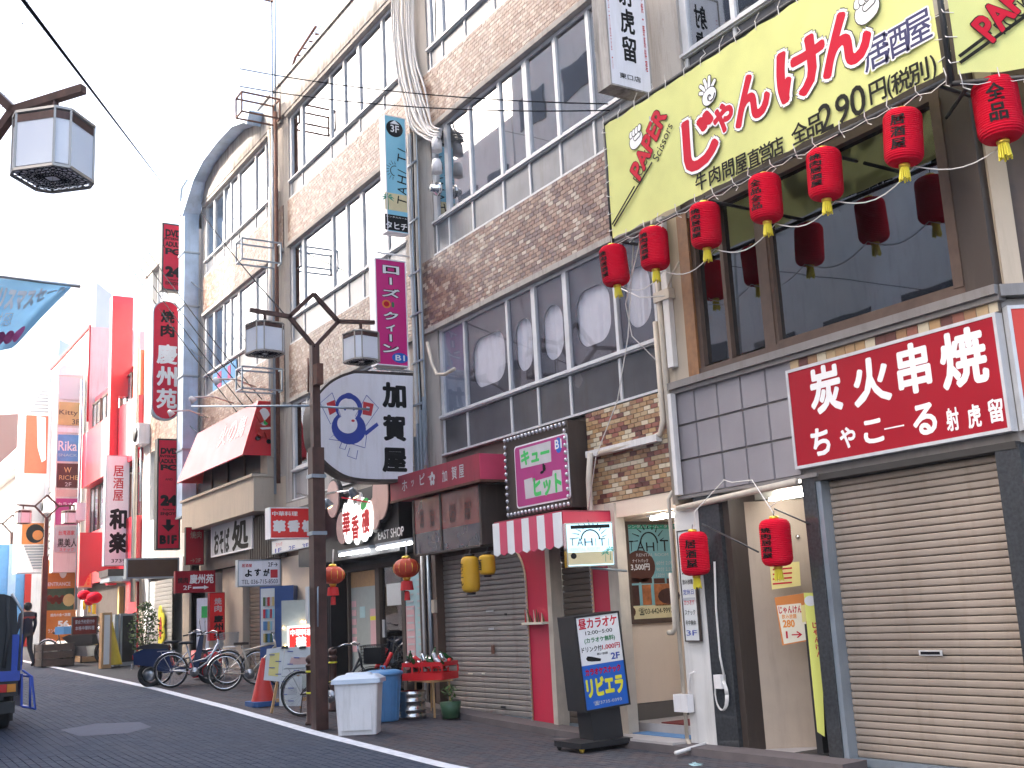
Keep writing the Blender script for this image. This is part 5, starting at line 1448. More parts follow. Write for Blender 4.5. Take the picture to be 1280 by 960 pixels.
# ================================================================== STANDING KARAOKE SIGN
gx, gy, g0 = G(753, 938)
T = thing('standing_sign', 'tilted standing light box sign with white and blue face advertising daytime karaoke, on the pavement', 'sign', (gx, gy, g0), 0)
rl = RG(4.0); u = Vector((.10, .995 * math.cos(rl), 0)); ud = Vector((.10, .99 * math.cos(rl), math.sin(rl))).normalized(); nd = Vector((.995, -.10, 0)); vd = nd.cross(ud).normalized()
F = Fr((gx + .02, gy, g0), ud, vd)
pc = [F.loc(*p) for p in ((719, 771), (774, 763), (787, 880), (730, 892))]
a0_ = (pc[0][0] + pc[3][0]) / 2; a1_ = (pc[1][0] + pc[2][0]) / 2; b1_ = (pc[0][1] + pc[1][1]) / 2; b0_ = (pc[2][1] + pc[3][1]) / 2
q = MB().mat('black'); q.fbox(F, a0_, a1_, b0_, b1_, -.40, -.004)
for r_ in ((a0_, a0_ + .02, b0_, b1_), (a1_ - .02, a1_, b0_, b1_), (a0_ + .021, a1_ - .021, b0_, b0_ + .02), (a0_ + .021, a1_ - .021, b1_ - .02, b1_)): q.fbox(F, *r_, -.0039, .01)
q.build('cabinet', T)
bm = F.loc(752, 829)[1]
q = MB().mat('sign_grey'); q.mat('ink_white').fbox(F, a0_ + .021, a1_ - .021, bm, b1_ - .021, -.003, .003); q.build('face', T)
q = MB().mat('blue_sign'); q.fbox(F, a0_ + .021, a1_ - .021, b0_ + .021, bm - .001, -.003, .003); q.build('face', T)
q = MB(); W_ = a1_ - a0_; H_ = b1_ - b0_
for m_, st, u0, u1, v0, v1, bo in (('ink_red', '昼カラオケ', .07, .93, .855, .965, .03), ('ink_black', '12:00−5:00', .20, .80, .79, .83, .012), ('ink_green', '(カラオケ無料)', .16, .84, .695, .76, .03),
                                 ('ink_black', 'ドリンク付', .08, .52, .61, .67, .025), ('ink_red', '1,000円', .53, .93, .61, .67, .025), ('ink_black', '歌い放題', .40, .64, .565, .59, .015), ('ink_blue', '2F', .70, .90, .50, .57, .03),
                                 ('ink_red', 'カラオケスナック', .10, .88, .365, .44, .055), ('ink_yellow', 'リビエラ', .08, .90, .14, .345, .06), ('ink_pale', '☎3735-0393', .20, .82, .055, .10, .01)):
    rc_ = (a0_ + u0 * W_, a0_ + u1 * W_, b0_ + v0 * H_, b0_ + v1 * H_); q.mat(m_); q.text(F, st, rc_, .0045, bo)
q.mat('ink_black'); q.prism(F, [(a0_ + x * W_, b0_ + y * H_) for x, y in ((.18, .52), (.26, .51), (.46, .50), (.48, .525), (.28, .56), (.19, .57), (.15, .545))], .0035, .0045)
q.build('lettering', T)
q = MB().mat('black'); q.fbox(F, a0_ + .09, a1_ - .12, .10, b0_ - .002, -.36, -.04); q.build('pedestal', T)
q = MB().mat('black'); q.box(gx - .42, gx + .10, gy - .36, gy + .36, g0 + .05, g0 + .11); q.build('base_plate', T)
for dx in (-.38, .06):
    for dy in (-.32, .32):
        q = MB().mat('gold' if dx > 0 else 'black'); q.lathe([(.005, -.015), (.025, -.012), (.025, .012), (.005, .015)], (gx + dx, gy + dy, g0 + .026), 10, ax=Matrix.Rotation(PI / 2, 3, 'X')); q.box(gx + dx - .02, gx + dx + .02, gy + dy - .02, gy + dy + .02, g0 + .027, g0 + .05); q.build('castor', T)

# posters in the doorway
x_, z_ = PY(992, 774, .25); F = Fr((x_, .25, 0), (.80, .6, 0)); rl = RG(5); F = Fr((x_, .25, 0), (.80, .6, .03), (-.04, .0, 1))
F = Fr((x_, .25, 0), (.8 , .6, 0))
T = thing('drinks_poster', 'orange and white drinks poster hanging askew below the right doorway lantern', 'poster', (x_, .25, z_ - .4))
q = MB().mat('orange_poster'); poly_px(q, F, [(968, 747), (1007, 741), (1016, 800), (978, 807)], -.01, 0); q.build('panel', T)
q = MB().mat('brochure'); poly_px(q, F, [(971, 757), (1001, 754), (1013, 799), (980, 805)], .0005, .002); q.mat('ink_red')
for m_, st, tl, br, bo in (('ink_red', 'じゃんけん', (973, 758), (1003, 766), .03), ('ink_orange', '飲み放題', (977, 768), (996, 773), .02), ('ink_orange', '280', (978, 775), (994, 784), .04), ('ink_red', '1→1', (982, 789), (1010, 797), .02)):
    rc_ = F.rect(tl, br); q.mat(m_); q.text(F, st, (rc_[0], rc_[1], min(rc_[2:]), max(rc_[2:])), .003, bo)
q.mat('poster_yellow'); poly_px(q, F, [(1001, 757), (1009, 755), (1011, 776), (1003, 778)], .0025, .004); q.build('print', T)
F = Fr((x_ + .05, .5, 0), (.8, .6, 0)); q = MB().mat('poster_yellow'); poly_px(q, F, [(962, 705), (999, 702), (1001, 732), (965, 737)], -.005, 0); q.mat('ink_red')
for i in range(4): poly_px(q, F, [(966, 711 + 6 * i), (990, 709 + 6 * i), (990, 711 + 6 * i), (966, 713 + 6 * i)], .0005, .0015)
solo(q, 'notice', 'faded yellow price notice partly hidden behind the right doorway lantern', 'poster')
F = Fr((PY(1024, 850, .1)[0], .1, 0), (.55, .835, 0)); T = thing('standing_banner', 'leaning lime yellow upright banner with red hiragana against the dark doorway post', 'banner', tuple(F.p(0, .1)))
q = MB().mat('banner_yellow'); poly_px(q, F, [(1005, 741), (1022, 741), (1026, 800), (1031, 921), (1022, 915)], -.015, 0); q.build('cloth', T)
q = MB().mat('ink_red2')
for k, st in enumerate('じゃんけん'):
    rc_ = F.rect((1015 + k * 1.4, 778 + k * 9), (1022 + k * 1.3, 785 + k * 9)); q.text(F, st, (rc_[0], rc_[1], min(rc_[2:]), max(rc_[2:])), .002, .04)
q.mat('ink_white'); disc(q, F, 1013, 751, .06, .05, .001, .002); q.build('lettering', T)
q = MB().mat('black'); gx_, gy_, gz_ = F.p(-.05, 0).x, F.p(-.05, 0).y, .04; q.box(gx_ - .3, gx_ + .1, gy_ - .05, gy_ + .35, .045, .08); q.box(gx_ - .1, gx_ - .02, gy_ + .05, gy_ + .15, .08, 1.3); q.build('base', T)

# ================================================================== GROUND FLOOR OF THE BUILDING BEHIND THE LAMP POST
T = TB
xe = -15.93; x_f0 = PY(386, 650)[0]; gB = gz(-19)
b = MB().mat('black'); b.box(x_f0, xe - .42, -.22, .54, 2.62, 3.78); b.build('black_fascia', T)
b = MB().mat('concrete'); b.box(-21.95, x_f0 - .01, .0, .54, 3.2, 3.98); b.box(x_f0, xe, .05, .54, 3.79, 3.98); b.build('shop_wall', T)
b = MB().mat('black'); b.box(-21.95, xe, 2.4, 2.5, .2, 3.2)
xw = x_f0
for k in range(9): b.box(xw + .09 * k, xw + .09 * k + .06, .10, .5, gB - .05, 2.62)
b.box(x_f0, xe, .35, .5, 2.45, 2.62)
b.build('slatted_wall', T)
F = FY(.30)
xd_ = [F.loc(x, 780)[0] for x in (441, 475, 480, 508, 512, 540)]
b = MB().mat('dark_brown'); b.box(xd_[0] - .06, xd_[0], .22, .36, gB - .1, 2.5); b.box(xd_[1], xd_[2], .22, .36, gB - .1, 2.5); b.box(xd_[3], xd_[4], .22, .36, gB - .1, 2.5); b.box(xd_[5] - .02, xe, .1, .4, gB - .2, 2.6)
b.box(xd_[0], xd_[5], .22, .36, 2.44, 2.52); b.build('door_frame', T)
b = MB().mat('poster_grey'); b.box(xd_[0] + .002, xd_[1] - .002, .28, .32, gB - .1, 2.15); b.mat('wood_light').box(xd_[0] + .002, xd_[1] - .002, .28, .32, 2.151, 2.43); b.build('shopfront_panel', T)
b = MB().mat('glass_clear'); b.box(xd_[2] + .002, xd_[3] - .002, .28, .29, gB, 2.43); dr = b.build('door', T)
b = MB().mat('aluminium'); b.box(xd_[2] + .03, xd_[2] + .08, .25, .278, 1.25, 1.55); b.build('door_handle', dr)
b = MB().mat('poster_cyan'); b.box(xd_[4] + .002, xd_[5] - .022, .24, .27, .9, 2.45); b.mat('poster_pink').box(xd_[4] + .01, xd_[4] + .32, .232, .2395, .92, 1.75)
b.mat('ink_pale')
for i in range(12):
    for j in range(2): b.box(xd_[4] + .06 + .38 * j, xd_[4] + .30 + .38 * j, .226, .2315 if j == 0 else .2395, 1.0 + .115 * i, 1.03 + .115 * i)
b.build('menu_panel', T)
b = MB().mat('poster_pink')
for i in range(6): b.box(xd_[0] + .03, xd_[0] + .22, .272, .279, 1.0 + .16 * i, 1.11 + .16 * i)
b.box(xd_[1] - .34, xd_[1] - .06, .272, .279, 1.1, 1.75); b.mat('ink_yellow').box(xd_[1] - .33, xd_[1] - .08, .268, .2715, 1.55, 1.62); b.mat('poster_cyan').box(xd_[0] + .38, xd_[0] + .6, .272, .279, 1.6, 1.8)
b.mat('poster_white').box(xd_[2] + .22, xd_[3] - .1, .262, .27, 1.78, 2.15); b.build('notice', T)
b = MB().mat('interior'); b.box(xd_[2], xd_[5], 1.6, 1.7, gB, 2.6); b.mat('faded_red').box(xd_[2] + .3, xd_[3], 1.3, 1.4, gB, 1.6); b.build('room', T)
for z, x in ((1.38, .22), (1.02, .24), (.62, .26), (1.72, .7)):
    b = MB().mat('bulb_warm'); b.lathe([(.004, -.02), (.02, 0), (.004, .02)], (xd_[2] + x, .7, z), 8); b.build('lamp', T)
# tube lamps over the entrance
for (xa_, ya_), (xb_, yb_) in (((425, 694), (461, 689)), ((472, 686), (514, 678))):
    p, q_ = at_px(xa_, ya_, y=-.34), at_px(xb_, yb_, y=-.34)
    T = thing('tube_light', 'left of two glowing fluorescent tubes over the black restaurant entrance' if xa_ < 450 else 'right of two glowing fluorescent tubes over the black restaurant entrance', 'lamp', tuple(p))
    q_.z = p.z; b = MB().mat('galv'); b.box(p.x - .05, q_.x + .05, -.36, -.25, p.z + .035, p.z + .08); b.build('housing', T)
    b = MB().mat('tube_light'); b.tube([p, q_], .026, 8); b.build('tube', T)
F = FY(-.225)
q = MB().mat('ink_white'); rc = F.rect((473, 664), (505, 668)); a0_ = F.loc(473, 668)[0]; a1_ = F.loc(505, 664)[0]; zc = (F.loc(473, 668)[1] + F.loc(505, 665)[1]) / 2; q.text(F, 'EAST SHOP', (a0_, a1_, zc - .075, zc + .075), .004, .015)
solo(q, 'sign_lettering', 'white EAST SHOP letters on the black restaurant fascia', 'sign')
# cloud shaped restaurant sign
F = FY(-.32)
T = thing('shaped_sign', 'cut-out restaurant sign of white cloud petals with red characters and pink hand shapes', 'sign', tuple(F.p(F.loc(447, 680)[0], F.loc(447, 680)[1])))
def ell(q, F, px, py, rw, rh, c0, c1, an=0, n=18):
    a, b_ = F.loc(px, py); q.prism(F, [(a + rw * math.cos(t) * math.cos(an) - rh * math.sin(t) * math.sin(an), b_ + rw * math.cos(t) * math.sin(an) + rh * math.sin(t) * math.cos(an)) for t in [2 * PI * k / n for k in range(n)]], c0, c1)
q = MB().mat('black')
for P in ((416, 624, .28, .34), (428, 658, .28, .30), (474, 620, .30, .42), (468, 641, .24, .30), (448, 652, .52, .36)): ell(q, F, P[0], P[1], P[2] + .03, P[3] + .03, -.08, -.011)
q.build('backing', T)
mat('pink_shape', (.62, .42, .38), .5, var=.08, streak=.1)
for i, P in enumerate(((416, 624, .27, .33), (428, 660, .24, .28), (476, 618, .30, .42), (469, 641, .20, .28))):
    q = MB().mat('pink_shape'); ell(q, F, P[0], P[1], P[2], P[3], -.010 + .002 * i, .01 + .002 * i); q.build('hand_shape', T)
q = MB().mat('lit_white')
for i, P in enumerate(((434, 650, .13, .30), (440, 641, .13, .28), (448, 655, .17, .36), (456, 648, .16, .36), (464, 648, .13, .30), (438, 668, .16, .16), (458, 665, .16, .16))): ell(q, F, P[0], P[1], P[2], P[3], .02, .035 + .0013 * i)
q.build('petal_plate', T)
q = MB()
for st, x, y in (('華', 436, 654), ('香', 447, 659), ('樓', 460, 651)):
    a, b_ = F.loc(x, y); q.mat('sign_red_bright'); q.text(F, st, (a - .165, a + .165, b_ - .21, b_ + .21), .046, .04)
q.mat('ink_white'); ell(q, F, 452, 624, .10, .12, .02, .05); q.mat('leaf_green'); ell(q, F, 458, 630, .14, .08, .02, .052, .5); q.mat('ink_red'); line_px(q, F, [(431, 622), (466, 628)], .015, .055)
q.build('lettering', T)
for (xa_, ya_, xb_, yb_, lb) in ((403, 618, 440, 614, 'chrome bracket spotlight beside the lamp post, aimed at the cloud shaped sign'), (372, 617, 408, 627, 'bracket spotlight just left of the lamp post, over the red restaurant sign')):
    T = thing('spotlight', lb, 'lamp', tuple(at_px(xb_, yb_, y=-.9))); b = MB().mat('chrome'); b.tube([at_px(xa_, ya_, y=-.2), at_px((xa_ + xb_) / 2, (ya_ + yb_) / 2 - 1, y=-.8), at_px(xb_, yb_, y=-.95)], .022, 6); b.build('arm', T)
    p = at_px(xb_ + 2, yb_ + 3, y=-.95); b = MB().mat('galv'); b.lathe([(.03, .10), (.05, .08), (.085, -.05), (.08, -.052)], p, 12, ax=Matrix.Rotation(.6, 3, 'X')); b.build('shade', T)
    b = MB().mat('bulb_warm'); b.lathe([(.005, -.075), (.04, -.068), (.045, -.056)], p, 10, ax=Matrix.Rotation(.6, 3, 'X')); b.build('bulb', T)
# red projecting box sign and floor strip under it
F = FX(PY(405, 650, -.22)[0]); T = cabinet('projecting_sign', 'red box sign with white Chinese restaurant characters, half hidden by the lamp post', 'sign', F, F.rect((337, 634), (405, 673)), .24, 'sign_red_bright', 'sign_white', .02)
letters(T, F, [('ink_white', '中華料理', (340, 639), (372, 645), .02), ('ink_white', '華', (341, 650), (357, 666), .07), ('ink_white', '香', (359, 650), (375, 665), .07), ('ink_white', '樓', (377, 650), (393, 665), .07)])
F = FY(-.24); T = cabinet('floor_sign', 'white strip of three small floor panels below the red restaurant box sign', 'sign', F, (F.loc(340, 690)[0], F.loc(389, 680)[0], F.loc(340, 693)[1], F.loc(340, 677)[1]), .1, 'poster_white', 'galv', .015)
letters(T, F, [('ink_blue', '1F', (344, 686), (352, 690), .02), ('ink_blue', '2F', (361, 683), (369, 687), .02), ('ink_blue', '3F', (378, 680), (386, 684), .02), ('ink_red', 'スナック', (345, 679), (353, 682), .01)])
# fat red Chinese lanterns
def fat_lantern(px, py, y, s, label):
    p = at_px(px, py, y=y); T = thing('round_lantern', label, 'lantern', tuple(p), group='round fringed lanterns of the restaurant')
    b = MB().mat('lantern_fat'); n = 24; vs = []; pr = []
    for i in range(13):
        t = PI * (i + .8) / 13.6; pr.append((.20 * s * math.sin(t) ** .8, -.145 * s * math.cos(t)))
    for r_, z in pr:
        for k in range(n): rr = r_ * (1 - .05 * (k % 2)); vs.append((rr * math.cos(2 * PI * k / n), rr * math.sin(2 * PI * k / n), z))
    b.smooth = False; b.add(vs, [(i * n + k, i * n + (k + 1) % n, (i + 1) * n + (k + 1) % n, (i + 1) * n + k) for i in range(12) for k in range(n)] + [tuple(range(n))[::-1], tuple(range(12 * n, 13 * n))]); b.build('shade', T, local=True)
    b = MB().mat('gold'); b.lathe([(.06 * s, .14 * s), (.07 * s, .15 * s), (.05 * s, .18 * s)], n=12); b.lathe([(.04 * s, -.19 * s), (.06 * s, -.16 * s), (.06 * s, -.14 * s)], n=12)
    for k in range(0, n, 2):
        a = 2 * PI * k / n; b.tube([(.203 * s * math.sin(t) * math.cos(a), .203 * s * math.sin(t) * math.sin(a), -.147 * s * math.cos(t)) for t in [PI * (j + 1) / 8 for j in range(7)]], .004, 3)
    b.build('rib', T, local=True)
    b = MB().mat('tassel_red'); b.lathe([(.10 * s, -.33 * s), (.085 * s, -.20 * s), (.05 * s, -.19 * s)], n=12, smooth=False); b.lathe([(.045 * s, -.48 * s), (.04 * s, -.36 * s), (.02 * s, -.34 * s)], n=8, smooth=False); b.build('tassel', T, local=True)
    b = MB().mat('pipe_white'); b.tube([(0, 0, .18 * s), (0, .02, .42 * s)], .012 * s, 5); b.build('cord', T, local=True)
fat_lantern(508, 710, -.45, 1.02, 'round red fringed lantern hanging below the right fluorescent tube')
fat_lantern(416, 719, -.9, 1.0, 'round red fringed lantern hanging just right of the lamp post')
# brown shop wall left of the lamp post and doorways further left
T = TB; gl = gz(-20.5)
F = FY(.05); xs_ = [F.loc(x, 760)[0] for x in (340, 352, 386)]
b = MB().mat('wood_brown'); b.box(xs_[0], xs_[1], .02, .3, gl - .1, 3.2); b.mat('beige_wall').box(xs_[1], x_f0, .05, .3, 1.2, 2.9); b.mat('wood_brown').box(xs_[1], x_f0, .05, .3, 2.901, 3.2)
b.mat('cream_wall').box(xs_[1], x_f0, .06, .3, gl - .1, 1.199)
b.build('shopfront_panel', T)
b = MB().mat('dark_room'); b.box(-27.9, -22.0, 1.2, 1.3, .3, 3.2); b.mat('cream_wall').box(PY(302, 780)[0] - 1.55, PY(300, 780)[0], .06, .5, .3, 2.9)
b.build('shop_wall', TC)
shutter(TC, PY(301, 780)[0] + .02, -22.05, .45, 2.75, .2, 'shutter_brown', pitch=.09, slot=False)
b = MB().mat('dark_brown'); b.box(PY(256, 660)[0], -22.0, -.10, .3, 2.90, 3.86)
xq = PY(320, 660)[0]; k = xq
while k < -22.1: b.box(k, k + .07, -.16, -.101, 2.92, 3.84); k += .14
b.build('slatted_fascia', TC)
F = FY(-.17); T = cabinet('shop_sign', 'white rectangular noodle shop sign with grey brush characters in a dark slatted fascia', 'sign', F, (F.loc(264, 680)[0], F.loc(315, 670)[0], F.loc(264, 697)[1], F.loc(264, 657)[1]), .06, 'sign_grey', 'sign_white', .03)
letters(T, F, [('ink_grey', 'おそば', (268, 664), (287, 690), .04), ('ink_grey', '処', (290, 652), (311, 685), .04)])
# sushi bar sign
F = FX(PY(351, 715, -.15)[0]); T = cabinet('projecting_sign', 'small white projecting sign with black hiragana, red square and telephone number', 'sign', F, F.rect((297, 700), (351, 732)), .14, 'sign_white', 'galv', .02)
letters(T, F, [('ink_black', 'よ', (306, 712), (315, 721), .05), ('ink_black', 'す', (318, 711), (326, 720), .05), ('ink_black', 'が', (329, 711), (337, 720), .05), ('ink_red2', '■', (338, 712), (347, 722), .02), ('ink_white', '鮨', (339.5, 713.5), (345.5, 720.5), .02),
                 ('ink_black', '2F→', (335, 703), (347, 708), .01), ('ink_grey', 'TEL 036-715-8503', (302, 725), (347, 729), .0), ('ink_red', '居酒屋', (302, 705), (315, 709), .02)])
# barbecue signs
F = FX(PY(269, 728, -.15)[0]); T = cabinet('projecting_sign', 'red projecting sign with barbecue name and white arrow pointing right', 'sign', F, F.rect((219, 714), (269, 740)), .12, 'sign_red', 'sign_red', .02)
letters(T, F, [('ink_black', '焼肉', (222, 722), (235, 729), .03), ('ink_white', '慶州苑', (237, 718), (267, 729), .03), ('ink_white', '2F', (229, 732), (239, 737), .01)])
q = MB().mat('ink_white'); poly_px(q, F, [(241, 733.5), (255, 733), (255, 731.5), (261, 734), (255, 737), (255, 735.5), (241, 736)], .003, .004); q.build('arrow', T)
F = FX(PY(281, 770, -.1)[0]); T = cabinet('upright_sign', 'red upright barbecue sign standing behind the bicycles beside the grey machine', 'sign', F, F.rect((262, 741), (281, 800)), .15, 'sign_red_bright', 'sign_red', .015)
letters(T, F, [('ink_pale', '焼肉', (268, 747), (277, 765), .02, True), ('ink_black', '慶州苑', (267, 769), (279, 798), .04, True)])
F = FX(PY(255, 680, -.15)[0]); T = cabinet('projecting_sign', 'dark red faded barbecue sign left of the slatted fascia', 'sign', F, F.rect((232, 659), (255, 706)), .1, 'sign_red', 'dark_brown', .015)
letters(T, F, [('tiles_pale', '焼肉', (238, 664), (252, 673), .02), ('tiles_pale', '→2F', (238, 698), (251, 703), .02)])
# DVD signs and the oval barbecue sign
def dvd(tlx, tly, brx, bry, full, label):
    F = FX(PY(brx, (tly + bry) / 2, -.15)[0]); rc = F.rect((tlx, tly), (brx, bry)); T = cabinet('projecting_sign', label, 'sign', F, rc, .26, 'dvd_red', 'black', .04)
    a0, a1 = min(rc[:2]) + .06, max(rc[:2]) - .06; b0, b1 = min(rc[2:]), max(rc[2:]); q = MB().mat('ink_black'); H_ = b1 - b0
    def tx(st, u0, u1, v0, v1, bo=.03): q.text(F, st, (a0 + (a1 - a0) * u0, a0 + (a1 - a0) * u1, b1 - H_ * v1, b1 - H_ * v0), .004, bo)
    if full:
        for st, v0, v1 in (('DVD', .085, .14), ('INTERNET', .15, .172), ('ADULT', .185, .225), ('PC', .235, .29)): tx(st, .05, .95, v0, v1, .05)
        tx('AND', .3, .7, .36, .38); tx('24', .05, .95, .51, .61, .08); tx('hours', .2, .8, .63, .65); tx('ENJOY!', .08, .92, .665, .70, .04); tx('B1F', .05, .95, .87, .95, .07)
        q.prism(F, [(a0 + (a1 - a0) * u, b1 - H_ * v) for u, v in ((.38, .73), (.62, .73), (.62, .78), (.85, .78), (.5, .84), (.15, .78), (.38, .78))], .003, .004)
        cx, cz, rr = (a0 + a1) / 2, b1 - H_ * .19, (a1 - a0) * .52
    else:
        for st, v0, v1 in (('DVD', .09, .2), ('INTERNET', .21, .25), ('ADULT', .27, .35), ('PC', .37, .47)): tx(st, .05, .95, v0, v1, .05)
        tx('24', .05, .95, .64, .80, .08); tx('hours', .2, .8, .82, .85); tx('ENJOY!', .08, .92, .87, .93, .04); cx, cz, rr = (a0 + a1) / 2, b1 - H_ * .30, (a1 - a0) * .56
    q.tube([F.p(cx + rr * math.cos(t * PI / 12), cz + rr * .95 * math.sin(t * PI / 12), .003) for t in range(25)], .012, 4); q.build('lettering', T)
dvd(203, 278, 230, 365, False, 'upper dark red video shop sign beside the duct, above the oval sign')
dvd(197, 548, 225, 687, True, 'lower tall red video shop sign with black print and an arrow pointing down')
F = FX(-29.44); rc = F.rect((193, 376), (223, 524)); a0, a1, b0, b1 = min(rc[:2]), max(rc[:2]), min(rc[2:]), max(rc[2:]); r_ = (a1 - a0) / 2 * .98
T = thing('projecting_sign', 'tall crimson sign with rounded ends, black and white barbecue characters', 'sign', tuple(F.p((a0 + a1) / 2, b0)))
q = MB().mat('galv'); q.prism(F, rounded(a0 - .03, a1 + .03, b0 - .03, b1 + .03, r_, 8), -.24, -.004); q.build('cabinet', T)
q = MB().mat('dvd_red'); q.prism(F, rounded(a0, a1, b0, b1, r_ * .97, 8), -.003, .004); q.build('face', T)
letters(T, F, [('ink_black', '焼肉', (201, 386), (218, 423), .04, True), ('ink_white', '慶州苑', (196, 428), (221, 513), .035, True)], off=.003)
# white spotlights over the awning
for x, y, xb_, yb_ in ((270, 474, 320, 478), (240, 497, 292, 498), (213, 514, 260, 516)):
    T = thing('spotlight', {270: 'upper right of three white bracket spotlights above the red awning', 240: 'middle of three white bracket spotlights above the red awning', 213: 'lowest left of three white bracket spotlights, beside the duct'}[x], 'lamp', tuple(at_px(x, y, y=-1.3)))
    b = MB().mat('pipe_white'); b.tube([at_px(x, y, y=-1.3), at_px((x + xb_) / 2, (y + yb_) / 2 - 2, y=-.7), at_px(xb_, yb_ + 6, y=-.05)], .02, 5); b.build('arm', T)
    b = MB().mat('bin_white'); p = at_px(x, y + 2, y=-1.3); b.lathe([(.03, .07), (.045, .06), (.08, -.08), (.07, -.08)], p, 10, ax=Matrix.Rotation(.7, 3, 'X')); b.build('shade', T)
# red awning with santa
xs_ = PY(343, 560, .0)[0]; ya = -1.15; X = FX(xs_)
yo = X.loc(303, 568)[0]; zf = X.loc(303, 568)[1]; zr = X.loc(323, 501)[1]; zr2 = X.loc(340, 567)[1]; F0 = FY(yo); xl = F0.loc(221, 603)[0]
T = thing('awning', 'big sloping red awning with pale brush characters, its right side showing a santa', 'awning', ((xs_ + xl) / 2, yo, zf))
yr = X.loc(323, 501)[0]
b = MB().mat('awning_fire'); b.hexa([(xl, yo, zf), (xs_, yo, zf), (xs_, yr, zr), (xl + .5, yr, zr)], [(xl, yo + .02, zf - .02), (xs_, yo + .02, zf - .02), (xs_, yr + .02, zr - .02), (xl + .5, yr + .02, zr - .02)]); b.build('front_cloth', T)
b = MB().mat('santa_red'); b.add([(xs_ + .005, yo, zf - .01), (xs_ + .005, -.02, zf - .01), (xs_ + .005, -.02, zr), (xs_ + .005, yr, zr)], [(0, 1, 2, 3)]); b.add([(xl, yo, zf), (xl, -.02, zf), (xl + .3, -.02, zr), (xl + .5, yr, zr)], [(3, 2, 1, 0)]); b.add([(xs_, yr, zr), (xs_, -.02, zr), (xl + .3, -.02, zr), (xl + .5, yr, zr)], [(0, 1, 2, 3)]); b.build('side_cloth', T)
up = Vector((0, yr - yo, zr - zf)).normalized(); Fa = Fr((xs_, yo, zf), (1, 0, 0), up); q = MB().mat('ink_white'); La = (Vector((0, yr - yo, zr - zf))).length
for k, st in enumerate('火の鳥'): q.text(Fa, st, (-2.2 + .62 * k, -1.65 + .62 * k, La * .40, La * .82), .006, .02)
q.build('lettering', T)
Fs = FX(xs_ + .006); q = MB()
q.mat('cone_red'); disc(q, Fs, 330, 535, .20, .22, .002, .006); q.mat('ink_white'); disc(q, Fs, 330, 521, .13, .19, .006, .009, 14); q.mat('ink_white')
line_px(q, Fs, [(325, 536), (341, 535)], .03, .008); q.mat('cone_red'); line_px(q, Fs, [(327, 528), (321, 516)], .07, .006); line_px(q, Fs, [(333, 528), (340, 520)], .07, .006); line_px(q, Fs, [(327, 538), (323, 545)], .08, .006); line_px(q, Fs, [(333, 539), (336, 548)], .08, .006)
q.mat('leaf_green'); disc(q, Fs, 332, 528, .05, .06, .009, .012, 10); q.mat('ink_black'); disc(q, Fs, 322, 548, .06, .05, .006, .010, 10); disc(q, Fs, 336, 552, .06, .05, .006, .010, 10)
q.build('santa_print', T)
# cream balcony box under the awning
T = TC; xa_ = PY(250, 640)[0]
b = MB().mat('cream_wall'); b.box(xa_, xs_ - .03, -.45, .01, 3.90, 4.62); b.box(xa_ - .02, xs_, -.50, .01, 4.621, 4.68); b.box(xs_ - .45, xs_ - .03, -.15, .01, 4.681, 5.8); b.build('balcony', T)
b = MB().mat('film'); b.box(xa_, xs_ - .46, -.06, .0, 4.69, 5.9); b.mat('wood_brown')
for k in range(5): x = xa_ + (xs_ - .5 - xa_) * k / 4; b.box(x, x + .06, -.10, -.061, 4.69, 5.85)
b.build('balcony_window', T)
b = MB().mat('flag_blue'); F = FY(.0); rc = F.rect((265, 478), (330, 455)); b.box(-27.0, -25.2, .03, .05, 7.3, 7.75); b.mat('flag_pink').box(-26.6, -26.3, .02, .029, 7.3, 7.7); b.box(-25.8, -25.6, .02, .029, 7.35, 7.7)
b.build('window_decoration', T)
# vending machine
vx, vy, vz = G(330, 868); F = FX(PX(346, 800, -22.2)[0] * 0 - 21.9); 
F = Fr((PY(322, 800, -.75)[0], -.75, 0), (.55, .835, 0)); a0, a1 = F.loc(325, 800)[0], F.loc(345, 800)[0]; b1, b0 = F.loc(335, 733)[1], gz(-21.5)
T = thing('vending_machine', 'blue and white drinks vending machine behind the traffic cone, under the small white sign', 'machine', tuple(F.p((a0 + a1) / 2, b0, -.2)))
q = MB().mat('vend_blue'); q.fbox(F, a0, a1 + .35, b0, b1, -.55, -.005); q.build('body', T)
q = MB().mat('poster_white'); q.fbox(F, a0 + .02, a1 - .02, b0 + .75, b1 - .04, -.004, .01); q.build('display', T)
rnd = random.Random(5)
q = MB(); 
for r in range(4):
    for k in range(5):
        q.mat(['cyan_sign', 'crate_red', 'leaf', 'ink_pale', 'gold_poster', 'bin_blue'][rnd.randrange(6)]); x = a0 + .07 + (a1 - a0 - .14) * k / 4.4; z = b0 + .80 + r * (b1 - b0 - .9) / 4.2
        q.fbox(F, x, x + .06, z, z + .17, .011, .03)
q.build('drink', T)
q = MB().mat('bin_white'); q.fbox(F, a0 + .3, a0 + .45, b0 + .5, b0 + .7, .0, .02); q.mat('black').fbox(F, a0 + .06, a1 - .06, b0 + .15, b0 + .35, .0, .015); q.build('coin_panel', T)

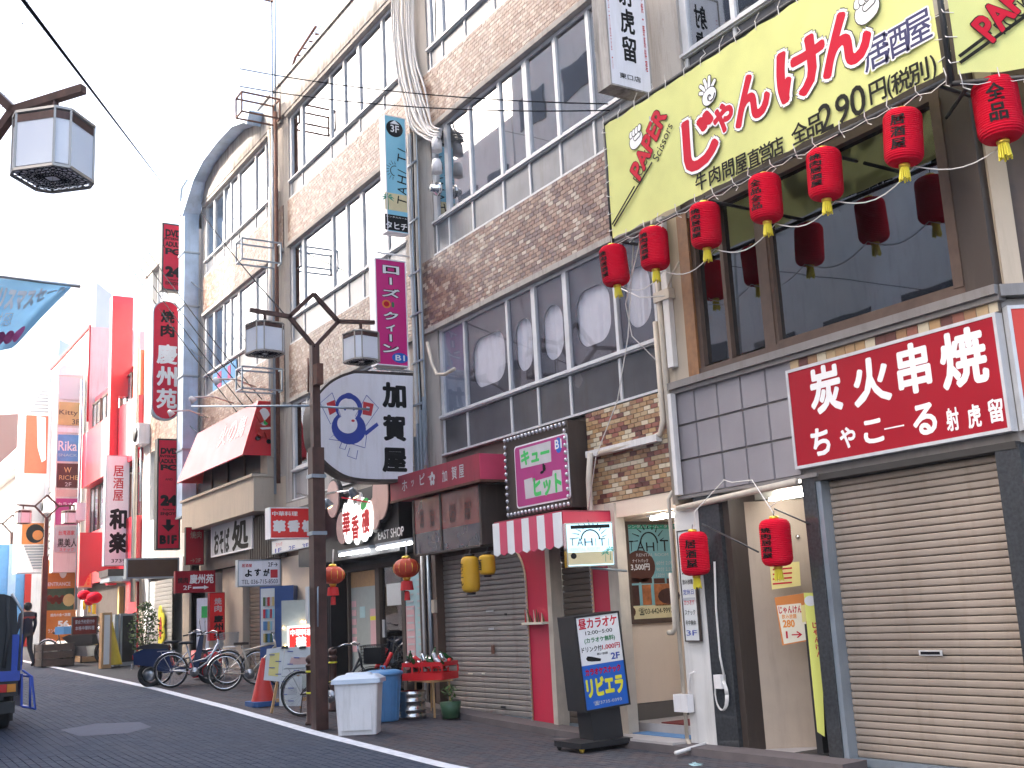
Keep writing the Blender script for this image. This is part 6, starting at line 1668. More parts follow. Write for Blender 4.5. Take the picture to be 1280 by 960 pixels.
# ================================================================== STREET LAMPS
def lamp_lantern(b_parent, c, s=1.0, rz=.2):
    T = b_parent
    n = 8; r1, h = .29 * s, .46 * s
    def R(r, z, k):
        k %= 8; a = rz + PI / 4 + (k // 2) * PI / 2 + (-.20 if k % 2 == 0 else .20); return Vector((c[0] + r * math.cos(a), c[1] + r * math.sin(a), c[2] + z))
    b = MB().mat('lamp_frame')
    for k in range(n):
        b.tube([R(r1, -h / 2, k), R(r1, h / 2, k)], .011 * s, 4); b.tube([R(r1, h / 2, k), R(r1, h / 2, k + 1)], .014 * s, 4); b.tube([R(r1, -h / 2, k), R(r1, -h / 2, k + 1)], .015 * s, 4)
    b.add([R(r1, h / 2 + .01, k) for k in range(n)] + [Vector((c[0], c[1], c[2] + h / 2 + .05 * s))], [(k, (k + 1) % n, n) for k in range(n)])
    f = b.build('lantern_frame', T)
    for k in range(n):
        b = MB().mat('lamp_glass'); p = [R(r1 * .985, -h / 2 + .012, k), R(r1 * .985, -h / 2 + .012, k + 1), R(r1 * .985, h / 2 - .012, k + 1), R(r1 * .985, h / 2 - .012, k)]
        cc = sum(p, Vector()) / 4; ins = [cc + (q_ - cc) * .95 for q_ in p]; d = (cc - Vector(c)); d.z = 0; d.normalize(); b.hexa([q_ - d * .006 for q_ in ins], ins); b.build('glass', f)
        b = MB().mat('brown_metal'); u0, u1 = ins[3].copy(), ins[2].copy(); b.hexa([u0 + d * .001 - Vector((0, 0, .06 * s)), u1 + d * .001 - Vector((0, 0, .06 * s)), u1 + d * .001, u0 + d * .001], [u0 + d * .004 - Vector((0, 0, .06 * s)), u1 + d * .004 - Vector((0, 0, .06 * s)), u1 + d * .004, u0 + d * .004]); b.build('top_band', f)
    b = MB().mat('wire_black')                               # pierced filigree bottom
    cc = Vector((c[0], c[1], c[2] - h / 2)); rr_ = r1 * .93
    for ring in (.22, .45, .68, .88):
        for k in range(n):
            p0 = cc.lerp(R(rr_, -h / 2, k), ring); p1 = cc.lerp(R(rr_, -h / 2, k + 1), ring); b.tube([p0, p1], .004 * s, 3)
    for k in range(n):
        m_ = 4 if k % 2 else 2
        for i in range(m_):
            t0, t1 = i / m_, (i + 1) / m_
            for (ra, rb) in ((.22, .45), (.45, .68), (.68, .97)):
                A_ = cc.lerp(R(rr_, -h / 2, k).lerp(R(rr_, -h / 2, k + 1), t0), ra); B_ = cc.lerp(R(rr_, -h / 2, k).lerp(R(rr_, -h / 2, k + 1), t1), rb)
                C_ = cc.lerp(R(rr_, -h / 2, k).lerp(R(rr_, -h / 2, k + 1), t1), ra); D_ = cc.lerp(R(rr_, -h / 2, k).lerp(R(rr_, -h / 2, k + 1), t0), rb)
                b.tube([A_, B_], .0032 * s, 3); b.tube([C_, D_], .0032 * s, 3)
    b.build('pierced_base', f)
    return f
def lamp_post(base, top, label, ang=PI / 2, s=1.0, pole=True, jz=None):
    """square pole, a diamond of flat bars and two arms with lanterns; ang is the direction of the arms"""
    bx_, by_, bz_ = base; T = thing('street_lamp', label, 'lamp post', base, 0, 'brown street lamps of the arcade')
    u = Vector((math.cos(ang), math.sin(ang), 0)); o = Vector((bx_, by_, top))
    def P(a, z): return o + u * a * s + Vector((0, 0, z * s))
    b = MB().mat('brown_metal')
    b.tube([(bx_, by_, bz_), (bx_, by_, bz_ + (top - bz_) * .72)], .105 * 1.2 * s, 4); b.build('pole_base', T)
    b = MB().mat('brown_metal'); b.tube([(bx_, by_, bz_ + (top - bz_) * .721), (bx_, by_, top)], .066 * 1.2 * s, 4); b.build('pole', T)
    b = MB().mat('brown_metal'); r = .040 * s
    for seg in ([P(0, -.02), P(-.38, .40)], [P(-.38, .40), P(0, .78)], [P(0, .78), P(.38, .40)], [P(.38, .40), P(0, -.02)]): b.tube(seg, r, 4)
    b.build('diamond_frame', T)
    for sg in (-1, 1):
        b = MB().mat('brown_metal'); b.tube([P(.36 * sg, .40), P(.96 * sg, .44)], r, 4); b.tube([P(.74 * sg, .43), P(.74 * sg, .30)], .025 * s, 6); b.build('arm', T)
        lamp_lantern(T, P(.74 * sg, .03), s * .92)
    return T, P
bx_, by_, bz_ = G(400, 912); XL = bx_
tz = PX(390, 432, XL)[1]
TL, PP_ = lamp_post((bx_, by_, bz_), tz, 'near brown street lamp with two glass lanterns, standing behind the white bin', PI / 2, 1.0)
b = MB().mat('galv')
for z in (3.55, 2.75): b.box(bx_ - .10, bx_ + .10, by_ - .11, by_ + .11, z, z + .05)
zz = PX(398, 508, XL)[1]; b.tube([Vector((bx_, by_ - .1, zz)), at_px(240, 508, y=-2.6)], .018, 6); b.tube([Vector((bx_, by_ + .08, zz)), Vector((bx_, by_ + .85, zz))], .018, 6)
b.build('banner_rod', TL)
b = MB().mat('poster_white'); b.box(bx_ - .14, bx_ - .04, by_ - .13, by_ - .11, 1.55, 2.05); b.mat('galv'); b.tube([(bx_ + .02, by_, 2.1), (bx_ + .12, by_ - .05, 2.0), (bx_ + .1, by_ - .05, 1.5)], .012, 5); b.build('notice_plate', TL)
b = MB().mat('rust'); b.box(bx_ + .02, bx_ + .2, by_ - .05, by_ + .05, tz - .6, tz - .3); b.tube([(bx_, by_ - .1, tz - .2), (bx_ + .14, by_ - .15, tz - .35), (bx_ + .05, by_ - .12, tz - .7)], .016, 5); b.build('junction_box', TL)
# lamp of the near left side, reaching into the picture
d0 = 7.9; r = ray(67, 188); c_ = CAM + r * d0
an = math.atan2(.64, .762)
u = Vector((math.cos(an), math.sin(an), 0)); o_ = c_ - u * .74
T = thing('street_lamp', 'brown lamp with a large glass lantern against the open sky at upper left', 'lamp post', (o_.x, o_.y, 0), 0, 'brown street lamps of the arcade')
P = lambda a, z: o_ + u * a + Vector((0, 0, z))
b = MB().mat('brown_metal'); b.tube([Vector((o_.x, o_.y, 0)), P(0, -.03)], .09, 4); b.build('pole', T)
b = MB().mat('brown_metal')
for seg in ([P(0, -.05), P(.38, .37)], [P(.38, .37), P(0, .75)], [P(0, .75), P(-.38, .37)], [P(-.38, .37), P(0, -.05)]): b.tube(seg, .042, 4)
b.build('diamond_frame', T)
b = MB().mat('brown_metal'); b.tube([P(.36, .37), P(.98, .42)], .042, 4); b.tube([P(.74, .41), P(.74, .28)], .026, 6); b.build('arm', T)
lamp_lantern(T, P(.74, .0), .92, rz=-.75)
b = MB().mat('brown_metal'); b.tube([P(-.36, .37), P(-.98, .42)], .042, 4); b.tube([P(-.74, .41), P(-.74, .28)], .026, 6); b.build('arm', T)
lamp_lantern(T, P(-.74, .0), .92, rz=.2)
# two far lamps
for px, py, d, tpx, lb in ((52, 832, 37.0, 644, 'third street lamp, further down the street in front of the orange entrance poster'), (9, 815, 47.0, 664, 'farthest street lamp, before the low white building')):
    r = ray(px, py); p = CAM + r * d; z = gz(p.x); topz = (CAM + ray(px, tpx) * d).z
    lamp_post((p.x, p.y, z), topz, lb, PI / 2, 1.0)

# ================================================================== STREET THINGS
def bicycle(loc, rz, label, frame='bike_silver', basket=True, saddle='black', fender='bike_silver', lean=0.0, ws=1.0, style='city'):
    T = thing('bicycle', label, 'bicycle', loc, rz, 'parked bicycles')
    Lm = Matrix.Rotation(lean, 4, 'X')
    def V(x, y, z): return Lm @ Vector((x, y, z))
    R_ = .33 * ws
    def wheel(cx, steer=0):
        st = Matrix.Translation(V(cx, 0, R_)) @ Lm @ Matrix.Rotation(steer, 4, 'Z'); b = MB().mat('rubber'); n = 28
        ci = lambda r: [st @ Vector((r * math.cos(2 * PI * k / n), 0, r * math.sin(2 * PI * k / n))) for k in range(n + 1)]
        b.tube(ci(R_ - .018), .019, 6, cap=False); w = b.build('wheel', T, local=True)
        b = MB().mat('chrome'); b.tube(ci(R_ - .042), .011, 5, cap=False); b.tube([st @ Vector((0, -.04, 0)), st @ Vector((0, .04, 0))], .022, 8)
        for k in range(18): a = 2 * PI * k / 18; b.tube([st @ Vector((.02 * math.cos(a + 1), .02 * (-1) ** k, .02 * math.sin(a + 1))), st @ Vector(((R_ - .04) * math.cos(a), 0, (R_ - .04) * math.sin(a)))], .0018, 3)
        b.build('rim', w, local=True)
        return w
    wheel(0); wheel(1.08, .12)
    b = MB().mat(frame); bb = (.45, 0, .28)
    if style == 'city':
        b.tube([V(*bb), V(.30, 0, .78)], .016, 7); b.tube([V(.90, 0, .80), V(.70, 0, .45), V(*bb)], .019, 7); b.tube([V(.91, 0, .72), V(.66, 0, .52), V(.40, 0, .46)], .014, 7)
    else:
        b.tube([V(*bb), V(.31, 0, .80)], .017, 7); b.tube([V(.90, 0, .82), V(.34, 0, .70)], .017, 7); b.tube([V(.91, 0, .76), V(*bb)], .02, 7)
    for s in (-1, 1):
        b.tube([V(0, .05 * s, R_), V(bb[0], .03 * s, bb[2])], .009, 5); b.tube([V(0, .05 * s, R_), V(.33, .02 * s, .68)], .008, 5)
        b.tube([V(1.08, .05 * s, R_), V(.95, .05 * s, .64), V(.935, 0, .68)], .010, 5)
    b.tube([V(.935, 0, .66), V(.895, 0, .88)], .018, 7); b.build('frame', T, local=True)
    b = MB().mat('chrome'); b.tube([V(.895, 0, .86), V(.87, 0, 1.0)], .012, 6)
    if style == 'city': b.tube([V(.66, -.27, .99), V(.76, -.25, 1.03), V(.87, -.1, 1.01), V(.88, 0, 1.0), V(.87, .1, 1.01), V(.76, .25, 1.03), V(.66, .27, .99)], .011, 6)
    else: b.tube([V(.88, -.30, 1.0), V(.90, 0, 1.0), V(.88, .30, 1.0)], .012, 6)
    b.mat('rubber')
    for s in (-1, 1): b.tube([V(.66 if style == 'city' else .88, .27 * s, .99), V(.57 if style == 'city' else .86, .30 * s, .975 if style == 'city' else 1.0)], .016, 6)
    b.build('handlebar', T, local=True)
    b = MB().mat(saddle); b.smooth = True
    P = [(-.13, .085), (-.08, .10), (0, .07), (.08, .03), (.13, .018), (.14, 0)]; top = [(x + .29, w) for x, w in P]; up_ = []; dn = []
    for s in (1, -1):
        for x, w in (top if s > 0 else list(reversed(top))): up_.append(V(x, w * s, .86)); dn.append(V(x, w * s * .8, .815))
    n = len(up_); b.add(up_ + dn, [tuple(reversed(range(n))), tuple(range(n, 2 * n))] + [(i, (i + 1) % n, n + (i + 1) % n, n + i) for i in range(n)]); b.smooth = False
    b.mat('chrome'); b.tube([V(.31, 0, .74), V(.29, 0, .83)], .012, 6); b.build('saddle', T, local=True)
    b = MB().mat('chrome'); b.tube([V(bb[0], -.07, bb[2]), V(bb[0], .07, bb[2])], .02, 8); b.tube([V(bb[0], .07, bb[2]), V(.58, .08, .18)], .010, 5); b.tube([V(bb[0], -.07, bb[2]), V(.32, -.08, .38)], .010, 5)
    b.mat('rubber').box(.53, .63, .08, .17, .165, .19); b.box(.27, .37, -.17, -.08, .37, .395)
    b.mat('steel'); b.lathe([(.09, -.005), (.09, .005)], V(bb[0], -.05, bb[2]), 20, ax=Matrix.Rotation(PI / 2, 3, 'X')); b.build('crank', T, local=True)
    b = MB().mat(fender)
    for cx, a0_, a1_ in ((0, .1, 2.9), (1.08, .9, 3.0)):
        vs = []; m_ = 14
        for i in range(m_ + 1):
            a = a0_ + (a1_ - a0_) * i / m_
            for s, rr in ((-.026, .012), (0, .022), (.026, .012)): vs.append(V(cx + (R_ + rr) * math.cos(a), s, R_ + (R_ + rr) * math.sin(a)))
        b.add(vs, [(3 * i + j, 3 * i + j + 1, 3 * i + j + 4, 3 * i + j + 3) for i in range(m_) for j in range(2)])
    b.tube([V(0, .04, R_), V(-.05, .06, 0.02)], .008, 4); b.build('mudguard', T, local=True)
    if basket:
        b = MB().mat('bike_black' if frame == 'bike_black' else 'steel')
        x0, x1, z0, z1 = .98, 1.26, .72, .98
        for t in range(7):
            k = t / 6; z = z0 + (z1 - z0) * k; e = .02 * k; ye = .13 + .03 * k
            b.tube([V(x0 - e, -ye, z), V(x1 + e, -ye, z), V(x1 + e, ye, z), V(x0 - e, ye, z), V(x0 - e, -ye, z)], .004 if t < 6 else .008, 4)
        for t in range(9):
            y = -.13 + .26 * t / 8; b.tube([V(x0, y, z0), V(x0 - .02, y * 1.22, z1)], .003, 3); b.tube([V(x1, y, z0), V(x1 + .02, y * 1.22, z1)], .003, 3); b.tube([V(x0, y, z0), V(x1, y, z0)], .003, 3)
            x = x0 + (x1 - x0) * t / 8
            for s in (-1, 1): b.tube([V(x, .13 * s, z0), V(x, .16 * s, z1)], .003, 3)
        if frame == 'bike_black': b.box(x0 + .01, x1 - .01, -.12, .12, z0 + .01, z1 - .03)
        b.build('basket', T, local=True)
        b = MB().mat('steel'); b.tube([V(.08, -.05, .70), V(-.25, -.05, .70)], .007, 4); b.tube([V(.08, .05, .70), V(-.25, .05, .70)], .007, 4); b.tube([V(-.25, -.05, .70), V(-.25, .05, .70)], .007, 4); b.tube([V(-.2, 0, .7), V(0, 0, R_)], .006, 4); b.build('carrier', T, local=True)
    return T
def gp(px, py): x, y, z = G(px, py); return (x, y, z)
RZ = math.atan2(.80, .60)
bicycle(gp(214, 860), math.atan2(.86, .50), 'silver bicycle with wire basket, leftmost of the parked pair, beside the dark scooter', 'bike_silver', True, 'black', 'bike_silver', .06)
bicycle(gp(281, 864), math.atan2(.93, .36), 'cream bicycle without basket, parked just left of the traffic cone', 'bike_cream', False, 'dark_brown', 'chrome', -.05, style='sport')
bicycle(gp(378, 896), math.atan2(.75, .66), 'black bicycle with full black basket, half hidden behind the lamp post and bollards', 'bike_black', True, 'black', 'black', .03)

bicycle(gp(196, 857), math.atan2(.90, .44), 'black bicycle squeezed between the dark scooter and the silver bicycle', 'bike_black', False, 'black', 'chrome', .10)
x_, y_, z_ = gp(300, 858); bicycle((x_, y_ + .35, z_), math.atan2(.95, .30), 'silver bicycle standing right behind the cream bicycle', 'bike_silver', True, 'black', 'black', -.08)

# scooter
sx, sy, sz = G(184, 860)
T = thing('scooter', 'dark blue motor scooter parked at the left end of the bicycle row', 'scooter', (sx - .2, sy + .1, sz), math.atan2(.9, .43))
def wheel_at(T, x, r, w=.09):
    b = MB().mat('rubber'); n = 22; b.tube([(x + (r - w / 2) * math.cos(2 * PI * k / n), 0, r + (r - w / 2) * math.sin(2 * PI * k / n)) for k in range(n + 1)], w / 2, 8, cap=False); o = b.build('wheel', T, local=True)
    b = MB().mat('steel'); b.lathe([(.02, -.04), (r * .55, -.03), (r * .55, .03), (.02, .04)], (x, 0, r), 14, ax=Matrix.Rotation(PI / 2, 3, 'X')); b.build('rim', o, local=True)
wheel_at(T, 0, .24); wheel_at(T, 1.15, .24)
mat('scooter_paint', (.02, .035, .09), .2, coat=.6)
b = MB().mat('scooter_paint'); Fs_ = Fr((0, 0, 0), (1, 0, 0)); b.prism(Fs_, [(-.28, .45), (-.30, .66), (-.10, .74), (.35, .72), (.45, .40), (.80, .34), (.82, .30), (.3, .26), (.05, .40)], -.15, .15)
b.prism(Fs_, [(.82, .28), (.98, .95), (1.06, .95), (1.02, .6), (.95, .3)], -.18, .18); b.prism(Fs_, [(.95, .42), (1.05, .52), (1.25, .50), (1.38, .36), (1.3, .36), (1.15, .44)], -.07, .07); b.build('body', T, local=True)
b = MB().mat('black'); b.prism(Fs_, [(-.25, .742), (-.2, .80), (.1, .84), (.35, .80), (.38, .722)], -.13, .13); b.build('saddle', T, local=True)
b = MB().mat('black'); b.tube([(1.02, -.32, 1.02), (1.0, 0, .98), (1.02, .32, 1.02)], .016, 6)
for s in (-1, 1): b.tube([(1.02, .25 * s, 1.0), (1.0, .33 * s, 1.2)], .006, 4)
b.build('handlebar', T, local=True)
for s in (-1, 1):
    b = MB().mat('chrome'); b.lathe([(.005, -.01), (.055, 0), (.005, .01)], (1.0, .34 * s, 1.22), 12, ax=Matrix.Rotation(PI / 2, 3, 'Y')); b.build('mirror', T, local=True)
b = MB().mat('lamp_red'); b.box(-.33, -.30, -.07, .07, .55, .63); b.build('tail_lamp', T, local=True)
b = MB().mat('poster_white'); b.box(-.345, -.335, -.09, .09, .36, .47); b.build('number_plate', T, local=True)

# traffic cone
def cone(loc, label, m, h, r, base='rubber_blue', band=True):
    T = thing('traffic_cone', label, 'traffic cone', loc)
    b = MB().mat(m); b.lathe([(r, .06), (r * .93, .085), (.028, h), (.02, h + .01)], (0, 0, 0), 20); b.build('cone', T, local=True)
    if base:
        b = MB().mat(base); b.prism(Fr((0, 0, 0), (1, 0, 0), (0, 1, 0)), rounded(-r * 1.35, r * 1.35, -r * 1.2, r * 1.2, r * .5, 4), 0, .075); b.build('base_weight', T, local=True)
    if band:
        b = MB().mat('ink_white'); rr = lambda z: .028 + (r * .93 - .028) * (h - z) / (h - .085) + .003; b.lathe([(rr(h * .55), h * .55), (rr(h * .72), h * .72)], (0, 0, 0), 20); b.build('band', T, local=True)
    return T
x, y, z = G(329, 882); cone((x, y, z), 'red traffic cone on a dark blue rubber weight beside the menu easel', 'cone_red', .74, .20, band=False)
# easel with menus, and the lit red box behind it
gx, gy, gz_ = G(352, 892)
T = thing('menu_easel', 'wooden easel carrying white menu sheets, behind the traffic cone and lamp post', 'easel', (gx, gy, gz_))
F = Fr((gx, gy, gz_), (.50, .866, 0))
b = MB().mat('wood_light')
for px, tp in ((340, 352), (398, 386)):
    a0, b0 = F.loc(px, 897); a1, b1 = F.loc(tp, 815); b.tube([F.p(a0, 0.02, .05), F.p(a1, b1, -.12)], .025, 4)
a0, b0 = F.loc(345, 876); a1, _ = F.loc(392, 876); b.fbox(F, a0, a1, b0 - .02, b0 + .03, -.02, .02); b.tube([F.p((a0 + a1) / 2, 1.0, -.15), F.p((a0 + a1) / 2, .02, -.6)], .02, 4); b.build('easel_frame', T)
for i, P in enumerate((((334, 811), (356, 809), (352, 852), (330, 850)), ((357, 809), (392, 808), (392, 842), (353, 845)), ((350, 846), (378, 845), (378, 882), (350, 882)))):
    b = MB().mat('poster_white'); poly_px(b, F, P, .03 + .012 * i, .036 + .012 * i); sh = b.build('menu_sheet', T)
    b = MB().mat(['poster_yellow', 'pink_shape', 'ink_pale'][i]); cx = sum(p[0] for p in P) / 4; cy = sum(p[1] for p in P) / 4
    poly_px(b, F, [(cx + (p[0] - cx) * .55, cy + (p[1] - cy) * (.7 if i == 0 else .25)) for p in P], .0365 + .012 * i, .038 + .012 * i)
    b.mat('ink_blue')
    for k in range(4): x_, y_ = P[0][0] + 3 + 8 * (k % 2), cy - 12 + k * 8; line_px(b, F, [(x_, y_), (x_ + 7, y_)], .008, .04 + .012 * i)
    b.build('print', sh)
b = MB().mat('black'); 
for px, py in ((357, 809), (379, 809)): a0, b0 = F.loc(px, py); b.fbox(F, a0 - .05, a0 + .05, b0 - .02, b0 + .02, .05, .075)
b.build('clip', T)
F = FY(-.9); F = Fr((PY(375, 795, -.95)[0], -.95, 0), (.45, .89, 0))
T = cabinet('light_box_sign', 'glowing red restaurant light box standing above the menu easel', 'sign', F, F.rect((359, 783), (395, 830)), .2, 'lit_red', 'lit_white', .03)
letters(T, F, [('lit_white', '中華料理', (363, 787), (390, 794), .02), ('lit_white', '華', (370, 796), (383, 810), .08), ('lit_white', '香', (370, 812), (383, 825), .08)])
a0, b0 = F.loc(359, 781); a1, _ = F.loc(395, 781); b = MB().mat('poster_grey'); b.fbox(F, a0 - .12, a1 + .1, .45, b0 + .42, -.24, -.215); b.build('back_board', T)
for k, (px, py) in enumerate(((376, 777), (381, 777), (353, 785), (355, 808))):
    b = MB().mat('bulb_warm'); a, c = F.loc(px, py); b.lathe([(.003, -.02), (.018, 0), (.003, .02)], F.p(a, c, -.19), 8); b.build('bulb', T)
# bollards
def bollard(px, py, label, h=.93):
    x, y, z = G(px, py); T = thing('bollard', label, 'bollard', (x, y, z), 0, 'brown ball-topped bollards')
    b = MB().mat('brown_metal'); b.lathe([(.085, 0), (.085, .03), (.062, .05), (.060, h - .15), (.068, h - .14), (.068, h - .12), (.045, h - .10)], n=16); b.build('post', T, local=True)
    b = MB().mat('brown_metal'); b.lathe([(.045, h - .10)] + [(.068 * math.sin(PI * (i + 1.5) / 9), h - .045 - .068 * math.cos(PI * (i + 1.5) / 9)) for i in range(7)] + [(.004, h + .024)], n=16); b.build('ball', T, local=True)
    for z_ in (h - .22, h * .45):
        b = MB().mat('ink_yellow'); b.lathe([(.063, z_), (.066, z_ + .004), (.066, z_ + .022), (.063, z_ + .026)], n=16); b.build('yellow_band', T, local=True)
bollard(389, 906, 'brown ball-topped bollard left of the near lamp post'); bollard(417, 889, 'brown ball-topped bollard right of the near lamp post, behind the bins')
# white bin
x, y, z = G(432, 919)
T = thing('waste_bin', 'white rectangular plastic bin with lid at the foot of the lamp post', 'bin', (x, y + .2, z), RG(55))
def taper_box(b, w0, d0_, w1, d1, z0, z1, r=.04):
    P0 = rounded(-w0 / 2, w0 / 2, -d0_ / 2, d0_ / 2, r, 3); P1 = rounded(-w1 / 2, w1 / 2, -d1 / 2, d1 / 2, r, 3); n = len(P0)
    b.add([(a, c, z0) for a, c in P0] + [(a, c, z1) for a, c in P1], [tuple(reversed(range(n))), tuple(range(n, 2 * n))] + [(i, (i + 1) % n, n + (i + 1) % n, n + i) for i in range(n)])
b = MB().mat('bin_white'); taper_box(b, .50, .38, .58, .45, 0, .66); 
for s in (-1, 1): b.box(-.20, .20, s * .215 - .006, s * .215 + .006, .06, .58)
b.build('body', T, local=True)
b = MB().mat('bin_lid'); taper_box(b, .66, .52, .65, .51, .645, .70, .06); taper_box(b, .63, .49, .50, .36, .701, .745, .06); taper_box(b, .36, .24, .30, .20, .746, .775, .05); b.build('lid', T, local=True)
x, y, z = G(464, 903)
T = thing('waste_bin', 'round blue plastic bin with lid behind the white bin', 'bin', (x, y + .2, z))
b = MB().mat('bin_blue'); b.lathe([(.205, 0), (.21, .02), (.255, .60), (.262, .62), (.262, .64)], n=28)
for k in range(14): a = 2 * PI * k / 14; b.tube([(.21 * math.cos(a), .21 * math.sin(a), .03), (.252 * math.cos(a), .252 * math.sin(a), .55)], .008, 4)
b.build('body', T, local=True)
b = MB().mat('bin_blue'); b.lathe([(.285, .63), (.29, .65), (.28, .675), (.20, .70), (.0, .71)], n=28); b.tube([(-.07, 0, .70), (-.07, 0, .75), (.07, 0, .75), (.07, 0, .70)], .012, 6); b.build('lid', T, local=True)
b = MB().mat('sign_red_bright'); x, y, z = G(446, 893)
b.tube([(x - .1, y + .3, z + .5), (x + .12, y + .45, z + .93)], .035, 6); b.tube([(x, y + .35, z + .45), (x + .2, y + .5, z + .86)], .03, 6); b.tube([(x - .1, y + .3, z + .5), (x - .2, y + .25, z)], .03, 6)
solo(b, 'folding_stool', 'red folded legs of a stool sticking up behind the blue bin', 'stool')
# keg, crate of cans, stool
x, y, z = G(508, 899)
T = thing('beer_keg', 'steel beer keg below the red crate by the shop post', 'keg', (x, y + .1, z))
b = MB().mat('keg'); pr = [(.17, 0), (.20, .01), (.20, .05), (.19, .06), (.19, .10), (.205, .115), (.205, .135), (.19, .15), (.19, .22), (.205, .235), (.205, .255), (.19, .27), (.19, .31), (.20, .33), (.20, .38), (.185, .385), (.18, .36), (.06, .35), (.05, .37), (.001, .375)]
b.lathe(pr, n=28); b.build('shell', T, local=True)
T = thing('bottle_crate', 'bright red drinks crate full of empty cans and bottles, on a stand above the keg', 'crate', (x - .02, y + .42, z + .52), RG(30))
b = MB().mat('crate_red'); w_, d_, h_ = .34, .22, .24
for s in (-1, 1):
    b.box(-w_, w_, s * d_ - .008, s * d_ + .008, .0, .10); b.box(-w_, w_, s * d_ - .008, s * d_ + .008, .19, .25); b.box(s * w_ - .008, s * w_ + .008, -d_ + .01, d_ - .01, 0, .10); b.box(s * w_ - .008, s * w_ + .008, -d_ + .01, d_ - .01, .19, .25)
    for k in range(5): x_ = -w_ + 2 * w_ * k / 4; b.box(x_ - .012, x_ + .012, s * d_ - .0075, s * d_ + .0075, .1001, .1899)
b.box(-w_ + .01, w_ - .01, -d_ + .01, d_ - .01, 0, .015); b.build('crate_wall', T, local=True)
rnd = random.Random(4)
base_m = WM[T.name]
for i in range(30):
    px_, py_ = -.27 + .135 * (i % 5) + rnd.uniform(-.02, .02), -.15 + .06 * (i // 5) + rnd.uniform(-.02, .02); tl = Matrix.Rotation(rnd.uniform(-1.0, 1.0), 3, 'X') @ Matrix.Rotation(rnd.uniform(-1.0, 1.0), 3, 'Y')
    p = base_m @ Vector((px_, py_, .16 + .05 * (i % 3))); k = i % 4
    b = MB().mat(['can_white', 'bottle_green', 'chrome', 'crate_red'][k])
    b.lathe([(.02, 0), (.032, .008), (.032, .11), (.024, .122)] if k != 1 else [(.03, 0), (.032, .14), (.012, .19), (.012, .23)], p, 10, ax=tl)
    solo(b, 'drink_can' if k != 1 else 'glass_bottle', ('crumpled %s drink can lying in the red crate' % ['white', '', 'shiny silver', 'red'][k]) if k != 1 else 'green glass bottle sticking out of the red crate', 'can' if k != 1 else 'bottle', group='empties in the red crate')
b = MB().mat('wood_light'); bx2, by2 = x - .02, y + .42
for dx in (-.3, .28):
    for dy in (-.1, .16): b.tube([(bx2 + dx, by2 + dy, z), (bx2 + dx * .95, by2 + dy, z + .50)], .016, 4)
b.box(bx2 - .36, bx2 + .34, by2 - .18, by2 + .19, z + .49, z + .515)
solo(b, 'crate_stand', 'low wooden stand carrying the red crate over the steel keg', 'stand')
b = MB().mat('green_dark'); b.lathe([(.12, 0), (.15, .22), (.0, .23)], (x + .50, y + .45, z), 12); b.mat('leaf')
rnd = random.Random(8)
for i in range(60):
    a, t = rnd.uniform(0, 6.28), rnd.uniform(.1, .9); p = Vector((x + .50 + .14 * math.cos(a) * t, y + .45 + .14 * math.sin(a) * t, z + .22 + rnd.uniform(0, .22))); q_ = Vector((rnd.uniform(-.05, .05), rnd.uniform(-.05, .05), rnd.uniform(0, .04))); w_ = Vector((.012, .012, 0))
    b.add([p - w_, p + q_, p + w_, p + q_ * 2], [(0, 1, 3, 2)])
solo(b, 'potted_plant', 'small dark green potted plant beside the steel keg', 'plant')
b = MB().mat('cream_wall'); p = at_px(543, 758, y=-.05); b.box(p.x - .05, p.x + .05, -.08, -.03, p.z - .1, p.z + .1); solo(b, 'notice', 'small cream card fixed to the shop post left of the grey shutter', 'card')
# litter by the kerb and yellow cone far up
b = MB().mat('poster_cyan'); x, y, z = G(868, 958); rnd = random.Random(2)
for k in range(8):
    p = [Vector((x + rnd.uniform(-.09, .09), y + rnd.uniform(-.05, .05), z + rnd.uniform(.005, .04))) for _ in range(3)]; b.add(p, [(0, 1, 2)])
solo(b, 'litter', 'crumpled pale blue scrap of litter at the bottom edge below the doorway', 'litter')
b = MB().mat('pipe_white'); p, q_ = G(845, 948), G(892, 938); b.tube([(p[0], p[1], p[2] + .05), (q_[0], q_[1], q_[2] + .09)], .022, 6); solo(b, 'plastic_pipe', 'short piece of white plastic pipe lying on the kerb below the downpipe', 'pipe')

def at_depth(px, py, d):
    p = CAM + ray(px, py) * d; return p
def far_ground(px, y):                                       # a point on the street at the given distance from the facades
    a, _ = PY(px, 800, y); return Vector((a, y, gz(a)))
p = far_ground(139, -1.4); T = cone(tuple(p), 'slender yellow safety cone standing on the pavement before the red building', 'cone_yellow', 1.15, .30, base=None, band=False)

# ================================================================== BUILDINGS FURTHER DOWN THE STREET
def wall_windows(T, x0, x1, rows, cols, y, m_frame='aluminium', m_pane='pane_far', proud=.0):
    for z0, z1 in rows:
        for k in range(cols):
            a = x0 + (x1 - x0) * k / cols + .12; c = x0 + (x1 - x0) * (k + 1) / cols - .12
            b = MB().mat(m_frame); b.box(a, c, y - .05 - proud, y + .02, z0, z0 + .06); b.box(a, c, y - .05 - proud, y + .02, z1 - .06, z1)
            for x in (a, (a + c) / 2 - .03, c - .06): b.box(x, x + .06, y - .04 - proud, y + .02, z0 + .061, z1 - .061)
            f = b.build('window', T); b = MB().mat(m_pane); b.box(a + .061, c - .061, y - .018 - proud, y + .01, z0 + .061, z1 - .061); b.build('pane', f)
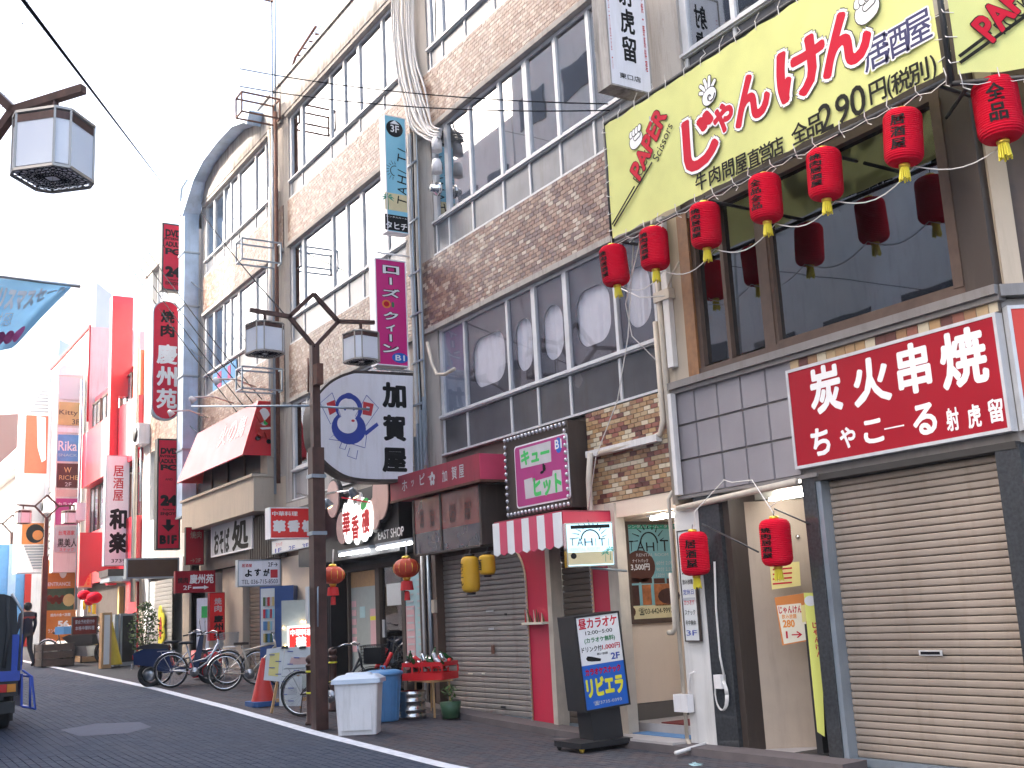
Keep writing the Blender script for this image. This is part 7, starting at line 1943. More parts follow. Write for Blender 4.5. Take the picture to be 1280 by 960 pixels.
# pale building left of the duct
xD0, xD1 = PY(180, 500)[0], -28.6
T = thing('office_building', 'pale stained building with narrow windows carrying the video and barbecue signs', 'building', ((xD0 + xD1) / 2, 3, gz(-31)))
zt_ = PY(182, 330)[1]; b = MB().mat('white_wall'); b.box(xD0, xD1, .35, 9, 0.3, zt_)
for z in (3.4, 6.6, 9.7): b.box(xD0 + .801, xD1 - .501, .02, .349, z, z + 1.25)
b.box(xD0, xD0 + .8, .0, .349, .3, zt_); b.box(xD1 - .5, xD1, .001, .349, .3, zt_); b.build('wall', T)
tile_band(T, xD0 + .81, xD1 - .51, 6.61, 7.7, -.01, 'tiles_pale', tw=.16, th=.08)
wall_windows(T, xD0 + .8, xD1 - .5, [(4.66, 6.55), (7.86, 9.6), (11.0, zt_ - .4)], 3, .15)
b = MB().mat('concrete'); b.box(xD0 - .03, xD1, -.05, .3, zt_ - .5, zt_ + .05); b.build('parapet', T)
b = MB().mat('cream_wall'); b.box(xD0, xD0 + .35, -.05, .349, .5, 3.39); b.box(-29.2, -28.6, -.05, .349, .5, 3.39); b.build('shopfront_pier', T)
shutter(T, PY(183, 760)[0] if PY(183, 760)[0] < -31 else -32.3, -30.5, .75, 3.0, .05, 'shutter_pale', pitch=.11, slot=False)
b = MB().mat('sign_white'); b.box(xD0 + .4, -29.2, -.02, .34, 3.01, 3.39); b.mat('dark_room').box(-30.4, -29.25, .3, .34, .6, 3.0); b.build('shopfront_beam', T)
F = FY(.01); q = MB().mat('ink_yellow'); a_, b__ = PY(203, 790); 
for k in range(5): ell(q, F, 202 + (k % 2) * 3, 766 + 9 * k, .16, .20, .02, .05)
q.mat('ink_red2'); ell(q, F, 203, 785, .12, .3, .051, .06); q.build('shutter_painting', T)
F = FX(PY(224, 710, -.15)[0]); cabinet('projecting_sign', 'wide dark brown unlit sign box over the white shutters', 'sign', F, F.rect((158, 698), (224, 722)), .25, 'brown_board', 'galv', .04)
F = FX(PY(160, 640, -.15)[0]); T2 = cabinet('projecting_sign', 'tall white pub sign, two big black brush characters under three red ones', 'sign', F, F.rect((133, 569), (160, 707)), .28, 'sign_white', 'galv', .02)
letters(T2, F, [('ink_red2', '居酒屋', (142, 581), (154, 627), .02, True), ('ink_black', '和楽', (137, 634), (158, 693), .05, True), ('ink_grey', '3739', (139, 699), (157, 703), .01)])
q = MB().mat('pipe_cream'); X_ = PY(160, 600, -.15)[0]
for py in (591, 674, 682): a, b__ = F.loc(160, py); q.tube([F.p(a, b__, -.1), F.p(a + .8, b__, -.1)], .03, 5)
q.build('bracket', T2)

# red building
xE0, xE1 = PY(110, 560)[0], xD0 - .05
T = thing('red_building', 'glossy red building with a tall projecting red fin and lanterns by its door', 'building', ((xE0 + xE1) / 2, 3, gz(-38)))
zE = PY(172, 445)[1]
b = MB().mat('tower_red'); b.box(xE0, xE1, .2, 9, 3.6, zE); z_a = 4.0
b.box(xE0, xE1, -.2, .199, 3.2, 4.9); b.box(xE0, xE1, -.2, .199, 6.6, 8.5); b.mat('tower_orange').box(xE1 - .9, xE1, -.1, .199, 8.51, zE); b.build('wall', T)
xf = PY(158, 420)[0]
b = MB().mat('tower_red'); b.box(xf - .35, xf, -.45, .199, 8.9, PY(158, 372)[1]); b.box(xf - .35, xf, -.45, -.203, 5.0, 8.899)
b.build('fin', T)
wall_windows(T, xE0 + .2, xE1 - .2, [(4.95, 6.55), (8.55, zE - .3)], 5, .1, 'dark_brown')
b = MB().mat('tower_red')
F = FX(xf + .0); yo = -1.0
P = [(-1.3, 2.9), (-1.3, 2.2)] + [(-1.0 + .30 * math.cos(PI - t * PI / 10) + 0, 2.2 + .35 * math.sin(t * PI / 10)) for t in range(11)] + [(-.2, 2.2), (-.2, 4.5), (-1.3, 4.5)]
b.prism(F, [(-1.25, 4.6), (-1.25, 3.0), (-1.1, 3.0), (-.95, 3.35), (-.75, 3.45), (-.55, 3.35), (-.4, 3.0), (-.15, 3.0), (-.15, 4.6)], -.3, .0); b.build('entrance_arch', T)
b = MB().mat('dark_brown'); b.box(xE0, xE1, .1, .19, .9, 3.19); b.mat('gold_poster').box(xf - .25, xf - .05, -.05, .09, 1.0, 2.95); b.mat('tower_red').box(xf + .5, xE1 - .4, .0, .09, 1.0, 3.1); b.build('doorway', T)
def mini_sign(name, label, cat, px0, py0, px1, py1, y, face, items=(), depth=.12, edge='galv', frame=.03, fx=True, xin=None):
    X_ = PY(px1, (py0 + py1) / 2, y)[0] if xin is None else xin; F = FX(X_); T = cabinet(name, label, cat, F, F.rect((px0, py0), (px1, py1)), depth, face, edge, frame)
    if items: letters(T, F, items)
    return T, F
mini_sign('shop_sign', 'small cream lit sign with red columns of writing above the far red lanterns', 'sign', 98, 712, 115, 735, -.6, 'gold_poster', [('ink_red2', '中華料理', (101, 715), (104, 732), .02, True), ('ink_red2', '台湾酒家', (109, 715), (112, 732), .02, True)])
for px, py, s, lb in ((105.5, 744, .95, 'far left red lantern of the three outside the red building'), (118, 747, 1.05, 'far right and largest red lantern of the three outside the red building'), (112, 752, .7, 'small low red lantern between two bigger ones outside the red building')):
    p = at_px(px, py, y=-1.0); T2 = thing('round_lantern', lb, 'lantern', tuple(p), group='lanterns outside the red building'); b = MB().mat('lantern_red'); b.lathe([(.02, -.15 * s)] + [(.21 * s * math.sin(PI * (i + 1) / 10), -.16 * s * math.cos(PI * (i + 1) / 10)) for i in range(9)] + [(.02, .15 * s)], n=14); b.build('shade', T2, local=True)
    b = MB().mat('tassel_yellow'); b.lathe([(.05 * s, -.45 * s), (.05 * s, -.17 * s)], n=8); b.build('tassel', T2, local=True)
# slim sign tower
F = FX(PY(99, 580, -.1)[0] - 1.5); F = FX(PY(100, 580, -.15)[0])
T = thing('sign_tower', 'slim pale tower of stacked bar signs, between the red building and the bowling sign', 'sign', tuple(F.p(F.loc(85, 700)[0], F.loc(85, 700)[1])))
a0, a1 = F.loc(69, 600)[0], F.loc(101, 600)[0]
q = MB().mat('white_wall'); q.fbox(F, a0, a1, F.loc(85, 715)[1], F.loc(85, 462)[1], -.5, -.01); q.mat('sign_white').prism(F, [F.loc(*p_) for p_ in ((72, 469), (74, 460), (80, 456), (96, 458), (104, 464), (103, 470))], -.4, .02); q.build('cabinet', T)
for (y0_, y1_, face, items) in ((471, 500, 'pale_tower', []), (502, 532, 'gold_poster', [('wood_brown', 'Kitty', (74, 512), (97, 521), .01), ('wood_brown', '3F', (90, 524), (99, 531), .01)]), (534, 541, 'sign_white', []),
                               (543, 577, 'flag_blue', [('ink_white', 'Rika', (73, 551), (96, 564), .01), ('cyan_pale', 'SNACK', (73, 567), (96, 571), .0)]), (579, 610, 'photo_dark', [('gold_poster', 'W', (80, 584), (89, 591), .0), ('gold_poster', 'RICHE', (74, 594), (97, 600), .0), ('ink_pale', '2F', (81, 603), (89, 608), .0)]),
                               (612, 621, 'pink_shape', []), (623, 656, 'magenta_dark', [('ink_white', 'カラオケ', (72, 628), (96, 633), .0), ('ink_white', '園', (87, 637), (95, 647), .02)]), (658, 690, 'sign_grey', [('ink_red2', '台湾酒家', (73, 663), (93, 669), .02), ('ink_black', '黒美人', (72, 673), (96, 684), .02), ('ink_red2', 'スナック', (74, 685), (92, 689), .02)])):
    q = MB().mat(face); r0 = F.loc(70, y0_), F.loc(99, y1_); q.fbox(F, a0 + .05, a1 - .1, min(r0[0][1], r0[1][1]), max(r0[0][1], r0[1][1]), -.009, .02); f_ = q.build('sign_panel', T)
    if items:
        q = MB()
        for it in items:
            rc_ = F.rect(it[2], it[3]); q.mat(it[0]); q.text(F, it[1], (min(rc_[:2]), max(rc_[:2]), min(rc_[2:]), max(rc_[2:])), .0225, it[4])
        q.build('lettering', f_)
# tower's building behind
xF0, xF1 = PY(62, 560)[0], xE0 - .05
T = thing('office_building', 'tall white building with red edged sloping roofline behind the stacked bar signs', 'building', ((xF0 + xF1) / 2, 3, gz(-45)))
zF = PY(103, 420)[1]
b = MB().mat('white_wall'); b.box(xF0, xF1, .0, 9, .5, zF); b.build('wall', T); b = MB().mat('sign_red'); b.box(xF0 - .1, xF1 + .02, -.06, -.001, zF - .03, zF + .06); b.box(xF1 - .1, xF1 + .02, -.05, -.002, zF - 3.5, zF - .031); b.build('red_trim', T)
b = MB().mat('shutter_pale')
for k in range(12): b.box(xF0 + .3, xF1 - 1.2, -.05, -.001, 4.2 + .28 * k, 4.4 + .28 * k)
b.build('louvre', T)
# orange entrance poster wall
F = FX(PY(93, 745, -.1)[0]); T = thing('poster_wall', 'tall orange entrance poster with a white bowling pin and green food photograph', 'poster', tuple(F.p(F.loc(75, 795)[0], F.loc(75, 800)[1])))
def rect_px(q, F, x0, y0, x1, y1, c0, c1): r_ = F.rect((x0, y0), (x1, y1)); q.fbox(F, min(r_[:2]), max(r_[:2]), min(r_[2:]), max(r_[2:]), c0, c1)
q = MB().mat('orange_poster'); rect_px(q, F, 58, 700, 94, 800, -.1, 0); q.build('panel', T)
q = MB().mat('green_dark'); rect_px(q, F, 59, 736, 92, 762, .001, .004); q.mat('faded_red')
for k in range(7): ell(q, F, 62 + 4 * k, 748 + (k % 2) * 3, .09, .12, .004, .008)
q.mat('gold_poster'); ell(q, F, 86, 750, .2, .22, .005, .01); q.mat('ink_white'); ell(q, F, 79, 712, .14, .30, .001, .006); q.text(F, 'ENTRANCE', (lambda r_: (min(r_[:2]), max(r_[:2]), min(r_[2:]), max(r_[2:])))(F.rect((60, 728), (88, 732))), .006, .02)
for st, bx4, bo in (('焼肉の食べ放題', (63, 767, 88, 770), .02), ('56', (72, 776, 86, 784), .05), ('ランチバイキング', (60, 786, 88, 790), .02)):
    q.text(F, st, (lambda r_: (min(r_[:2]), max(r_[:2]), min(r_[2:]), max(r_[2:])))(F.rect(bx4[:2], bx4[2:])), .006, bo)
q.build('print', T)
# bowling sign tower and white building with sloping eaves at far left
F = FX(PY(62, 600, .0)[0])
T = thing('sign_tower', 'square billboard stack with red and white bowling picture, orange panel and grey louvres', 'sign', tuple(F.p(F.loc(45, 700)[0], F.loc(45, 700)[1])))
q = MB().mat('sign_white'); rect_px(q, F, 30, 486, 60, 715, -1.2, -.01); q.build('tower_frame', T)
q = MB().mat('tower_orange'); rect_px(q, F, 33, 519, 58, 592, -.009, .02); q.mat('sign_white'); poly_px(q, F, [(46, 520), (57, 522), (57, 575), (52, 578), (47, 560)], .021, .03); q.build('sign_panel', T)
q = MB().mat('pale_tower'); rect_px(q, F, 29, 603, 55, 652, -.009, .02); q.build('sign_panel', T)
q = MB().mat('orange_poster'); rect_px(q, F, 28, 654, 54, 680, -.009, .02); q.mat('ink_black'); ell(q, F, 44, 667, .35, .38, .021, .03); q.mat('orange_poster'); ell(q, F, 47, 669, .2, .2, .031, .04); q.build('sign_panel', T)
for k in range(9):
    q = MB().mat('slate'); rect_px(q, F, 30 + k * 1.4, 682 + 3.4 * k, 56, 683.8 + 3.4 * k, -.009, .03); q.build('louvre', T)
for k in range(7):
    q = MB().mat('slate'); rect_px(q, F, 36 + (7 - k) * 2.2, 488 + 4.2 * k - 0, 60, 490.5 + 4.2 * k, -.009, .03); q.build('louvre', T)
xG1 = PY(30, 600)[0]; 
T = thing('office_building', 'low white building with long sloping roofline and row of windows at the far left', 'building', (xG1 - 14, 3, gz(-80)))
zG = PY(24, 560)[1]
b = MB().mat('white_wall'); b.box(-130, xG1, .4, 9, .8, zG); b.box(-130, xG1, .2, .399, 5.3, 6.2); b.box(-130, xG1, -.1, .399, zG - .9, zG + .001); b.build('wall', T)
wall_windows(T, xG1 - 26, xG1 - .5, [(6.4, 8.6)], 9, .38)
b = MB().mat('orange_poster'); b.box(-120, xG1 - 4, -.3, .1, 4.6, 5.25); b.mat('brown_board').box(-120, xG1 - .5, -.5, .39, 4.2, 4.59); b.mat('gold_poster').box(-100, xG1 - 3, .0, .39, 2.2, 4.19); b.mat('flag_blue').box(xG1 - 2, xG1 - .3, -.1, .39, 1.2, 5.2); b.build('shopfront', T)
b = MB().mat('flag_blue')
x_, y_ = PX(54, 760, xG1 + 3)[0], 0
T3 = thing('shopfront_panel', 'tall blue panels with a red edge standing behind the third street lamp', 'sign', (xG1 + 4, -.4, 1.5))
b = MB().mat('flag_blue'); b.box(xG1 + 3.9, xG1 + 4.1, -1.5, -.2, 1.2, 5.4); b.build('panel', T3); b = MB().mat('pale_blue'); b.box(xG1 + 4.11, xG1 + 4.14, -1.1, -.8, 1.2, 5.4); b.build('stripe', T3)
b = MB().mat('cone_red'); b.box(xG1 + 4.11, xG1 + 4.2, -.45, -.2, 1.2, 6.2); b.build('post', T3)
def ac_unit(x, y, z, label):
    T = thing('air_conditioner', label, 'air conditioner', (x, y, z)); b = MB().mat('sign_white'); b.box(x - .4, x + .4, y - .32, y, z, z + .6); b.build('casing', T)
    b = MB().mat('black'); b.lathe([(.02, 0), (.23, 0), (.23, .02), (.02, .02)], (x + .1, y - .345, z + .3), 16, ax=Matrix.Rotation(PI / 2, 3, 'X')); b.mat('galv').tube([(x - .35, y - .05, z), (x - .35, y - .05, z - 1.6)], .03, 5); b.build('fan_grille', T)
ac_unit(xD0 + .4, -.02, 6.9, 'grey air conditioner high on the pale building beside the oval red sign'); ac_unit(xE0 + .6, -.22, 5.4, 'air conditioner on the red building beside the stacked bar signs'); ac_unit(xF0 + .8, -.02, 6.4, 'air conditioner on the tall white building behind the stacked bar signs')
for x, m in ((xD0 + .12, 'galv'), (xD0 + .3, 'pipe_cream'), (xE0 + .1, 'galv')):
    b = MB().mat(m); b.tube([(x, -.28, 2.4), (x, -.28, 10.5)], .05, 6); solo(b, 'drain_pipe', {(xD0 + .12): 'grey drainpipe at the left corner of the pale building', (xD0 + .3): 'cream drainpipe at the left corner of the pale building', (xE0 + .1): 'grey drainpipe at the left corner of the red building'}[x], 'pipe')
# pale high-rises far behind
def tower(name, label, px0, px1, pyt, d, m, rows, cols):
    pa, pb, pt = at_depth(px0, 700, d), at_depth(px1, 700, d), at_depth((px0 + px1) / 2, pyt, d); u = (pb - pa); u.z = 0; w_ = u.length; F = Fr((pa.x, pa.y, 0), u)
    T = thing(name, label, 'building', tuple(F.p(w_ / 2, 0)), 0); b = MB().mat(m); b.fbox(F, 0, w_, 0, pt.z, -18, 0); b.fbox(F, w_ * .3, w_ * .6, pt.z, pt.z + w_ * .12, -10, -2); b.build('wall', T)
    for r_ in range(rows):
        z0 = pt.z - (r_ + 1) * (pt.z * .82 / rows); b = MB().mat('slate')
        for k in range(cols): b.fbox(F, w_ * (k + .25) / cols, w_ * (k + .75) / cols, z0, z0 + pt.z * .4 / rows, .01, .05)
        o = b.build('window_row', T); o['kind'] = 'stuff'
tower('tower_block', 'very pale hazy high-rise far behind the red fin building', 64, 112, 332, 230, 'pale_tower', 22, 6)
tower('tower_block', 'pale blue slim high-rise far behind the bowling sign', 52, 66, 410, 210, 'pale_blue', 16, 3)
b = MB().mat('roof_red'); p = at_depth(15, 535, 150); b.hexa([(p.x - 20, p.y - 14, 3), (p.x + 2, p.y - 14, 3), (p.x + 2, p.y + 4, 3), (p.x - 20, p.y + 4, 3)], [(p.x - 20, p.y - 14, p.z - 2), (p.x + 2, p.y - 14, p.z), (p.x + 2, p.y + 4, p.z + 2), (p.x - 20, p.y + 4, p.z)])
solo(b, 'house', 'red roofed building far off at the left edge behind the white one', 'building')

# far street clutter
def crate(x, y, z, w, d, h, m, label, name='crate'):
    b = MB().mat(m)
    for k in range(3): zz = z + h * k / 3; b.box(x - w, x + w, y - d, y + d, zz + .01, zz + h / 3 - .015)
    b.mat('dark_brown')
    for sx in (-1, 1):
        for sy in (-1, 1): b.box(x + sx * w - .02, x + sx * w + .02, y + sy * d - .02, y + sy * d + .02, z, z + h)
    solo(b, name, label, 'crate')
p = far_ground(118, -1.0)
crate(p.x, p.y, p.z, .45, .45, .45, 'cardboard', 'lower brown crate of the stack in front of the red building'); crate(p.x + .05, p.y, p.z + .46, .42, .42, .40, 'gold_poster', 'middle tan crate of the stack in front of the red building'); crate(p.x, p.y, p.z + .87, .42, .42, .4, 'cardboard', 'top crate of the stack in front of the red building')
p = far_ground(90, -2.2)
T2, F_ = mini_sign('notice_board', 'dark red notice board with pale writing behind the far motorcycle', 'sign', 90, 771, 122, 793, -2.3, 'faded_red', [('ink_pale', '宴会予約受付中', (94, 775), (118, 779), .01), ('ink_pale', '本格中華料理', (94, 783), (118, 787), .01)], .06, 'wood_brown', xin=p.x + 1.5)
def slab_sign(px0, py0, px1, py1, y, m, edge, label, name='standing_board'):
    X_ = PY((px0 + px1) / 2, 800, y)[0]; F = FX(X_); T = thing(name, label, 'sign', (X_, y, gz(X_))); r_ = F.rect((px0, py0), (px1, py1)); q = MB().mat(edge); q.fbox(F, min(r_[:2]), max(r_[:2]), gz(X_), max(r_[2:]), -.3, 0); q.build('case', T)
    q = MB().mat(m); q.fbox(F, min(r_[:2]) + .05, max(r_[:2]) - .05, gz(X_) + .1, max(r_[2:]) - .06, .001, .02); q.build('panel', T); return T
slab_sign(128, 766, 139, 822, -1.6, 'poster_white', 'wood_light', 'narrow white upright menu board just behind the yellow cone')
slab_sign(144, 768, 148, 826, -1.2, 'flag_blue', 'galv', 'thin blue upright board between the yellow cone and black board')
slab_sign(151, 767, 170, 820, -.9, 'black', 'galv', 'black blank upright board in a grey frame right of the yellow cone')
b = MB().mat('galv'); X_ = PY(150, 745, -.6)[0]; b.box(X_ - 1.2, X_, -.9, .05, 3.0, 3.15); b.mat('black').box(X_ - 1.2, X_ + .01, -.95, .05, 3.151, 3.35); solo(b, 'door_canopy', 'small dark canopy over the narrow shutter beside the red building', 'canopy')
b = MB().mat('slate'); b.box(-35.5, -34.2, -.2, -.05, 3.9, 4.7)
# motorcycle far
p = far_ground(88, -1.9)
T = thing('motorcycle', 'dark motorcycle with blue parts parked far up the pavement before the notice board', 'motorcycle', tuple(p), math.atan2(.5, .85))
wheel_at(T, -.1, .30); wheel_at(T, 1.25, .30)
b = MB().mat('black'); b.prism(Fs_, [(-.2, .75), (.1, .82), (.55, .80), (.75, .95), (1.0, .90), (1.0, .55), (.3, .45)], -.14, .14); b.build('body', T, local=True)
b = MB().mat('steel'); b.prism(Fs_, [(.3, .25), (.3, .5), (.8, .5), (.85, .22)], -.16, .16); b.tube([(1.25, 0, .3), (1.0, 0, .95)], .04, 6); b.tube([(.5, .16, .3), (-.4, .18, .35)], .045, 6); b.build('engine', T, local=True)
b = MB().mat('chrome'); b.tube([(.9, -.35, 1.1), (1.0, 0, 1.05), (.9, .35, 1.1)], .02, 5); b.lathe([(.01, -.05), (.09, 0), (.08, .05)], (1.12, 0, .92), 12, ax=Matrix.Rotation(PI / 2, 3, 'Y')); b.build('handlebar', T, local=True)
b = MB().mat('flag_blue'); b.box(-.45, -.1, -.15, .15, .84, 1.05); b.build('cover', T, local=True)
p = far_ground(68, -2.3); crate(p.x, p.y, p.z, .6, .4, .6, 'wood_brown', 'dark wooden crate at the foot of the third street lamp')
p = far_ground(60, -2.1); bicycle(tuple(p), math.atan2(.8, .5), 'far bicycle leaning by the third street lamp', 'bike_black', False, 'black', 'bike_silver')
# leafy shrub in pot by the scooter
p = far_ground(181, -.75); T = thing('potted_shrub', 'leafy green shrub in a pot before the pale shutter, left of the scooter', 'plant', tuple(p))
b = MB().mat('terracotta'); b.lathe([(.16, 0), (.22, .30), (.23, .32), (.2, .31)], n=14); b.build('pot', T, local=True)
rnd = random.Random(9); b = MB().mat('stem')
for k in range(7): a = k * .9; b.tube([(0, 0, .25), (.12 * math.cos(a), .12 * math.sin(a), .8), (.26 * math.cos(a), .26 * math.sin(a), 1.3)], .012, 4)
b.build('stem', T, local=True)
b = MB().mat('leaf')
for k in range(900):
    t = rnd.random(); a = rnd.uniform(0, 6.28); r_ = (.38 * math.sin(PI * min(1, .15 + t * .8)) + .05) * math.sqrt(rnd.random()); c_ = Vector((r_ * math.cos(a), r_ * math.sin(a), .35 + 1.25 * t)); d_ = Vector((rnd.uniform(-1, 1), rnd.uniform(-1, 1), rnd.uniform(-.5, .8))).normalized(); s_ = d_.orthogonal().normalized(); L_ = rnd.uniform(.05, .10)
    b.add([c_, c_ + d_ * L_ * .5 + s_ * L_ * .28, c_ + d_ * L_, c_ + d_ * L_ * .5 - s_ * L_ * .28], [(0, 1, 2, 3)])
o = b.build('foliage', T, local=True); o['kind'] = 'stuff'
# grey machine and things behind the bicycles
X_ = PY(255, 780, -.5)[0]; F = Fr((X_, -.5, 0), (.5, .866, 0)); T = thing('machine', 'pale grey ticket machine with green screen behind the silver blue bicycle', 'machine', (X_, -.3, gz(X_)))
r_ = F.rect((246, 748), (261, 830)); q = MB().mat('sign_white'); q.fbox(F, min(r_[:2]), max(r_[:2]), gz(X_), max(r_[2:]), -.4, 0); q.build('body', T); q = MB().mat('leaf_green'); rect_px(q, F, 252, 758, 259, 772, .001, .01); q.build('screen', T)
b = MB().mat('sign_red_bright'); p = far_ground(258, -1.0); b.lathe([(.28, .05), (.33, .3), (.31, .6), (.02, .62)], p, 16); solo(b, 'barrel', 'red tub standing on the pavement between the two parked bicycles', 'tub')

# blue christmas flag on a rod, upper left
d = 17.0
Pm = [at_depth(x, y, d) for x, y in ((-25, 343), (92, 357), (88, 358), (50, 435), (-25, 430))]
T = thing('flag', 'light blue christmas sale flag with pink and white print hanging slack, upper left', 'flag', tuple(Pm[3]))
b = MB().mat('steel'); b.tube([at_depth(-30, 342, d - .02), at_depth(100, 358, d - .02)], .025, 6); b.build('rod', T)
def fq(s, t):                                                # cloth, s along the rod, t down
    top = Vector((-25, 345)).lerp(Vector((89, 358)), s); L_ = [92, 92, 90, 82, 40, 2]; k = s * 5; i = min(4, int(k)); ll = L_[i] + (L_[i + 1] - L_[i]) * (k - i)
    return at_depth(top.x - t * ll * .32, top.y + t * ll, d + .25 * math.sin(t * 5 + s * 7) * t)
b = MB().mat('flag_cloth'); b.smooth = True; nx_, ny_ = 24, 12
b.add([fq(i / nx_, j / ny_) for i in range(nx_ + 1) for j in range(ny_ + 1)], [(i * (ny_ + 1) + j, i * (ny_ + 1) + j + 1, (i + 1) * (ny_ + 1) + j + 1, (i + 1) * (ny_ + 1) + j) for i in range(nx_) for j in range(ny_)]); b.build('cloth', T)
def flag_text(b, st, s0, s1, t0, t1, m, bold):
    vs, fs = glyph(st, bold); b.mat(m); b.add([fq(s0 + (s1 - s0) * x, t1 + (t0 - t1) * y) + RM @ Vector((0, 0, .03 + d * 8)) for x, y, d in vs], fs)
b = MB(); flag_text(b, 'クリスマスセール', .16, .98, .10, .42, 'ink_white', .07); flag_text(b, 'クリスマスセール', .16, .98, .10, .42, 'flag_pink', .02)
b2 = b; flag_text(b, '謝恩', .28, .5, .45, .65, 'ink_white', .0)
b.mat('flag_pink')
for k in range(5):
    c0_ = .25 + .09 * k; n = 14; vs = [fq(c0_ + .05 * math.cos(2 * PI * j / n), .82 + .10 * math.sin(2 * PI * j / n) - .05 * k * 0) + RM @ Vector((0, 0, .02)) for j in range(n)]; b.add(vs, [tuple(range(n))])
b.build('print', T)

# person far up the street
def person(loc, rz, label):
    T = thing('person', label, 'person', loc, rz)
    J = {'pel': (0, 0, .95), 'sp': (0, 0, 1.2), 'ch': (0, 0, 1.38), 'nk': (0, 0, 1.5), 'hd': (0.01, 0, 1.60), 'ht': (0, 0, 1.70), 'hl': (0, .10, .90), 'kl': (.10, .11, .50), 'al': (.02, .11, .08), 'tl': (.16, .12, .03),
         'hr': (0, -.10, .90), 'kr': (.02, -.11, .50), 'ar': (-.22, -.11, .12), 'tr': (-.10, -.12, .03), 'sl': (0, .19, 1.42), 'el': (-.06, .26, 1.15), 'wl': (.04, .28, .90), 'fl': (.06, .28, .82), 'sr': (0, -.19, 1.42), 'er': (.02, -.26, 1.15), 'wr': (.14, -.27, .93), 'fr': (.17, -.27, .86)}
    E_ = [('pel', 'sp'), ('sp', 'ch'), ('ch', 'nk'), ('nk', 'hd'), ('hd', 'ht'), ('pel', 'hl'), ('hl', 'kl'), ('kl', 'al'), ('al', 'tl'), ('pel', 'hr'), ('hr', 'kr'), ('kr', 'ar'), ('ar', 'tr'), ('ch', 'sl'), ('sl', 'el'), ('el', 'wl'), ('wl', 'fl'), ('ch', 'sr'), ('sr', 'er'), ('er', 'wr'), ('wr', 'fr')]
    RR = {'pel': .15, 'sp': .14, 'ch': .16, 'nk': .06, 'hd': .095, 'ht': .085, 'hl': .10, 'hr': .10, 'kl': .07, 'kr': .07, 'al': .05, 'ar': .05, 'tl': .04, 'tr': .04, 'sl': .07, 'sr': .07, 'el': .05, 'er': .05, 'wl': .035, 'wr': .035, 'fl': .035, 'fr': .035}
    ks = list(J); me = bpy.data.meshes.new('body'); me.from_pydata([J[k] for k in ks], [(ks.index(a), ks.index(c)) for a, c in E_], []); o = bpy.data.objects.new('body', me); C.objects.link(o)
    md = o.modifiers.new('skin', 'SKIN'); sv = me.skin_vertices[0].data
    for i, k in enumerate(ks): sv[i].radius = (RR[k], RR[k]); sv[i].use_root = (k == 'pel')
    md2 = o.modifiers.new('sub', 'SUBSURF'); md2.levels = 1; md2.render_levels = 1
    bpy.context.view_layer.update(); m2 = bpy.data.meshes.new_from_object(o.evaluated_get(bpy.context.evaluated_depsgraph_get())); bpy.data.objects.remove(o)
    m2.materials.clear()
    for k in ('cloth_navy', 'skin', 'cloth_dark'): m2.materials.append(M[k])
    for p_ in m2.polygons:
        z = p_.center.z; p_.material_index = 1 if z > 1.48 or (abs(p_.center.y) > .22 and z < .93) else (0 if z > .95 else 2); p_.use_smooth = True
    o = bpy.data.objects.new('body', m2); C.objects.link(o); o.parent = T; WM[o.name] = WM[T.name]
    b = MB().mat('hair'); b.lathe([(.05, 1.52), (.10, 1.58), (.108, 1.66), (.08, 1.73), (.01, 1.755)], (-.02, 0, 0), 12); b.build('hair', T, local=True)
    b = MB().mat('cloth_red'); b.box(-.10, -.05, -.18, .18, 1.30, 1.36); b.build('shoulder_bag_strap', T, local=True)
p = far_ground(33, -3.0); person(tuple(p), RG(200), 'person in dark jacket walking beside the white line far up the street')

# blue truck, left edge
tx, ty, tz_ = G(22, 912)
T = thing('truck', 'small blue truck with dark canvas canopy, seen from behind on the roadway', 'truck', (tx, ty - .8, tz_))
X0 = tx + .15; Y1 = ty - .02; Y0 = Y1 - 1.6
ztop = PX(22, 742, X0)[1]; zbed = PX(22, 838, X0)[1]
b = MB().mat('canvas')
P = [(Y0, zbed), (Y0, ztop - .1), (Y0 + .2, ztop), (Y1 - .25, ztop + .0), (Y1 - .08, ztop - .06), (Y1 - .02, zbed)]
Fx = FX(X0); b.prism(Fx, P, -2.4, -.0)
for k in range(5): b.tube([(X0 + .012, Y0 + .2 + .3 * k, ztop - .05), (X0 + .03, Y0 + .22 + .3 * k, (ztop + zbed) / 2), (X0 + .01, Y0 + .18 + .3 * k, zbed + .05)], .03, 5)
b.build('canopy', T)
b = MB().mat('steel'); b.tube([(X0 + .02, Y1 - .02, zbed), (X0 + .02, Y1 - .0, ztop - .25), (X0 + .02, Y1 - .15, ztop)], .02, 6); b.build('canopy_bow', T)
b = MB().mat('truck_blue'); b.box(X0 - 2.45, X0 + .02, Y0, Y1, zbed - .14, zbed - .001); b.box(X0 - .1, X0 + .021, Y1 - .12, Y1 + .02, zbed, zbed + .5); b.build('bed', T)
b = MB().mat('black'); b.box(X0 - 2.3, X0 - .02, Y0 + .25, Y1 - .2, zbed - .4, zbed - .141); b.box(X0 - .06, X0 + .0, Y0 + .02, Y1 - .05, zbed - .58, zbed - .42); b.build('chassis', T)
b = MB().mat('black'); b.box(X0 - .05, X0 + .0, Y0, Y1 - .02, zbed - .35, zbed - .141); lb_ = b.build('lamp_housing', T)
b = MB().mat('lamp_red'); b.box(X0 + .001, X0 + .025, Y1 - .34, Y1 - .17, zbed - .29, zbed - .18); b.build('tail_lamp', lb_); b = MB().mat('lamp_orange'); b.box(X0 + .001, X0 + .025, Y1 - .165, Y1 - .05, zbed - .29, zbed - .18); b.build('indicator', lb_)
b = MB().mat('ink_white'); b.box(X0 + .001, X0 + .02, (Y0 + Y1) / 2 - .17, (Y0 + Y1) / 2 + .17, zbed - .52, zbed - .36); b.build('number_plate', T)
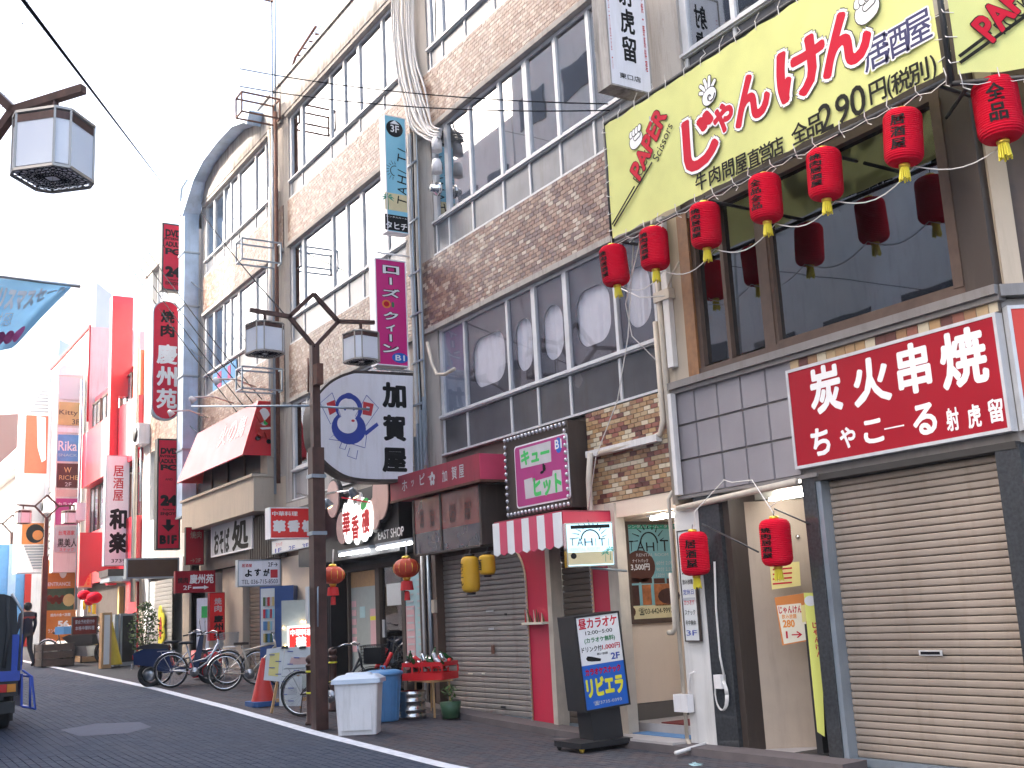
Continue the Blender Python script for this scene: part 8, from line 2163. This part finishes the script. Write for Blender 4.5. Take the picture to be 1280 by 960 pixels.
for xw_ in (X0 - .45, X0 - 2.9):
    for yw in (Y0 + .10, Y1 - .16):
        b = MB().mat('rubber'); zg = gz(xw_); b.lathe([(.14, -.08), (.27, -.085), (.285, -.05), (.285, .05), (.27, .085), (.14, .08)], (xw_, yw, zg + .285), 26, ax=Matrix.Rotation(PI / 2, 3, 'X')); w_ = b.build('wheel', T)
        b = MB().mat('steel'); b.lathe([(.03, -.06), (.14, -.07), (.14, .07), (.03, .06)], (xw_, yw, zg + .285), 18, ax=Matrix.Rotation(PI / 2, 3, 'X')); b.build('rim', w_)
b = MB().mat('truck_blue'); b.prism(FY(Y0 + .0), [(X0 - 3.6, .75), (X0 - 3.65, 1.25), (X0 - 3.3, 1.95), (X0 - 2.5, 2.0), (X0 - 2.5, .7)], -1.6, 0); b.build('cab', T)
b = MB().mat('truck_blue')                                  # lowered side board with its guard rail
b.hexa([(X0 - 1.9, Y1 + .03, zbed - .5), (X0 - .05, Y1 + .03, zbed - .5), (X0 - .05, Y1 + .06, zbed - .5), (X0 - 1.9, Y1 + .06, zbed - .5)], [(X0 - 1.9, Y1 + .022, zbed - .05), (X0 - .05, Y1 + .022, zbed - .05), (X0 - .05, Y1 + .05, zbed - .05), (X0 - 1.9, Y1 + .05, zbed - .05)])
for P in ([(X0 + .0, Y1 + .03, zbed), (X0 + .0, Y1 + .16, zbed - .1), (X0 + .0, Y1 + .22, zbed - .55), (X0 + .0, Y1 + .04, zbed - .50)], [(X0, Y1 + .14, zbed - .1), (X0, Y1 + .15, zbed - .52)], [(X0 + .0, Y1 + .16, zbed - .1), (X0 - 1.8, Y1 + .16, zbed - .1)], [(X0 + .0, Y1 + .22, zbed - .55), (X0 - 1.8, Y1 + .22, zbed - .55)]): b.tube(P, .018, 5)
b.build('side_guard', T)
b = MB().mat('black'); b.box(X0 - .3, X0 - .28, Y1 - .3, Y1 - .03, tz_ + .12, zbed - .2); b.build('mudflap', T)

# ================================================================== THE OTHER SIDE OF THE STREET (seen in the windows, shades the street)
def opposite(label, x0, x1, h, m, floors):
    T = thing('opposite_building', label, 'building', ((x0 + x1) / 2, -17, 0)); b = MB().mat(m); b.box(x0, x1, -22, -13.2, -.5, h); b.build('wall', T)
    for f in range(floors):
        z0 = 1.0 + f * (h - 1) / floors; n = max(2, int((x1 - x0) / 2.2))
        b = MB().mat('spandrel_dark')
        for k in range(n): a = x0 + (x1 - x0) * (k + .2) / n; b.box(a, a + (x1 - x0) * .6 / n, -13.2, -13.15, z0 + .8, z0 + 2.0)
        b.build('window_row', T)
opposite('pale office building across the street, reflected in the near windows', -12, -7, 21.5, 'concrete_light', 6)
opposite('grey tiled building across the street, reflected in the middle windows', -22, -12.1, 28, 'white_wall', 5)
opposite('cream building across the street opposite the duct', -33, -22.1, 24, 'white_wall', 4)
opposite('white building across the street opposite the pale narrow-windowed one', -40, -33.1, 20, 'white_wall', 5)
opposite('low shop building across the street opposite the red one', -60, -40.1, 13, 'white_wall', 3)
bpy.data.objects.remove(_fo)

# ================================================================== AIR
b = MB(); b.box(-330, 40, -60, 60, -2.4, 60); mh = bpy.data.materials.new('haze'); mh.use_nodes = True
n_ = mh.node_tree.nodes; n_.clear(); v_ = n_.new('ShaderNodeVolumePrincipled'); o_ = n_.new('ShaderNodeOutputMaterial')
v_.inputs['Color'].default_value = (.93, .95, 1, 1); v_.inputs['Density'].default_value = .0007; v_.inputs['Anisotropy'].default_value = .3
mh.node_tree.links.new(v_.outputs[0], o_.inputs['Volume']); M['haze'] = mh; b.mat('haze')
o = b.build('haze'); o['kind'] = 'stuff'
